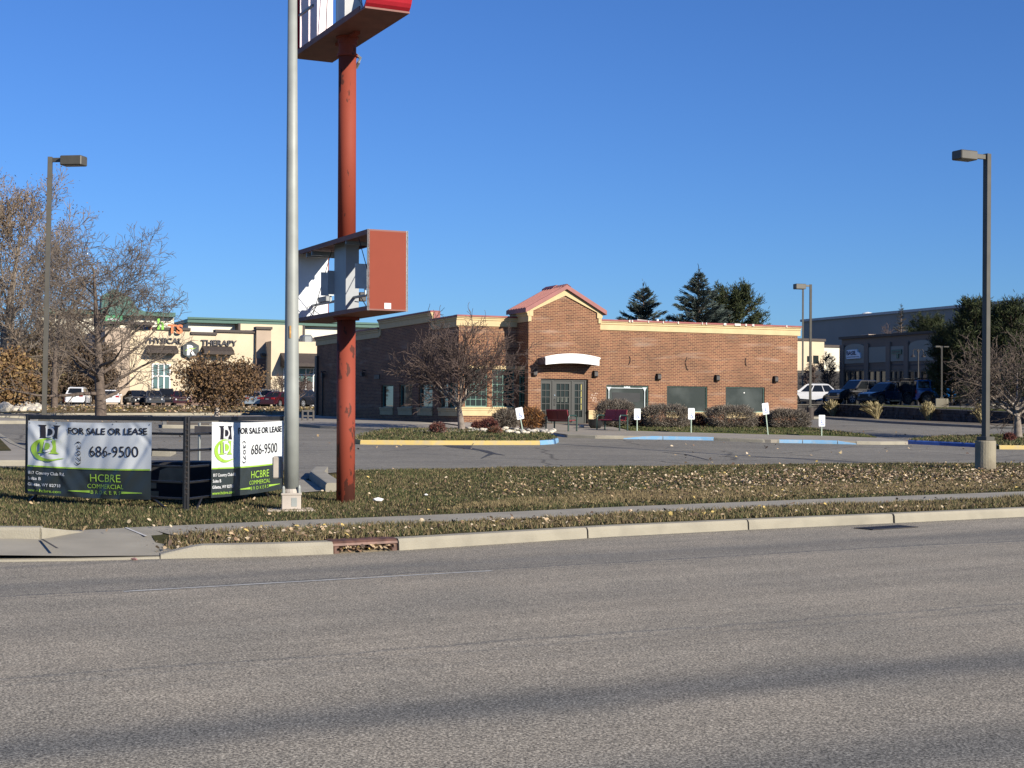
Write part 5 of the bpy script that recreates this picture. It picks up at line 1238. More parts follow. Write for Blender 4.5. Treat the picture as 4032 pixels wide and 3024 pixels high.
# ------------------------------------------------------------------ shrubs
def shrub(name, label, x, y, z, w, d, h, seed, mats, n=5200, size=0.10, boxy=2.6, group=None, rz=0, loose=0.0):
    rs = np.random.RandomState(seed); o = thing(name, label, 'shrub', (x, y, z), rz, group)
    th = rs.uniform(0, 2*PI, n); ph = np.arccos(rs.uniform(-0.75, 1, n)); e = 2.0/boxy
    sp = lambda v: np.sign(v)*np.abs(v)**e
    X = sp(np.cos(th))*np.abs(np.sin(ph))**e; Y_ = sp(np.sin(th))*np.abs(np.sin(ph))**e; Z = sp(np.cos(ph))
    bump = 1 + 0.07*np.sin(th*3+seed)*np.sin(ph*4) + 0.05*np.sin(th*7+seed*2) + rs.normal(0, 0.03+loose, n)
    dep = rs.uniform(0.72, 1.0, n)*bump
    c = np.stack([X*w/2*dep, Y_*d/2*dep, (Z*0.5*dep+0.46)*h], 1); c[:,2] = np.maximum(c[:,2], 0.01)
    dr = np.stack([X, Y_, Z+0.45], 1) + rs.normal(0, 0.55, (n,3)); dr /= np.linalg.norm(dr, axis=1, keepdims=True)
    b = np.cross(dr, rs.normal(size=(n,3))); b /= np.linalg.norm(b, axis=1, keepdims=True); L_ = size*rs.uniform(0.6,1.5,(n,1)); wd_ = L_*0.085
    V = np.stack([c-dr*L_*0.6-b*wd_, c-dr*L_*0.6+b*wd_, c+dr*L_*0.5+b*wd_*0.4, c+dr*L_*0.5-b*wd_*0.4], 1).reshape(-1,3)
    npmesh('twigs', V, np.arange(n*4).reshape(n,4), mats, o, rs.randint(0, len(mats), n))
    wd = Wood(); rnd = random.Random(seed)
    for k in range(26):
        a = rnd.uniform(0, 2*PI); r = rnd.uniform(0.2, 0.95); tip = np.array((math.cos(a)*w/2*r, math.sin(a)*d/2*r, h*rnd.uniform(0.45,0.95)*(1-0.25*r))); b0 = np.array((math.cos(a)*w*0.1, math.sin(a)*d*0.1, 0.0))
        mid = (b0+tip)/2 + np.array([rnd.gauss(0,0.05) for _ in range(3)]); wd.seg += [(b0, mid, 0.016, 0.011), (mid, tip, 0.011, 0.006)]
    V, F = wd.arrays(4, 0.0); npmesh('stem', V, F, [m_bark], o)
    return o
m_hg = [M('hedge_twig_a', (0.205,0.17,0.135), 0.95), M('hedge_twig_b', (0.125,0.10,0.078), 0.95), M('hedge_twig_c', (0.27,0.235,0.19), 0.95), M('hedge_twig_d', (0.075,0.055,0.04), 0.95)]
m_rd = [M('barberry_a', (0.14,0.035,0.03), 0.9), M('barberry_b', (0.075,0.022,0.022), 0.9), M('barberry_c', (0.20,0.07,0.045), 0.9)]
m_og = [M('rust_leaf_a', (0.34,0.15,0.04), 0.9), M('rust_leaf_b', (0.20,0.09,0.035), 0.9), M('rust_leaf_c', (0.11,0.06,0.035), 0.9)]
def on_uv(px, v):
    u = onV(px, 1650, v)[0]; x, y = uv2xy(u, v); return x, y
HG = 'clipped grey shrubs along the brick wing'
def hedge(px0, px1, ytop, v, dpt, label, seed, mats=m_hg, n=13000, group=HG, name='clipped_shrub', size=0.085, boxy=2.7, loose=0.0):
    x, y = on_uv((px0+px1)/2, v); wv = onV(px1,1650,v)[0]-onV(px0,1650,v)[0]; zt = onV((px0+px1)/2, ytop, v)[1]; zb = gz(x, y)+0.10; zt = zb + (zt-zb)*1.08
    return shrub(name, label, x, y, zb, wv, dpt, (zt-zb), seed, mats, n, size, boxy, group, YAW, loose)
hedge(2352,2490,1576,-3.4,1.5,'clipped grey shrub behind the right bench by the tower corner',1,)
hedge(2534,2706,1593,-4.6,1.7,'clipped grey shrub below the gap between first and second wing windows',2)
hedge(2783,2968,1598,-4.6,1.7,'clipped grey shrub below the gap between second and third wing windows',3)
hedge(3024,3178,1612,-4.6,1.7,'clipped grey shrub at the right corner of the brick wing',4)
RG = 'dark red barberry shrubs between the clipped ones'
hedge(2478,2540,1628,-3.4,0.8,'dark red shrub between the right bench and the sign by the first clipped gap',5,m_rd,1500,RG,'barberry_shrub',0.10,2.0,0.06)
hedge(2706,2785,1629,-3.4,0.8,'dark red shrub below the second wing window',6,m_rd,2200,RG,'barberry_shrub',0.10,2.0,0.06)
hedge(2966,3028,1637,-3.4,0.8,'dark red shrub behind the tilted sign near the third wing window',7,m_rd,1500,RG,'barberry_shrub',0.10,2.0,0.08)
def shrub_px(px, py, wpx, hpx, label, seed, mats, name, n=2200, size=0.10, loose=0.08, zo=0.13, boxy=2.0, dpt=None):
    p = G(px, py, off=zo); k = k_of(p[1]); return shrub(name, label, p[0], p[1], gz(*p)+zo, wpx*k, (dpt or wpx*0.8)*k, hpx*k, seed, mats, n, size, boxy, None, 0, loose)
shrub_px(2090,1692,112,92,'rust orange shrub left of the entrance bench',8,m_og,'rust_leaved_shrub',5200,0.11)
shrub_px(1992,1692,104,86,'grey brown shrub left of the rust orange one',9,m_hg,'twiggy_shrub',3600,0.11,0.06)
shrub_px(1925,1697,70,52,'dark red low shrub before the cream sill band',10,m_rd,'barberry_shrub',1800)
shrub_px(1880,1690,50,32,'small dark red shrub right of the tree trunk before the building',12,m_rd,'barberry_shrub',900)
shrub_px(1948,1710,58,32,'small dull brown shrub in front of the white rocks',17,[m_hg[1],m_rd[2],m_og[1]],'barberry_shrub',700)
shrub_px(1722,1706,66,44,'red brown shrub left of the tree trunk on the pink gravel',13,m_rd+[m_hg[0]],'barberry_shrub',1600)
shrub_px(3975,1735,45,32,'small red shrub at the trunk of the right edge tree',14,m_rd,'barberry_shrub',900)
p = G(3995,1676); k = k_of(p[1]); shrub('barberry_shrub', 'dark shrub against the retaining wall behind the right edge tree', p[0], p[1]+0.4, gz(*p)+0.1, 75*k, 60*k, 48*k, 15, [m_rd[1], m_hg[3]], 1800, 0.16, 2.0)
# ornamental grasses at the retaining wall
m_gr = [M('straw_a', (0.42,0.34,0.17), 0.9), M('straw_b', (0.33,0.26,0.12), 0.9), M('straw_c', (0.52,0.43,0.24), 0.9), M('straw_d', (0.22,0.19,0.08), 0.9)]
def grass_tuft(px, py, hpx, wpx, lean, label, seed):
    p = G(px, py); k = k_of(p[1]); rs = np.random.RandomState(seed); n = 520
    o = thing('ornamental_grass', label, 'ornamental grass', (p[0], p[1], gz(*p)+0.1), 0, 'dry ornamental grasses along the retaining wall')
    a = rs.uniform(0, 2*PI, n); r = rs.rand(n)**0.6; H_ = hpx*k*rs.uniform(0.6,1.05,n); W_ = wpx*k/2
    base = np.stack([np.cos(a)*0.12*r, np.sin(a)*0.12*r, np.zeros(n)], 1)
    tip = np.stack([np.cos(a)*W_*r + lean*W_*1.6*rs.rand(n)**2, np.sin(a)*W_*r*0.8, H_*(1-0.25*r**2)], 1)
    V = []; segs = 3
    sd = np.stack([-np.sin(a), np.cos(a), np.zeros(n)], 1)+rs.normal(0,0.6,(n,3)); sd /= np.linalg.norm(sd,axis=1,keepdims=True)
    pts = []
    for i in range(segs+1):
        t = i/segs; q = base*(1-t) + tip*t; q[:,2] = tip[:,2]*(1-(1-t)**1.6); pts.append(q)
    w_ = [0.006, 0.012, 0.014, 0.016]
    for i in range(segs):
        V.append(np.stack([pts[i]-sd*w_[i], pts[i]+sd*w_[i], pts[i+1]+sd*w_[i+1], pts[i+1]-sd*w_[i+1]], 1))
    V = np.concatenate(V).reshape(-1,3); mi = np.tile(rs.randint(0,4,n), segs)
    npmesh('blades', V, np.arange(len(V)).reshape(-1,4), m_gr, o, mi)
for i, (px, py, h, w, ln, lab) in enumerate(((3278,1645,66,62,-0.2,'upright straw grass tuft nearest the brick building'),(3452,1657,72,58,-1.1,'straw grass tuft blown over to the left'),(3655,1664,78,66,-0.15,'straw grass tuft below the square lamp footing'),(3868,1676,80,56,-0.6,'straw grass tuft half hidden by the right lamp post'))):
    grass_tuft(px, py, h, w, ln, lab, 80+i)
# ------------------------------------------------------------------ lawn blades and fallen leaves (stuff)
def in_poly(P, xs, ys):
    inside = np.zeros(len(xs), bool); n = len(P)
    for i in range(n):
        x0, y0 = P[i]; x1, y1 = P[(i+1) % n]
        c = ((y0 > ys) != (y1 > ys)) & (xs < (x1-x0)*(ys-y0)/(y1-y0+1e-12)+x0); inside ^= c
    return inside
gzv = np.vectorize(gz)
m_bl = [M('blade_green', (0.055,0.068,0.020), 0.9), M('blade_olive', (0.092,0.088,0.030), 0.9), M('blade_straw', (0.235,0.18,0.09), 0.9), M('blade_brown', (0.125,0.088,0.048), 0.9)]
def scatter_grass(name, poly, dens, h, seed, wts, zoff=0.0, wd0=0.006, lim=None, zf=gzv):
    rs = np.random.RandomState(seed); P = [tuple(p) for p in poly]
    x0, x1 = min(p[0] for p in P), max(p[0] for p in P); y0, y1 = min(p[1] for p in P), max(p[1] for p in P)
    if lim: x0, x1, y0, y1 = max(x0,lim[0]), min(x1,lim[1]), max(y0,lim[2]), min(y1,lim[3])
    n = int(dens*(x1-x0)*(y1-y0)); xs = rs.uniform(x0,x1,n); ys = rs.uniform(y0,y1,n)
    ok = in_poly(P, xs, ys) & (np.abs(xs) < 0.37*ys+2.6); xs, ys = xs[ok], ys[ok]
    cl = np.sin(xs*1.7+3*np.sin(ys*1.1))*np.sin(ys*2.3+2*np.sin(xs*0.9)); keep = rs.rand(len(xs)) < 0.72+0.28*cl
    xs, ys, cl = xs[keep], ys[keep], cl[keep]; n = len(xs); z = zf(xs, ys)+zoff
    a = rs.uniform(0,2*PI,n); hh = h*rs.uniform(0.5,1.4,n)*(1+0.35*cl); ln = rs.uniform(0.1,0.9,n)*hh; b = rs.uniform(0,2*PI,n); wd_ = wd0*(0.7+ys/30)
    base = np.stack([xs,ys,z],1); s = np.stack([np.cos(a),np.sin(a),np.zeros(n)],1)*wd_[:,None]; tip = base + np.stack([np.cos(b)*ln,np.sin(b)*ln,hh],1)
    V = np.stack([base-s, base+s, tip],1).reshape(-1,3); u = rs.rand(n) + 0.12*np.sin(xs*0.6+ys*0.9); c = np.cumsum(wts); mi = np.clip(np.searchsorted(c, u), 0, len(wts)-1)
    o = npmesh(name, V, np.arange(n*3).reshape(n,3), m_bl, None, mi); print(name, n); return o
strip = [tuple(Vector(p)+nrm*0.19) for p in curb_line[4:-1]] + [tuple(p) for p in reversed(swn)]
tag(scatter_grass('verge_grass', strip, 1100, 0.062, 1, (0.14,0.24,0.40,0.22), lim=(-8,20,15,42)), kind='stuff')
upper = [tuple(p) for p in swf[:-1]] + [G(4200,1823)] + [*reversed(LR[:-1])] + [G(1300,1880), G(1290,1934), G(1130,1950), G(1130,1880)] + [*reversed(LF[1:])] + [G(0,2086), G(316,2088)]
tag(scatter_grass('lawn_grass', upper, 560, 0.042, 2, (0.36,0.28,0.19,0.17), lim=(-12,20,17,46)), kind='stuff')
dry = [G(1700,2008), G(2400,1982), G(3200,1952), G(4032,1925), G(4500,1905), G(4500,1880), G(4032,1893), G(3200,1915), G(2400,1942), G(1900,1980)]
tag(scatter_grass('dry_grass', dry, 1500, 0.055, 13, (0.02,0.08,0.75,0.15), lim=(-12,20,17,46)), kind='stuff')
for nm, poly, dn in (('island_grass', P and [G(*p) for p in ISL], 160), ('bed_grass', bed, 120), ('right_island_grass', [G(*p) for p in RI], 160)):
    tag(scatter_grass(nm, poly, dn, 0.07, 3, (0.45,0.32,0.10,0.13), zoff=0.13, wd0=0.010), kind='stuff')
m_fl = [M('fallen_tan', (0.44,0.32,0.19), 0.85, var=0.2, scale=11), M('fallen_pale', (0.62,0.50,0.34), 0.85), M('fallen_brown', (0.22,0.135,0.08), 0.85), M('fallen_yellow', (0.60,0.44,0.14), 0.85), M('fallen_dark', (0.10,0.065,0.045), 0.85)]
def leaves_at(name, xs, ys, seed, size, z, wts=(0.34,0.16,0.30,0.05,0.15)):
    rs = np.random.RandomState(seed); n = len(xs); c = np.stack([xs,ys,z+rs.uniform(0.005,0.05,n)],1)
    a = rs.uniform(0,2*PI,n); u_ = np.stack([np.cos(a),np.sin(a),rs.normal(0,0.35,n)],1); v_ = np.stack([-np.sin(a),np.cos(a),rs.normal(0,0.55,n)],1)
    s = (size*rs.uniform(0.5,1.25,n))[:,None]
    ring = [(-1,0,0),(-0.35,0.55,0.1),(0.5,0.5,0.16),(1,0,0.05),(0.4,-0.55,0.12),(-0.4,-0.5,0.08)]
    V = np.stack([c + (u_*p + v_*q)*s + np.array((0,0,1.0))*r*s*2 for p,q,r in ring],1).reshape(-1,3)
    mi = np.clip(np.searchsorted(np.cumsum(wts), rs.rand(n)),0,4)
    return npmesh(name, V, np.arange(n*6).reshape(n,6), m_fl, None, mi)
rs = np.random.RandomState(9)
N = 200000; xs = rs.uniform(-9,17,N); ys = rs.uniform(17,45,N); ok = in_poly([tuple(p) for p in upper], xs, ys) & (np.abs(xs) < 0.37*ys); xs, ys = xs[ok], ys[ok]
S = -SU*xs+CU*ys; T_ = -0.536*xs+0.844*ys-17.3
px_ = 2016+FOC*xs/ys; fr = T_/np.maximum(T_+35.4-S, 0.1)
band_ = np.exp(-((fr-0.55-0.03*np.sin(xs))/0.20)**2)
right = np.clip((px_-1700)/1500, 0, 1)
den = 0.012 + 0.72*band_*right**1.2*(0.40+0.60*np.sin(xs*1.9+np.sin(ys*1.3)*2)**2) + 0.02*right
den *= np.where(fr > 0.93, 0.15, 1); k = rs.rand(len(xs)) < den; xs, ys = xs[k], ys[k]; print('leaves', len(xs))
tag(leaves_at('fallen_leaves', xs, ys, 4, 0.029, gzv(xs, ys)+0.02), kind='stuff')
N = 2500; a = rs.uniform(0,1,N)**1.0; i0 = rs.randint(4, len(curb_line)-2, N); f_ = rs.rand(N)
cx_ = np.array([p[0] for p in curb_line]); cy_ = np.array([p[1] for p in curb_line]); o_ = 0.25+rs.rand(N)**1.3*2.3
xs = cx_[i0]+(cx_[i0+1]-cx_[i0])*f_ - 0.536*o_; ys = cy_[i0]+(cy_[i0+1]-cy_[i0])*f_ + 0.844*o_
k = in_poly(strip, xs, ys) & (rs.rand(N) < 0.4); xs, ys = xs[k], ys[k]
tag(leaves_at('fallen_leaves', xs, ys, 5, 0.032, gzv(xs, ys)+0.03, (0.35,0.22,0.22,0.12,0.09)), kind='stuff')
xs = rs.uniform(-26,-1,420); ys = rs.uniform(45,88,420); xs2 = rs.uniform(4,30,260); ys2 = rs.uniform(38,70,260); xs = np.concatenate([xs,xs2]); ys = np.concatenate([ys,ys2])
tag(leaves_at('fallen_leaves', xs, ys, 6, 0.05, gzv(xs, ys)+0.01), kind='stuff')
# leaves on the driveway, sidewalk
xs = rs.uniform(-6.5,-3,26); ys = rs.uniform(18.2,20.5,26); tag(leaves_at('fallen_leaves', xs, ys, 8, 0.035, np.array([zapron(a,b) for a,b in zip(xs,ys)])+0.012), kind='stuff')
# far-left strip leaf litter
xs = rs.uniform(-36,-14,3500); ys = rs.uniform(86,125,3500); k = rs.rand(3500) < 0.6
tag(leaves_at('fallen_leaves', xs[k], ys[k], 7, 0.09, gzv(xs[k], ys[k])+0.15, (0.3,0.2,0.3,0.1,0.1)), kind='stuff')

# ------------------------------------------------------------------ rusty kerb inlet
def road_frame(px0, px1):
    f = lambda x: float(np.interp(x, [c[0] for c in CURB_PX], [c[1] for c in CURB_PX]))
    a, b = Vector(G0(px0, f(px0))), Vector(G0(px1, f(px1))); return a, b
a, b = road_frame(1311, 1566); Ld = (b-a).length; rz = math.atan2((b-a).y, (b-a).x)
dr = thing('storm_drain', 'rusty brown cast iron kerb inlet full of dead leaves in the street kerb', 'storm drain', (a.x, a.y, 0), rz)
m_ir = M('rusty_cast_iron', (0.135,0.070,0.050), 0.55, var=0.35, scale=8, detail=6, metal=0.2)
mb = MB()
prof = [(0.0,0.095),(0.01,0.125),(0.04,0.150),(0.09,0.162),(0.30,0.165),(0.30,0.12),(0.06,0.11),(0.03,0.095)]
mb.prism(prof, 0.0, Ld, 'x'); mb.build('hood', m_ir, dr)
for x in (0.0, Ld-0.10):
    mb = MB(); mb.bbox(x, -0.004, -0.03, x+0.10, 0.30, 0.10, 0.02); mb.build('side_cheek', m_ir, dr)
mb = MB(); mb.box(0.1, 0.24, -0.03, Ld-0.1, 0.28, 0.11); mb.build('back_plate', m_dark, dr)
mb = MB(); mb.prism([(0.02,-0.03),(0.02,0.015),(0.12,0.045),(0.24,0.03),(0.24,-0.03)], 0.1, Ld-0.1, 'x'); mb.build('silt', m_soil, dr)
n = 330; xs = rs.uniform(0.08, Ld-0.06, n); ys = rs.uniform(-0.04, 0.16, n); P3 = [dr.matrix_basis @ Vector((x_, y_, 0)) for x_, y_ in zip(xs, ys)]
tag(leaves_at('fallen_leaves', np.array([p.x for p in P3]), np.array([p.y for p in P3]), 12, 0.034, np.full(n, 0.015)+rs.rand(n)*0.03, (0.45,0.1,0.3,0.05,0.1)), kind='stuff')
# gutter grating further right
p = G0(3490, 2079); gt = thing('drain_grate', 'dark grating set in the asphalt by the street kerb', 'drain grate', (p[0], p[1], 0.004), math.atan2(0.536,0.844)+0.05)
mb = MB()
for i in range(19): x = -0.5+i*1.0/18; mb.box(x-0.012, -0.16, 0.0, x+0.012, 0.16, 0.012)
mb.box(-0.54,-0.19,0.0,0.54,-0.16,0.012); mb.box(-0.54,0.16,0.0,0.54,0.19,0.012); mb.build('bars', m_dark, gt)
mb = MB(); mb.box(-0.53,-0.18,-0.002,0.53,0.18,0.0025); mb.build('shaft', m_dark, gt)
# small litter
for px, py, nm, lab, mt, s in ((1488,1981,'paper_scrap','white scrap of paper lying on the lawn right of the red pole',m_white,0.09),(1678,1958,'paper_scrap','tiny white scrap on the lawn in front of the leaf drift',m_white,0.04),(531,2206,'crumpled_can','small crumpled litter in the gutter at the driveway',M('red_grey_litter',(0.35,0.2,0.18),0.6),0.05)):
    q = G(px, py) if py < 2150 else G0(px, py); zz = gz(*q)+0.04 if py < 2150 else 0.002
    mb = MB(); rr = random.Random(px); vs = []
    bm = bmesh.new(); bmesh.ops.create_icosphere(bm, subdivisions=1, radius=s)
    for v in bm.verts: v.co = Vector((v.co.x*rr.uniform(.7,1.3), v.co.y*rr.uniform(.5,1), v.co.z*0.45*rr.uniform(.5,1.3)))
    me = bpy.data.meshes.new(nm); bm.to_mesh(me); bm.free(); o = link(nm, me, mt); o.location = (q[0], q[1], zz+s*0.2); tag(o, lab, 'litter')
# ------------------------------------------------------------------ background buildings
def onVr(px0, py0, px1, py1, v): return rectV(px0, py0, px1, py1, v)
m_stb = M('beige_stucco', (0.64,0.53,0.37), 0.9, var=0.05, scale=0.6, detail=6)
m_stt = M('taupe_stucco', (0.42,0.33,0.25), 0.9, var=0.06, scale=0.6, detail=6)
m_stw = M('cream_white_siding', (0.74,0.69,0.56), 0.8, var=0.04, scale=0.4)
m_dgr = M('dark_green_metal', (0.025,0.10,0.075), 0.5, var=0.1)
m_drk = M('dark_brown_trim', (0.06,0.045,0.038), 0.7, var=0.1)
m_stone = M('brown_stone_base', (0.20,0.13,0.10), 0.95, var=0.3, scale=2, detail=6)
m_awn = M('brown_awning_cloth', (0.055,0.042,0.036), 0.8, var=0.15)
VM = 97.0                                             # front plane of the therapy building
def bld(name, label): return thing(name, label, 'building', (TX, TY, 0), YAW)
ZB = 1.9
MA = bld('strip_mall', 'beige stucco shop building with black hexagon sign and THERAPY lettering')
def vbox(px0, px1, pytop, v, deep, mat, parent, name, zb=ZB, pymid=None, mb=None, dz=0.0):
    u0, u1 = onV(px0, 1450, v)[0], onV(px1, 1450, v)[0]; zt = onV((px0+px1)/2, pytop, v)[1]+dz
    m = MB(); m.box(u0, v, zb, u1, v+deep, zt); return m.build(name, mat, parent), u0, u1, zt
vbox(600, 752, 1300, VM, 20, m_stb, MA, 'wall'); _, a0, a1, zz = vbox(752.5, 848, 1318, VM, 20, m_stb, MA, 'wall')
_, b0, b1, zb2 = vbox(848.5, 1008, 1310, VM, 20, m_stb, MA, 'wall')
_, c0, c1, zc2 = vbox(1008.5, 1066, 1297, VM-0.5, 20.5, m_stt, MA, 'pier')
for (u0, u1, z, v) in ((a0, a1, zz, VM), (b0, b1, zb2, VM), (c0, c1, zc2, VM-0.5)):
    m = MB(); m.box(u0-0.1, v-0.25, z+0.003, u1+0.1, v+1, z+0.28); m.build('coping', m_drk, MA)
m = MB(); u0, u1 = onV(600,1450,VM)[0], onV(752,1450,VM)[0]; z = onV(676,1300,VM)[1]; m.box(u0, VM-0.25, z+0.003, u1-0.12, VM+1, z+0.28); m.build('coping', m_drk, MA)
m = MB(); m.box(c0-0.02, VM-0.62, ZB, c1+0.02, VM-0.505, onV(1037,1412,VM)[1]); m.build('stone_base', m_stone, MA)
r = rectV(1026,1392,1044,1402,VM-0.6); m = MB(); m.box(r[0], VM-1.0, r[1], r[2], VM-0.505, r[3]); m.build('wall_light', m_dark, MA)
m = MB(); m.box(onV(400,1450,VM)[0], VM-0.12, ZB, b1-0.2, VM-0.004, onV(800,1560,VM)[1]); m.build('stone_base', m_stone, MA)
def awning(px0, px1, py0, py1, v, parent, out=1.4):
    r = rectV(px0, py0, px1, py1, v); m = MB()
    m.prism([(v-0.01, r[3]), (v-out, r[1]+0.35), (v-out, r[1]), (v-0.01, r[1]+0.0)], r[0]+0.0, r[2], 'x'); m.build('awning', m_awn, parent)
awning(795,912,1363,1397,VM,MA); awning(578,694,1360,1392,VM,MA)
for px0, px1, py0 in ((600,668,1432),(800,905,1450)):
    r = rectV(px0, py0, px1, 1530, VM); m = MB(); m.box(r[0], VM-0.03, r[1], r[2], VM-0.004, r[3]); w_ = m.build('window', glass_mat('bluish_shop_glass', (0.10,0.17,0.17), 0.1), MA)
    m = MB(); nn = 3
    for i in range(nn+1): x = r[0]+(r[2]-r[0])*i/nn; m.box(x-0.07, VM-0.10, r[1], x+0.07, VM-0.031, r[3])
    m.box(r[0], VM-0.095, (r[1]+r[3])/2-0.07, r[2], VM-0.032, (r[1]+r[3])/2+0.07); m.box(r[0], VM-0.097, r[3]-0.1, r[2], VM-0.034, r[3]); m.build('glazing_bars', m_white, w_)
u, z = onV(790, 1357, VM); 
ut0, zt0 = onV(791,1359,VM); ut1 = onV(932,1359,VM)[0]; hh = onV(860,1334,VM)[1]-onV(860,1356,VM)[1]
put_text('lettering', 'THERAPY', m_vinb, MA, (ut0, VM-0.15, zt0), hh, ut1-ut0, 0.03, 0.06)
ut0, zt0 = onV(573,1350,VM); ut1 = onV(716,1350,VM)[0]; put_text('lettering', 'PHYSICAL', m_vinb, MA, (ut0, VM-0.15, zt0), hh, ut1-ut0, 0.03, 0.06)
# hexagon sign with a white R and a green swoosh
uc, zc = onV(751,1378,VM-0.3); R_ = (onV(751,1342,VM-0.3)[1]-onV(751,1414,VM-0.3)[1])/2
hx = MB(); hx.prism([(uc+R_*math.cos(PI/2+k*PI/3), zc+R_*math.sin(PI/2+k*PI/3)) for k in range(6)], VM-0.45, VM-0.005); hxo = hx.build('hexagon_sign', m_vind, MA)
me_h = R_*1.05
put_text('logo', 'R', m_vinl, hxo, (uc-R_*0.45, VM-0.48, zc-R_*0.52), me_h, R_*0.95, 0.07, 0.02)
m = MB(); m.prism([(uc-R_*0.72,zc-R_*0.18),(uc-R_*0.2,zc+R_*0.10),(uc+R_*0.25,zc+R_*0.08),(uc+R_*0.62,zc+R_*0.3),(uc+R_*0.3,zc+R_*0.18),(uc-R_*0.1,zc+R_*0.2),(uc-R_*0.45,zc+R_*0.06)], VM-0.53, VM-0.505); m.build('logo', m_ving, hxo)
# rooftop units
for px0, px1, py0, py1 in ((789,840,1308,1318),(963,990,1300,1309),(738,752,1311,1317)):
    r = rectV(px0, py0, px1, py1, VM+6); m = MB(); m.bbox(r[0], VM+6, r[1]-1.5, r[2], VM+8, r[3], 0.1); m.build('rooftop_unit', m_stl, MA)
# right wing of the mall, left of the brick building, with the deep dark awning
_, w0, w1, wz = vbox(1067, 1262, 1345, VM-3, 20, m_stb, MA, 'wall'); awning(1104,1262,1391,1445,VM-3,MA,2.2)
r = rectV(1116,1449,1262,1502,VM-3); m = MB(); m.box(r[0], VM-3.03, r[1], r[2], VM-3.004, r[3]); w_ = m.build('window', glass_mat('bluish_shop_glass', (0,0,0)), MA)
m = MB()
for i in range(6): x = r[0]+(r[2]-r[0])*i/5; m.box(x-0.06, VM-3.10, ZB, x+0.06, VM-3.031, r[3])
m.box(r[0], VM-3.09, (r[1]+r[3])/2-0.06, r[2], VM-3.032, (r[1]+r[3])/2+0.06); m.box(r[0], VM-3.092, r[3]-0.1, r[2], VM-3.033, r[3]); m.build('glazing_bars', m_white, w_)
r = rectV(1116,1502,1262,1590,VM-3); m = MB(); m.box(r[0], VM-3.05, ZB, r[2], VM-3.006, r[3]-0.02); m.build('shop_front', m_drk, MA)
m = MB(); q = rectV(1066,1382,1085,1390,VM); m.prism([(VM-0.01,q[3]),(VM-1.6,q[1]),(VM-0.01,q[1])], q[0], q[2], 'x'); m.build('canopy_fin', m_drk, MA)
# left part of the mall: taupe tower and dark shopfronts
vbox(412, 510, 1290, VM-1, 20, m_stt, MA, 'pier'); vbox(511, 599, 1283, VM, 20, m_stb, MA, 'wall')
m = MB(); u0, u1 = onV(410,1450,VM-1)[0], onV(600,1450,VM)[0]; z = onV(500,1280,VM)[1]; m.box(u0, VM-1.2, z+0.02, u1, VM+1, z+0.3); m.build('coping', m_drk, MA)
vbox(-200, 411, 1402, VM-2, 20, m_stt, MA, 'wall'); r = rectV(-100,1480,400,1590,VM-2); m = MB(); m.box(r[0], VM-2.1, ZB, r[2], VM-2.004, r[3]); m.build('shop_front', m_drk, MA)
# big store behind with dark green roof edge
VS = 150.0; ST = bld('big_store', 'large cream store with dark green roof edge and arched gable behind the therapy building')
def edge(px0, py0, px1, py1, v): a = onV(px0, py0, v); b = onV(px1, py1, v); return a[0], a[1], b[0], b[1]
u0, za, u1, zb_ = edge(742,1253,1500,1283,VS); zr = (za+zb_)/2
m = MB(); m.box(u0, VS, ZB, u1, VS+30, zr-0.5); m.build('wall', m_stw, ST); m = MB(); m.box(u0-0.3, VS-1.0, zr-0.5, u1, VS+30, zr); m.box(u0-0.3, VS-1.2, zr-0.02, u1, VS-0.9, zr+0.25); m.build('roof_edge', m_dgr, ST)
r = rectV(946,1268,1192,1400,VS-2); m = MB(); m.box(r[0], VS-2, ZB, r[2], VS-0.01, zr-0.55); m.build('wall', m_stb, ST)
m = MB(); m.box(r[0]-0.3, VS-2.1, ZB, r[0], VS-0.02, zr-0.5); m.box(r[2], VS-2.1, ZB, r[2]+0.3, VS-0.02, zr-0.5); m.build('downpipe', m_drk, ST)
r = rectV(1192,1325,1260,1343,VS-4); m = MB(); m.box(r[0], VS-4, r[1], r[2], VS-2.2, r[1]+0.5); m.build('coping', m_drk, ST)
r = rectV(1194,1318,1232,1340,VM+10); m = MB(); m.bbox(r[0], VM+10, r[1]-3, r[2], VM+12, r[3], 0.2); m.build('rooftop_unit', m_stl, MA)
# arched front section to the left
uL0, uL1 = onV(150,1450,VS-3)[0], onV(683,1450,VS-3)[0]; zL = onV(640,1233,VS-3)[1]
gc, gw = onV(470,1250,VS-3)[0], (onV(575,1250,VS-3)[0]-onV(365,1250,VS-3)[0])/2; zg_ = onV(470,1196,VS-3)[1]
top = []
for i in range(41):
    u = uL0+(uL1-uL0)*i/40; q = (u-gc)/gw; b_ = max(0.0, 0.5+0.5*math.cos(PI*max(-1, min(1, q*0.95)))); top.append((u, zL + (zg_-zL)*b_))
m = MB(); m.prism([(uL0,ZB)] + [(u, z-0.6) for u, z in top] + [(uL1,ZB)], VS-3, VS-0.05); m.build('front_wall', m_stw, ST)
vs, fs = [], []
for u, z in top: vs += [(u, VS-4.2, z-0.55), (u, VS-4.2, z+0.05), (u, VS-0.5, z+0.05), (u, VS-0.5, z-0.55)]
for i in range(40): fs += [(i*4+j, i*4+(j+1)%4, (i+1)*4+(j+1)%4, (i+1)*4+j) for j in range(4)]
fs += [(0,1,2,3),(163,162,161,160)]; m = MB(); m.add(vs, fs); m.build('arched_roof_edge', m_dgr, ST)
r = rectV(412,1240,482,1278,VS-5); m = MB(); m.box(r[0], VS-5, r[1], r[2], VS-3.01, r[3]); gs = m.build('green_sign', M('bright_green_sign', (0.03,0.30,0.12), 0.5, var=0.25, scale=1), ST)
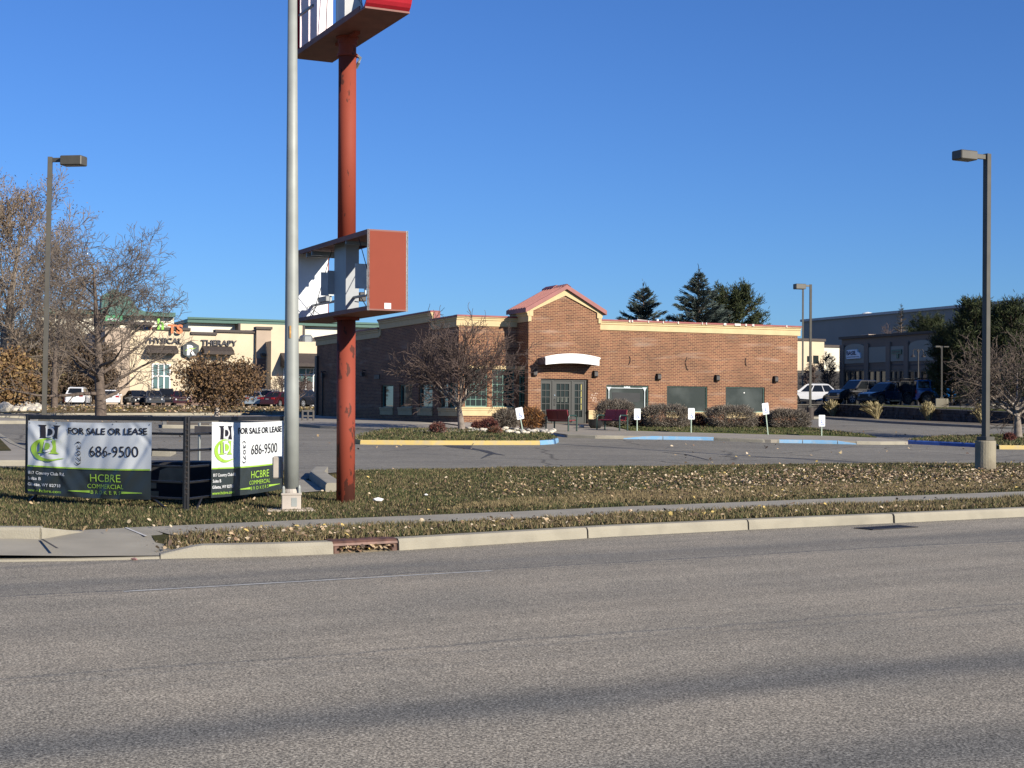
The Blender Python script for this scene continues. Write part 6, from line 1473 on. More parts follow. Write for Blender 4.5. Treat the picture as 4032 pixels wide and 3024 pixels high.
m = MB(); cx0 = (r[0]+r[2])/2; m.prism([(r[0]-0.5,r[3]+0.01),(r[2]+2.5,r[3]+0.01),(cx0+2.2,r[3]+2.5),(cx0,r[3]+3.6),(cx0-1.6,r[3]+2.6)], VS-5.2, VS-3.02); m.build('sign_gable', m_dgr, ST)
m = MB(); rr = random.Random(3)
for i in range(7): x = r[0]+0.4+(r[2]-r[0]-0.8)*i/7; m.box(x, VS-5.06, r[1]+0.5+rr.random()*0.2, x+0.22, VS-5.005, r[3]-0.5); 
m.build('sign_marks', m_vinl, gs)
for px, cl, ch, sz in ((552,(0.10,0.09,0.30),'o',0.7),(572,(0.06,0.14,0.42),'n',1.0),(596,(0.4,0.08,0.05),'s',0.7),(627,(0.22,0.60,0.05),'h',1.5)):
    u, z = onV(px-8, 1295, VM-0.2); put_text('sign_letter', ch, M('signc_%d' % px, cl, 0.5), MA, (u, VM-0.22, z), 0.75*sz, None, 0.05, 0.05)
u, z = onV(660, 1311, VM-0.4); put_text('sign_letter', 'TS', M('orange_sign', (0.65,0.17,0.04), 0.5), MA, (u, VM-0.45, z), 0.95, 1.6, 0.05, 0.05)
# shops on the right, in shade: plane u = UR
UR = 62.5; RB_ = bld('dark_shop_row', 'long dark brown row of shops in shade at the right with arched sign panels')
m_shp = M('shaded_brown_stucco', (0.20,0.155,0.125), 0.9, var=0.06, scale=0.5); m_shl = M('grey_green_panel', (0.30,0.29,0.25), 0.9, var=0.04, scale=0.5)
va0, vb0 = onU(4200,1450,UR)[0], onU(3314,1450,UR)[0]; zt_ = onU(3400,1331,UR)[1]
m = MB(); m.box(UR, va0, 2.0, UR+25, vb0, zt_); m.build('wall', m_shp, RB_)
m = MB(); m.box(UR-0.25, va0, zt_+0.003, UR+25, vb0+0.2, zt_+0.25); m.build('coping', m_drk, RB_)
def ru(px0, py0, px1, py1, u=UR): return rectU(px0, py0, px1, py1, u)
for px0, px1, pyt, pyb, arch in ((3329,3408,1372,1431,1),(3424,3494,1366,1427,0),(3510,3565,1363,1422,0),(3582,3680,1360,1421,1),(3700,3770,1362,1421,0)):
    r = ru(px0, pyt, px1, pyb); mid = (r[0]+r[2])/2; w2 = (r[2]-r[0])/2
    top = [(r[2]+0.0, r[3])] + ([(mid+w2*math.cos(PI*k/10), r[3]+w2*0.28*math.sin(PI*k/10)) for k in range(1,10)] if arch else []) + [(r[0], r[3])]
    m = MB(); m.prism([(r[0], r[1]), (r[2], r[1])] + top, UR-0.12, UR-0.004, 'x'); m.build('sign_panel', m_shl, RB_)
    r2 = ru(px0, 1455, px1, 1590); m = MB(); m.box(UR-0.06, r2[0], 2.35, UR-0.005, r2[2], r2[3]); w_ = m.build('shop_window', glass_mat('shop_dark_glass', (0.03,0.04,0.045), 0.08), RB_)
    m = MB(); nn = 4 if arch else 3
    for i in range(nn+1): y = r2[0]+(r2[2]-r2[0])*i/nn; m.box(UR-0.16, y-0.10, 2.35, UR-0.061, y+0.10, r2[3])
    z_ = r2[1]+(r2[3]-r2[1])*0.62; m.box(UR-0.15, r2[0], z_-0.06, UR-0.062, r2[2], z_+0.06); m.box(UR-0.155, r2[0], r2[3]-0.2, UR-0.063, r2[2], r2[3]); m.build('glazing_bars', m_dark, w_)
    m = MB(); m.box(UR-0.05, r[0], r2[3]+0.4, UR-0.006, r[2], r[1]-0.3); m.build('fascia_band', M('dark_fascia', (0.10,0.085,0.085), 0.9), RB_)
for px in (3320,3416,3502,3573,3690,3785):
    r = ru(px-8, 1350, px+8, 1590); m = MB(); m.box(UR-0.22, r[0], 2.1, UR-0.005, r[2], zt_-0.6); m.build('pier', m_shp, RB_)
r = ru(3388,1313,3420,1336,UR+2); m = MB(); m.bbox(UR+2, r[0], r[1]-0.8, UR+5, r[2], r[3]-0.1, 0.05); m.build('rooftop_unit', m_stt, RB_)
r = ru(3341,1377,3396,1413); m = MB(); sx = lambda px: ru(px-1,1377,px,1413)[0]
A, Bz = r, None; W_ = r[2]-r[0]; H_ = r[3]-r[1]; yv = lambda s: r[2]-W_*s
pl = [(yv(0.03),r[1]),(yv(0.0),r[1]+H_*0.35),(yv(0.04),r[1]+H_*0.97),(yv(0.25),r[1]+H_*1.0),(yv(0.78),r[1]+H_*1.0),(yv(0.80),r[1]+H_*0.70),(yv(0.98),r[1]+H_*0.62),(yv(1.0),r[1]+H_*0.03)]
m = MB(); m.prism(pl, UR-0.30, UR-0.125, 'x'); bs = m.build('white_shop_sign', M('white_sign_face', (0.75,0.82,0.92), 0.5, var=0.03), RB_)
put_text('lettering', 'BASIL', M('navy_print', (0.03,0.05,0.12), 0.5), bs, (UR-0.32, yv(0.05), r[1]+H_*0.42), H_*0.46, W_*0.68, 0.03, 0.01, rot=(PI/2,0,-PI/2))
m = MB(); m.box(UR-0.315, yv(0.95), r[1]+H_*0.17, UR-0.301, yv(0.06), r[1]+H_*0.24); m.build('rule_line', M('navy_print',(0,0,0)), bs)
r = ru(3518,1377,3556,1413); W_ = r[2]-r[0]; H_ = r[3]-r[1]; yv = lambda s: r[2]-W_*s
m = MB(); m.prism([(yv(0),r[1]+H_*.55),(yv(0),r[3]),(yv(1),r[3]),(yv(1),r[1]+H_*.5),(yv(.7),r[1]+H_*.5),(yv(.7),r[1]+H_*.05),(yv(.5),r[1]+H_*.05),(yv(.5),r[1]+H_*.55)], UR-0.25, UR-0.125, 'x'); gs2 = m.build('green_shop_sign', M('dull_green_sign', (0.10,0.16,0.11), 0.6), RB_)
m = MB(); m.box(UR-0.262, yv(0.85), r[3]-H_*.3, UR-0.251, yv(0.08), r[3]-H_*.17); m.build('rule_line', m_dark, gs2)
# grey warehouse beyond
UW = 98.0; WH = bld('grey_warehouse', 'huge plain grey metal warehouse behind the shops at the right')
v0, v1_ = onU(4300,1400,UW)[0], onU(3161,1400,UW)[0]; zt_ = onU(3400,1246,UW)[1]
m = MB(); m.box(UW, v0, 2.0, UW+60, v1_, zt_); m.build('wall', M('grey_metal_siding', (0.25,0.24,0.225), 0.7, var=0.05, scale=0.3), WH)
m = MB(); m.box(UW-0.3, v0, zt_+0.003, UW+60, v1_+0.3, zt_+0.35); m.build('coping', M('pale_coping', (0.42,0.43,0.44), 0.6), WH)
u = onU(3416,1241,UW+8)[0]; m = MB(); m.lathe([(1.1,zt_),(1.1,zt_+0.9),(0.7,zt_+1.3),(0.1,zt_+1.45)], 12, (UW+8, u)); m.build('roof_ventilator', m_white, WH)
# cream building and dark screen fence between
VC = 92.0; CB = bld('cream_corner_building', 'small sunlit cream building seen between the brick wing and the dark shops')
u0, u1 = onV(3090,1450,VC)[0], onV(3245,1450,VC)[0]; z = onV(3200,1343,VC)[1]; m = MB(); m.box(u0, VC, 2.0, u1, VC+10, z); m.build('wall', m_stb, CB)
m = MB(); m.box(u0-0.1, VC-0.15, z+0.003, u1+0.15, VC+10, z+0.3); m.build('coping', m_drk, CB)
u2 = onV(3312,1450,VC+2)[0]; z2 = onV(3280,1368,VC+2)[1]; m = MB(); m.box(u1+0.01, VC+2, 2.0, u2, VC+10, z2); m.build('wall', m_stw, CB)
m = MB(); m.box(u1+0.3, VC+1.85, z2+0.003, u2, VC+10, z2+0.3); m.build('coping', m_drk, CB)
for px0, px1, y0, y1 in ((3178,3196,1402,1425),(3202,3222,1400,1432)):
    r = rectV(px0,y0,px1,y1,VC); m = MB(); m.box(r[0], VC-0.06, r[1], r[2], VC-0.005, r[3]); m.build('window', m_glass, CB)
fy = 84.0; fn = thing('screen_fence', 'tall dark slatted screen fence behind the white car at the right', 'fence', (TX, TY, 0), YAW)
u0, u1 = onV(3100,1500,fy)[0], onV(3330,1500,fy)[0]; z = onV(3270,1466,fy)[1]; m = MB()
k = 2.05; 
while k < z: m.box(u0, fy, k, u1, fy+0.06, k+0.17); k += 0.19
m.build('slat_panel', M('black_brown_slats', (0.022,0.02,0.022), 0.8), fn)
m = MB(); m.box(u0, fy+0.065, 2.0, u1, fy+0.12, z-0.1); m.build('backing', m_dark, fn)

# ------------------------------------------------------------------ parking lot lamps
m_brz = M('bronze_lamp_paint', (0.085,0.078,0.062), 0.5, var=0.1, scale=3)
def lot_lamp(label, x, y, zb, H_, pw, arm_dir, arm_len, hl, base=None, tilt=(0,0), name='lamp_post', rzp=0.0, group='parking lot lamp posts'):
    o = thing(name, label, 'lamp post', (x, y, zb), 0, group)
    o.rotation_euler = (tilt[0], tilt[1], 0)
    b = 0.0
    if base:
        m = MB()
        if base[0] == 'round': m.lathe([(base[1],-0.4),(base[1],base[2]-0.02),(base[1]-0.02,base[2])], 24)
        else: m.bbox(-base[1],-base[1],-0.3,base[1],base[1],base[2],0.03, Matrix.Rotation(rzp,4,'Z'))
        m.build('concrete_base', M('lamp_base_concrete', (0.30,0.265,0.19), 0.9, col2=(0.14,0.11,0.07), mix=0.62, scale=1.6, detail=10, bump=0.4, bscale=20) if base[1] != 0.24 else m_drk, o); b = base[2]  # distant post's base takes the dark trim colour, shade on it painted in
        m = MB(); m.bbox(-pw*1.1,-pw*1.1,b+0.002,pw*1.1,pw*1.1,b+0.11,0.01, Matrix.Rotation(rzp,4,'Z')); m.build('base_cover', m_brz, o)
    m = MB(); m.bbox(-pw/2,-pw/2,b,pw/2,pw/2,H_,0.004, Matrix.Rotation(rzp,4,'Z')); m.build('pole', m_brz, o)
    R = Matrix.Rotation(arm_dir, 4, 'Z')
    m = MB(); m.bbox(pw/2,-0.035,H_-0.16,arm_len,0.035,H_-0.03,0.008,R); m.build('arm', m_brz, o)
    L_, Wd, Hh = hl
    m = MB(); m.bbox(arm_len, -Wd/2, H_-0.04-Hh, arm_len+L_, Wd/2, H_+0.01, 0.025, R); hd = m.build('lamp_head', m_brz, o)
    m = MB(); m.box(arm_len+0.06, -Wd/2+0.05, H_-0.045-Hh, arm_len+L_-0.06, Wd/2-0.05, H_-0.041-Hh, R); m.build('lens', M('lamp_lens', (0.16,0.16,0.15), 0.3), hd)
    return o
t_ = atY(3884, 606, 40.0); zb = gz(t_.x, 40.0); xb = atY(3880,1836,40.0).x
lot_lamp('tall lamp post on a stained round concrete base at the right edge of the lawn', xb, 40.0, zb, t_.z-zb, 0.155, math.radians(205), 0.50, (0.58,0.40,0.20), ('round',0.275,0.80), (0,0.004), rzp=math.radians(32))
Y_ = 44.2; bt = atY(172,1656,Y_); tp_ = atY(197,618,Y_); zb = gz(bt.x, Y_)
lot_lamp('tall brown lamp post behind the left banner, lamp head pointing right', bt.x, Y_, zb, tp_.z-zb, 0.135, math.radians(-12), 0.42, (0.70,0.40,0.24), ('round',0.275,0.70), (0, math.atan((tp_.x-bt.x)/(tp_.z-bt.z))), rzp=math.radians(10))
Y_ = 98.0; bt = atY(3190,1640,Y_); tp_ = atY(3190,1120,Y_); zb = gz(bt.x, Y_)
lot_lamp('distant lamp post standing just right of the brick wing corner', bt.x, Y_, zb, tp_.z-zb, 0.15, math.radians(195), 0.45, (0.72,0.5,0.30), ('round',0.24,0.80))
Y_ = 150.0; bt = atY(3160,1590,Y_); tp_ = atY(3160,1128,Y_)
lot_lamp('thin far lamp post just left of the distant one by the brick wing', bt.x, Y_, 2.3, tp_.z-2.3, 0.16, math.radians(180), 0.4, (0.5,0.4,0.25), None)
p = G(3708,1607,zterr); Y_ = p[1]; tp_ = atY(3711,1362,Y_)
o = lot_lamp('slim lamp post on a square concrete footing before the blue off-roader', p[0], Y_, zterr(*p), tp_.z-zterr(*p), 0.10, math.radians(180), 0.10, (0.34,0.2,0.07), ('square',0.40,0.62), rzp=math.radians(-15))
m = MB(); hh_ = tp_.z-zterr(*p); m.bbox(0.10,-0.1,hh_-0.1,0.44,0.1,hh_-0.02,0.02); m.build('lamp_head', m_brz, o)
# double-headed classic lamp against the shops
Y_ = 124.0; bt = atY(3615,1590,Y_); tp_ = atY(3613,1375,Y_); o = thing('twin_lamp_post', 'thin lamp post with two curved arms before the arched panel of the dark shops', 'lamp post', (bt.x, Y_, 2.3))
H_ = tp_.z-2.3; m = MB(); m.tube([(0,0,0),(0,0,H_)], [0.08,0.05], 8); m.build('pole', m_dark, o)
for s in (-1,1):
    m = MB(); m.tube([(0,0,H_-0.35),(s*0.12,0,H_-0.05),(s*0.3,0,H_),(s*0.42,0,H_-0.12),(s*0.44,0,H_-0.4)], 0.035, 6); m.lathe([(0.05,H_-0.42),(0.2,H_-0.62),(0.2,H_-0.66)], 10, (s*0.44,0)); m.build('lamp_arm', m_dark, o)

# ------------------------------------------------------------------ accessible parking signs
m_sgw = M('white_sign_face2', (0.70,0.73,0.75), 0.5, var=0.02); m_sgb = M('blue_sign_print', (0.05,0.12,0.55), 0.5)
m_sgp = M('pale_green_post', (0.33,0.42,0.33), 0.5, var=0.12)
SGR = 'accessible parking signs along the front kerb'
def p_sign(px, pyb, pyt, label, lean=0.0, yaw=YAW, h=0.46, w=0.30, back=False):
    p = G(px, pyb, off=0.13); k = k_of(p[1]); H_ = (pyb-pyt)*k
    o = thing('parking_sign', label, 'sign', (p[0], p[1], gz(*p)+0.13), 0, SGR); o.rotation_euler = (0, lean, yaw)
    m = MB(); m.bbox(-0.022, 0.003, 0, 0.022, 0.035, H_-0.05, 0.003); m.build('post', m_sgp, o)
    m = MB(); q = []
    for cx_, cz_, a0 in ((w/2-0.03,H_-0.03,0),(-w/2+0.03,H_-0.03,90),(-w/2+0.03,H_-h+0.03,180),(w/2-0.03,H_-h+0.03,270)):
        for da in (0,30,60,90): a = math.radians(a0+da); q.append((cx_+0.03*math.cos(a), cz_+0.03*math.sin(a)))
    m.prism(q, -0.004, 0.0); f = m.build('plate', m_sgw, o)
    # wheelchair symbol
    cz_ = H_-h*0.68; m = MB(); r = 0.055
    ring = [(0.0+r*math.cos(math.radians(a)), cz_-0.03+r*math.sin(math.radians(a))) for a in range(-250, 20, 27)]
    m.tube([(x, -0.008, z) for x, z in ring], 0.009, 5)
    m.tube([(-0.01,-0.008,cz_+0.07),(-0.005,-0.008,cz_+0.0),(0.045,-0.008,cz_-0.005),(0.065,-0.008,cz_-0.07),(0.085,-0.008,cz_-0.07)], 0.011, 5)
    m.prism([(-0.012+0.019*math.cos(t*PI/5), cz_+0.098+0.019*math.sin(t*PI/5)) for t in range(10)], -0.010, -0.005)
    m.build('wheelchair_symbol', m_sgb, f)
    m = MB(); m.box(-0.09,-0.0065,H_-0.09,0.09,-0.005,H_-0.078); m.build('small_print', M('faint_print', (0.45,0.55,0.52), 0.6), f)
p_sign(2060,1704,1603,'tilted accessible parking sign among white rocks left of the entrance', -0.20)
p_sign(2509,1697,1609,'upright accessible parking sign just right of the right bench', 0.0)
p_sign(2722,1704,1607,'upright accessible parking sign below the second wing window', 0.0)
p_sign(3025,1712,1586,'leaning accessible parking sign near the last clipped shrub', -0.125)
p_sign(3236,1717,1634,'short accessible parking sign alone at the tip of the grass bed', 0.0)
p = G(190,1575); k = k_of(p[1]); o = thing('small_notice_sign', 'small white sign on a thin post beside the left lamp post', 'sign', (p[0], p[1], gz(*p)), 0)
m = MB(); m.box(-0.04,0.01,0,0.04,0.06,48*k); m.build('post', m_galv, o); m = MB(); m.bbox(-8*k,-0.01,24*k,8*k,0.005,50*k,0.02); m.build('plate', m_sgw, o)

# ------------------------------------------------------------------ benches
m_bch = M('maroon_bench', (0.20,0.028,0.035), 0.35, var=0.1); m_bgr = M('dark_green_tube', (0.018,0.05,0.04), 0.4, var=0.1)
def bench(px, py, rz, label):
    p = G(px, py, off=0.12); o = thing('bench', label, 'bench', (p[0], p[1], gz(*p)+0.12), rz, 'maroon benches by the entrance')
    for x in (-0.62, 0.62):
        m = MB(); m.tube([(x,-0.28,0.0),(x,-0.28,0.56),(x,-0.23,0.63),(x,0.17,0.63),(x,0.22,0.56),(x,0.22,0.0)], 0.032, 8); m.build('frame_leg', m_bgr, o)
    m = MB(); m.tube([(-0.62,0.0,0.40),(0.62,0.0,0.40)], 0.025, 6); m.build('cross_tube', m_bgr, o)
    for s in (-1, 1):
        x0, x1 = (-0.58,-0.01) if s < 0 else (0.01,0.58)
        m = MB(); m.prism([(-0.28,0.44),(-0.24,0.465),(0.12,0.425),(0.16,0.45),(0.16,0.42),(0.12,0.395),(-0.24,0.435),(-0.29,0.42)], x0, x1, 'x'); m.build('seat', m_bch, o)
        m = MB(); m.prism([(0.14,0.46),(0.17,0.455),(0.27,0.84),(0.25,0.87),(0.22,0.85)], x0, x1, 'x'); m.build('backrest', m_bch, o)
bench(2208,1697,math.radians(135),'maroon metal bench with its back to the road, left of the entrance door')
bench(2412,1695,math.radians(-45),'maroon metal bench facing the road, right of the entrance door')
p = G(2345,1686,off=0.12); o = thing('planter_bowl', 'low black planter bowl standing by the right pier of the entrance', 'planter', (p[0], p[1], gz(*p)+0.12), 0)
m = MB(); m.lathe([(0.20,0),(0.30,0.12),(0.36,0.34),(0.38,0.38),(0.33,0.38),(0.30,0.30)], 18); m.build('bowl', M('black_glazed_pot', (0.02,0.02,0.022), 0.3), o)
p = G(2285,1686,off=0.12); rr = random.Random(4)
def rock(px, py, s, label, seed, mat, group=None, off=0.13, flat=0.65, name='rock'):
    p = G(px, py, off=off); rr = random.Random(seed); bm = bmesh.new(); bmesh.ops.create_icosphere(bm, subdivisions=2, radius=s)
    ax = [Vector((rr.gauss(0,1), rr.gauss(0,1), rr.gauss(0,1))).normalized() for _ in range(6)]
    for v in bm.verts:
        n = v.co.normalized(); k = 1
        for a in ax: k -= 0.16*max(0, n.dot(a))**2
        v.co = Vector((v.co.x*k*rr.uniform(.97,1.03)*1.15, v.co.y*k*0.9, v.co.z*k*flat))
    me = bpy.data.meshes.new(name); bm.to_mesh(me); bm.free(); o = link(name, me, mat)
    o.location = (p[0], p[1], gz(*p)+off+s*flat*0.55); o.rotation_euler = (rr.uniform(-.3,.3), rr.uniform(-.3,.3), rr.uniform(0,6)); tag(o, label, 'rock', group); return o
m_rk = M('white_rock', (0.60,0.54,0.43), 0.9, var=0.2, scale=8); m_rk2 = M('grey_rock', (0.42,0.39,0.34), 0.9, var=0.25, scale=8)
rock(2290,1684,0.13,'single pale rock on the walkway before the entrance door', 1, m_rk, off=0.12)
rs2 = random.Random(8)
for i in range(64):
    t = i/63; px = 1848+ (2185-1848)*t + rs2.uniform(-5,5); py = 1694 + (2 if px > 2000 else -4) + rs2.uniform(-8,7) if px < 2120 else 1697+rs2.uniform(-5,4)
    rock(px, py+6, rs2.uniform(0.08,0.15), 'pale landscaping rock %s' % ('between the bare tree trunk and the dark red shrubs' if px < 1930 else 'in front of the grey brown shrub, left of the tilted sign' if px < 2055 else 'at the foot of the rust orange shrub' if px < 2125 else 'between the rust orange shrub and the left bench'), 100+i, m_rk if rs2.random() < 0.7 else m_rk2, 'landscaping rocks left of the entrance')
for i in range(60):
    px, py = rs2.uniform(20,165), rs2.uniform(1582,1622)
    rock(px, py, rs2.uniform(0.16,0.40), 'rubble rock %s' % ('left of the bank middle, under the orange brown tree' if px < 90 else 'at the right end of the bank, beside the left lamp post'), 300+i, m_rk2 if rs2.random() < 0.6 else m_rk, 'rubble bank rocks at the left', off=0.1)
rock(20,1628,0.5,'large pale boulder at the left edge below the orange brown tree', 500, m_rk, off=0.05, flat=0.9, name='boulder')
for i in range(34):
    px = rs2.uniform(3860,4040); q = G(px, 1600+rs2.uniform(-9,4), zterr); 
    bm = bmesh.new(); bmesh.ops.create_icosphere(bm, subdivisions=1, radius=rs2.uniform(0.15,0.32))
    for v in bm.verts: v.co *= rs2.uniform(.75,1.15); v.co.z *= 0.7
    me = bpy.data.meshes.new('rock'); bm.to_mesh(me); bm.free(); o = link('rock', me, m_rk); o.location = (q[0], q[1], zterr(*q)+0.15); tag(o, 'pale rock of the heap on the raised lawn behind the right edge tree', 'rock', 'pale rocks on the raised lawn')
# dark metal rack behind, left of the building
p = G(1212,1664); k = k_of(p[1]); o = thing('metal_rack', 'dark metal railing frame at the rear left corner of the brick building', 'railing', (p[0], p[1], gz(*p)), YAW)
for x in (-22,0,22):
    m = MB(); m.box(x*k-0.04,-0.04,0,x*k+0.04,0.04,48*k); m.build('post', m_dark, o)
for z in (26,46): m = MB(); m.box(-22*k,-0.03,z*k-0.04,24*k,0.03,z*k+0.04); m.build('rail', m_dark, o)

# ------------------------------------------------------------------ vehicles
m_tyre = M('tyre_rubber', (0.018,0.018,0.018), 0.8); m_rim = M('alloy_rim', (0.50,0.50,0.50), 0.35, metal=0.6); m_rimd = M('dark_rim', (0.10,0.10,0.10), 0.4, metal=0.5)
m_cg = glass_mat('car_glass', (0.012,0.014,0.016), 0.04); m_lamp = M('headlamp_glass', (0.55,0.57,0.58), 0.15); m_tail = M('tail_lamp_red', (0.30,0.012,0.015), 0.25)
m_trim = M('black_plastic', (0.022,0.022,0.023), 0.6)
def paint(nm, c): return M(nm, c, 0.25, var=0.02, coat=0.6)
def car(name, label, x, y, z, rz, kind, mat, rim=None, group=None, plastic=False):
    """x axis forwards; kinds: suv, sedan, pickup, offroad"""
    rim = rim or m_rim
    S = dict(suv=(4.6,1.85,1.66,0.96,0.36,0.66), sedan=(4.75,1.82,1.44,0.90,0.33,0.60), pickup=(5.7,2.0,1.93,1.15,0.40,0.80), offroad=(4.3,1.88,1.85,1.15,0.43,0.85))[kind]
    L_, W_, H_, belt, wr, hood = S[0], S[1], S[2], S[3], S[4], S[5]
    o = thing(name, label, 'car' if kind != 'pickup' else 'pickup truck', (x, y, z), rz, group)
    hl = L_/2; wb = L_*0.305; arch = wr*1.2; gc = 0.24 if kind in ('suv','sedan') else 0.36
    def archpts(cx_): return [(cx_+arch*math.cos(math.radians(a)), wr+arch*math.sin(math.radians(a))) for a in range(-8, 189, 22) if wr+arch*math.sin(math.radians(a)) > gc]
    prof = [(hl-0.05, gc), (hl, gc+0.12), (hl-0.01, hood*0.98), (hl-0.12, hood+0.14)]
    if kind == 'suv': prof += [(hl-0.55, belt+0.02-0.08), (hl-1.15, belt+0.03), (-hl+0.12, belt+0.10), (-hl+0.03, belt-0.05), (-hl+0.0, gc+0.2), (-hl+0.08, gc)]
    elif kind == 'sedan': prof += [(hl-0.6, belt-0.08), (hl-1.3, belt), (-hl+0.75, belt+0.06), (-hl+0.08, belt+0.05), (-hl+0.01, belt-0.15), (-hl+0.0, gc+0.15), (-hl+0.08, gc)]
    elif kind == 'pickup': prof += [(hl-0.5, belt), (hl-1.35, belt+0.05), (-hl+0.03, belt+0.04), (-hl+0.0, gc+0.3), (-hl+0.05, gc)]
    else: prof += [(hl-0.2, belt-0.08), (hl-1.25, belt), (-hl+0.05, belt+0.02), (-hl+0.0, gc+0.2), (-hl+0.05, gc)]
    prof += archpts(-wb)[::-1] + archpts(wb)[::-1]
    bm = bmesh.new(); n = len(prof); f0 = [bm.verts.new((p[0], -W_/2, p[1])) for p in prof]; f1 = [bm.verts.new((p[0], W_/2, p[1])) for p in prof]
    bm.faces.new(f0); bm.faces.new(f1[::-1])
    for i in range(n): bm.faces.new((f0[i], f1[i], f1[(i+1)%n], f0[(i+1)%n]))
    bmesh.ops.recalc_face_normals(bm, faces=bm.faces[:])
    be = [e for e in bm.edges if abs(e.verts[0].co.y-e.verts[1].co.y) < 1e-4 and max(v.co.z for v in e.verts) > gc+0.3]
    bmesh.ops.bevel(bm, geom=be, offset=0.09, segments=2, affect='EDGES')
    for v in bm.verts:                              # plan taper at the ends, tumblehome upwards
        v.co.y *= 1 - 0.13*max(0, (abs(v.co.x)-hl*0.72)/(hl*0.28))**2 - (0.05*max(0, (v.co.z-0.6)/0.5) if kind in ('suv','sedan') else 0)
    # greenhouse
    G0_ = dict(suv=((hl-1.05, -hl+0.10),(hl-1.95, -hl+0.85)), sedan=((hl-1.3, -hl+0.72),(hl-2.15, -hl+1.45)), pickup=((hl-1.35, -hl+1.95),(hl-2.05, -hl+2.15)), offroad=((hl-1.28, -hl+0.05),(hl-1.52, -hl+0.08)))[kind]
    (b1, b0), (t1, t0) = G0_; wb2 = W_/2-0.06-(0.03 if kind != 'offroad' else 0); wt = W_/2-(0.26 if kind in ('suv','sedan') else 0.18 if kind == 'pickup' else 0.10); zb_ = belt-0.03; zt = H_
    Bq = [(b0,-wb2,zb_),(b1,-wb2,zb_),(b1,wb2,zb_),(b0,wb2,zb_)]; Tq = [(t0,-wt,zt-0.05),(t1,-wt,zt-0.05),(t1,wt,zt-0.05),(t0,wt,zt-0.05)]
    Rq = [(t0+0.12,-wt+0.1,zt),(t1-0.15,-wt+0.1,zt),(t1-0.15,wt-0.1,zt),(t0+0.12,wt-0.1,zt)]
    A = [bm.verts.new(v) for v in Bq]; T = [bm.verts.new(v) for v in Tq]; R = [bm.verts.new(v) for v in Rq]
    for i in range(4): j = (i+1)%4; bm.faces.new((A[i],A[j],T[j],T[i])); bm.faces.new((T[i],T[j],R[j],R[i]))
    bm.faces.new(R)
    bmesh.ops.recalc_face_normals(bm, faces=bm.faces[:])
    me = bpy.data.meshes.new('body'); bm.to_mesh(me); bm.free()
    body = link('body', me, mat, o, smooth=False)
    def lerp(a, b, t): return tuple(a[i]+(b[i]-a[i])*t for i in range(3))
    def pane(a, b, c, d, nm, s0, s1, t0_, t1_, out):      # a,b bottom; d,c top; inset; thickness outwards
        P1 = lerp(lerp(a,b,s0), lerp(d,c,s0), t0_); P2 = lerp(lerp(a,b,s1), lerp(d,c,s1), t0_); P3 = lerp(lerp(a,b,s1), lerp(d,c,s1), t1_); P4 = lerp(lerp(a,b,s0), lerp(d,c,s0), t1_)
        m = MB(); q = [P1,P2,P3,P4]; m.add([Vector(p)+Vector(out)*0.003 for p in q]+[Vector(p)+Vector(out)*0.012 for p in q], [(0,1,2,3),(4,5,6,7),(0,1,5,4),(1,2,6,5),(2,3,7,6),(3,0,4,7)]); m.build(nm, m_cg, body)
    pane(Bq[1],Bq[2],Tq[2],Tq[1],'windscreen',0.08,0.92,0.12,0.95,(0.8,0,0.5))
    if kind != 'pickup' or True: pane(Bq[0],Bq[3],Tq[3],Tq[0],'rear_window',0.10,0.90,0.22 if kind=='suv' else 0.12,0.90,(-0.8,0,0.4))
    cuts = dict(suv=(0.05,0.30,0.33,0.62,0.66,0.90), sedan=(0.14,0.48,0.52,0.86), pickup=(0.05,0.47,0.52,0.92), offroad=(0.04,0.33,0.37,0.62,0.66,0.95))[kind]
    for sgn, (ia, ib) in ((-1,(0,1)),(1,(3,2))):
        for c in range(0, len(cuts), 2): pane(Bq[ia],Bq[ib],Tq[ib],Tq[ia],'side_window',cuts[c],cuts[c+1],0.12,0.90,(0,sgn,0.3))
    for xx in (-wb, wb):
        for s in (-1, 1):
            yy = s*(W_/2-0.115); m = MB(); m.tube([(xx, yy-0.11, wr),(xx, yy+0.11, wr)], wr, 22); ty = m.build('wheel', m_tyre, o)
            m = MB(); yo = yy+s*0.112; m.tube([(xx, yo, wr),(xx, yo+s*0.012, wr)], wr*0.66, 18); m.build('rim', rim, ty)
            m = MB()
            for a in range(5):
                aa = a*2*PI/5+0.3; c_, s_ = math.cos(aa), math.sin(aa); m.prism([(xx+c_*wr*0.22-s_*0.03, wr+s_*wr*0.22+c_*0.03),(xx+c_*wr*0.6-s_*0.06, wr+s_*wr*0.6+c_*0.06),(xx+c_*wr*0.6+s_*0.06, wr+s_*wr*0.6-c_*0.06),(xx+c_*wr*0.22+s_*0.03, wr+s_*wr*0.22-c_*0.03)], yo+s*0.013, yo+s*0.016)
            m.build('rim_gaps', m_trim, ty)
            # wheel-arch lip
            m = MB(); pr = []
            for a in range(0, 181, 15): pr.append((xx+arch*1.0*math.cos(math.radians(a)), wr+arch*math.sin(math.radians(a))))
            for a in range(180, -1, -15): pr.append((xx+(arch+0.06)*math.cos(math.radians(a)), wr+(arch+0.06)*math.sin(math.radians(a))))
            nn = len(pr)//2; vs = [(p[0], s*(W_/2+0.005), p[1]) for p in pr]+[(p[0], s*(W_/2-0.12), p[1]) for p in pr]; N2 = len(pr)
            fs = [(i, i+1, N2-2-i, N2-1-i) for i in range(nn-1)]+[(i, i+1, i+1+N2, i+N2) for i in range(nn-1)]
            m.add(vs, fs); m.build('wheel_arch', m_trim if plastic or kind == 'offroad' else mat, body)
    fx_, bx2 = hl, -hl
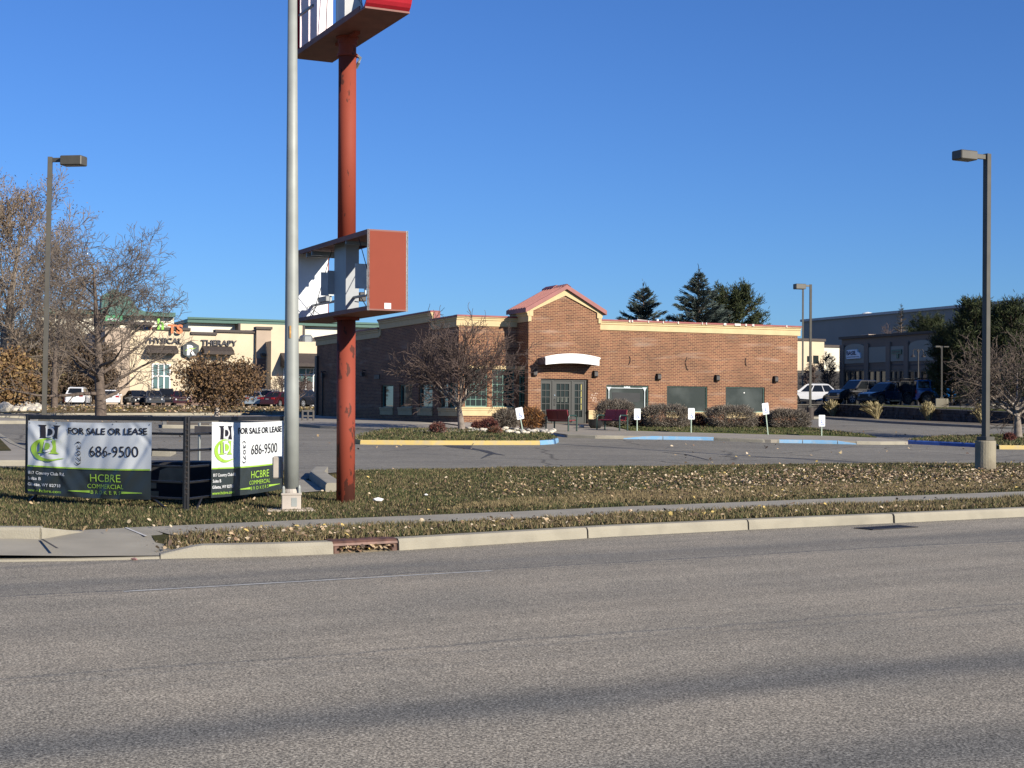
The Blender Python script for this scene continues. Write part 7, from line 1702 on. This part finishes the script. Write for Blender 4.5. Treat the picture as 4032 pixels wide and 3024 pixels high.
    for s in (-1,1):
        m = MB(); m.bbox(fx_-0.30, s*(W_/2-0.46)-0.18, hood-0.10, fx_+0.004, s*(W_/2-0.46)+0.18, hood+0.06, 0.03) if kind != 'offroad' else m.tube([(fx_-0.05, s*0.55, hood),(fx_+0.02, s*0.55, hood)], 0.10, 12)
        m.build('headlight', m_lamp, body)
        m = MB(); m.bbox(bx2-0.006, s*(W_/2-0.34)-0.20, belt-0.20, bx2+0.10, s*(W_/2-0.34)+0.14, belt-0.02, 0.02) if kind in ('suv','sedan') else m.bbox(bx2-0.01, s*(W_/2-0.17)-0.08, belt-0.36, bx2+0.06, s*(W_/2-0.17)+0.08, belt-0.06, 0.02)
        m.build('tail_light', m_tail, body)
        m = MB(); m.bbox(b1-0.25, s*(W_/2+0.03)-0.09, belt+0.0, b1-0.12, s*(W_/2+0.03)+0.09, belt+0.15, 0.03); m.build('mirror', mat, body)
    m = MB(); m.bbox(fx_-0.02, -W_*0.26, hood-0.18, fx_+0.012, W_*0.26, hood+0.07, 0.02); m.build('grille', m_trim, body)
    m = MB(); m.bbox(fx_-0.2, -W_*0.44, gc-0.02, fx_+0.03, W_*0.44, gc+0.16, 0.04); m.build('bumper', m_trim if plastic else mat, body)
    m = MB(); m.bbox(bx2-0.03, -W_*0.44, gc-0.02, bx2+0.2, W_*0.44, gc+0.16, 0.04); m.build('bumper', m_trim if plastic else mat, body)
    m = MB(); m.box(bx2-0.012, -0.16, belt-0.22, bx2-0.001, 0.16, belt-0.10); m.build('number_plate', m_stl, body)
    m = MB(); m.box(-wb+arch+0.1, -W_/2-0.004, gc-0.02, wb-arch-0.1, -W_/2+0.05, gc+0.10); m.box(-wb+arch+0.1, W_/2-0.05, gc-0.02, wb-arch-0.1, W_/2+0.004, gc+0.10); m.build('door_sill', m_trim if plastic else mat, body)
    if kind == 'suv':
        for s in (-1,1): m = MB(); m.tube([(t0+0.25, s*(wt-0.12), zt-0.01),(t0+0.35, s*(wt-0.12), zt+0.05),(t1-0.35, s*(wt-0.12), zt+0.05),(t1-0.2, s*(wt-0.12), zt-0.01)], 0.018, 6); m.build('roof_rail', m_stl, body)
    if kind == 'offroad':
        m = MB(); m.tube([(bx2-0.14, 0, 0.95),(bx2-0.01, 0, 0.95)], 0.40, 18); m.build('spare_wheel', m_tyre, o)
        m = MB(); m.box(t0+0.1, -wt, zt+0.10, t1-0.2, wt, zt+0.14); m.build('roof_rack', m_trim, body)
    return o
pw = paint('white_car_paint', (0.74,0.74,0.74)); pk = paint('black_car_paint', (0.012,0.012,0.014)); pn = paint('dark_navy_paint', (0.014,0.024,0.045)); pb = paint('bright_blue_paint', (0.01,0.12,0.40)); ps = paint('silver_blue_paint', (0.22,0.26,0.30)); pr_ = paint('dark_red_paint', (0.05,0.008,0.009)); pt = paint('tan_car_paint', (0.36,0.32,0.24)); pg = paint('dark_grey_paint', (0.05,0.052,0.056))
LOTG = 'vehicles on the raised car park at the right'
def rcar(px, pyb, *a, **kw):
    p = G(px, pyb, zterr); return p
def at_z(px, Y): t = atY(px, 1600, Y); return t.x, Y, zterr(t.x, Y)+0.10
x,y,z = at_z(3190,121); car('parked_suv', 'white compact SUV facing left beside the brick building corner', x,y,z, math.radians(172), 'suv', pw, plastic=True, group=LOTG)
x,y,z = at_z(3398,117); car('parked_pickup', 'black pickup truck facing left beside the white SUV', x,y,z, math.radians(203), 'pickup', pk, group=LOTG)
x,y,z = at_z(3492,113); car('parked_suv', 'dark navy SUV facing left between the black pickup and the blue off-roader', x,y,z, math.radians(208), 'suv', pn, rim=m_rimd, group=LOTG)
x,y,z = at_z(3605,114); car('parked_offroader', 'black boxy off-roader behind the navy SUV', x,y,z, math.radians(20), 'offroad', pk, rim=m_rimd, group=LOTG)
x,y,z = at_z(3715,111); car('parked_offroader', 'bright blue off-roader facing right behind the square lamp footing', x,y,z, math.radians(-8), 'offroad', pb, rim=m_rimd, group=LOTG)
x,y,z = at_z(3832,128); car('parked_sedan', 'black car in the shade under the pines at the right', x,y,z, math.radians(10), 'sedan', pk, group=LOTG)
LG = 'vehicles parked before the shops at the left'
def at_l(px, Y): t = atY(px, 1600, Y); return t.x, Y, gz(t.x, Y)+0.0
for px, Y, rz, kind, mt, lab, nm in ((308,139,97,'suv',pw,'white SUV seen from behind left of the bare tree trunk','parked_suv'),(436,142,105,'sedan',pw,'white sedan half hidden behind the bare tree trunk','parked_sedan'),(540,143,-60,'sedan',pk,'black sedan facing the viewer between the white sedan and the middle dark one','parked_sedan'),
    (603,141,-70,'sedan',pg,'dark grey sedan facing the viewer beneath the therapy window','parked_sedan'),(712,143,-75,'sedan',pr_,'dark red car left of the brown leaved tree trunk','parked_sedan'),(905,146,88,'suv',pk,'black SUV behind the brown leaved tree trunk','parked_suv'),(1003,143,95,'sedan',ps,'silver blue sedan seen from behind right of the brown leaved tree','parked_sedan'),
    (945,152,90,'suv',pt,'tan SUV behind the black and silver cars','parked_suv'),(1068,144,80,'suv',pt,'tan SUV just left of the silver street light pole','parked_suv'),(1100,140,70,'sedan',pr_,'dark red sedan at the silver street light pole','parked_sedan'),(150,146,60,'sedan',pk,'black car in the shade left of the left lamp post','parked_sedan'),
    (232,150,80,'suv',pr_,'dark red SUV in the shade left of the white SUV','parked_suv'),(655,150,-80,'suv',pk,'black SUV behind the dark grey sedan','parked_suv'),(1200,141,60,'suv',pk,'black SUV in front of the dark awning right of the silver pole','parked_suv')):
    x,y,z = at_l(px,Y); car(nm, lab, x,y,z, math.radians(rz), kind, mt, group=LG)
x,y,z = at_l(1285-90,128)
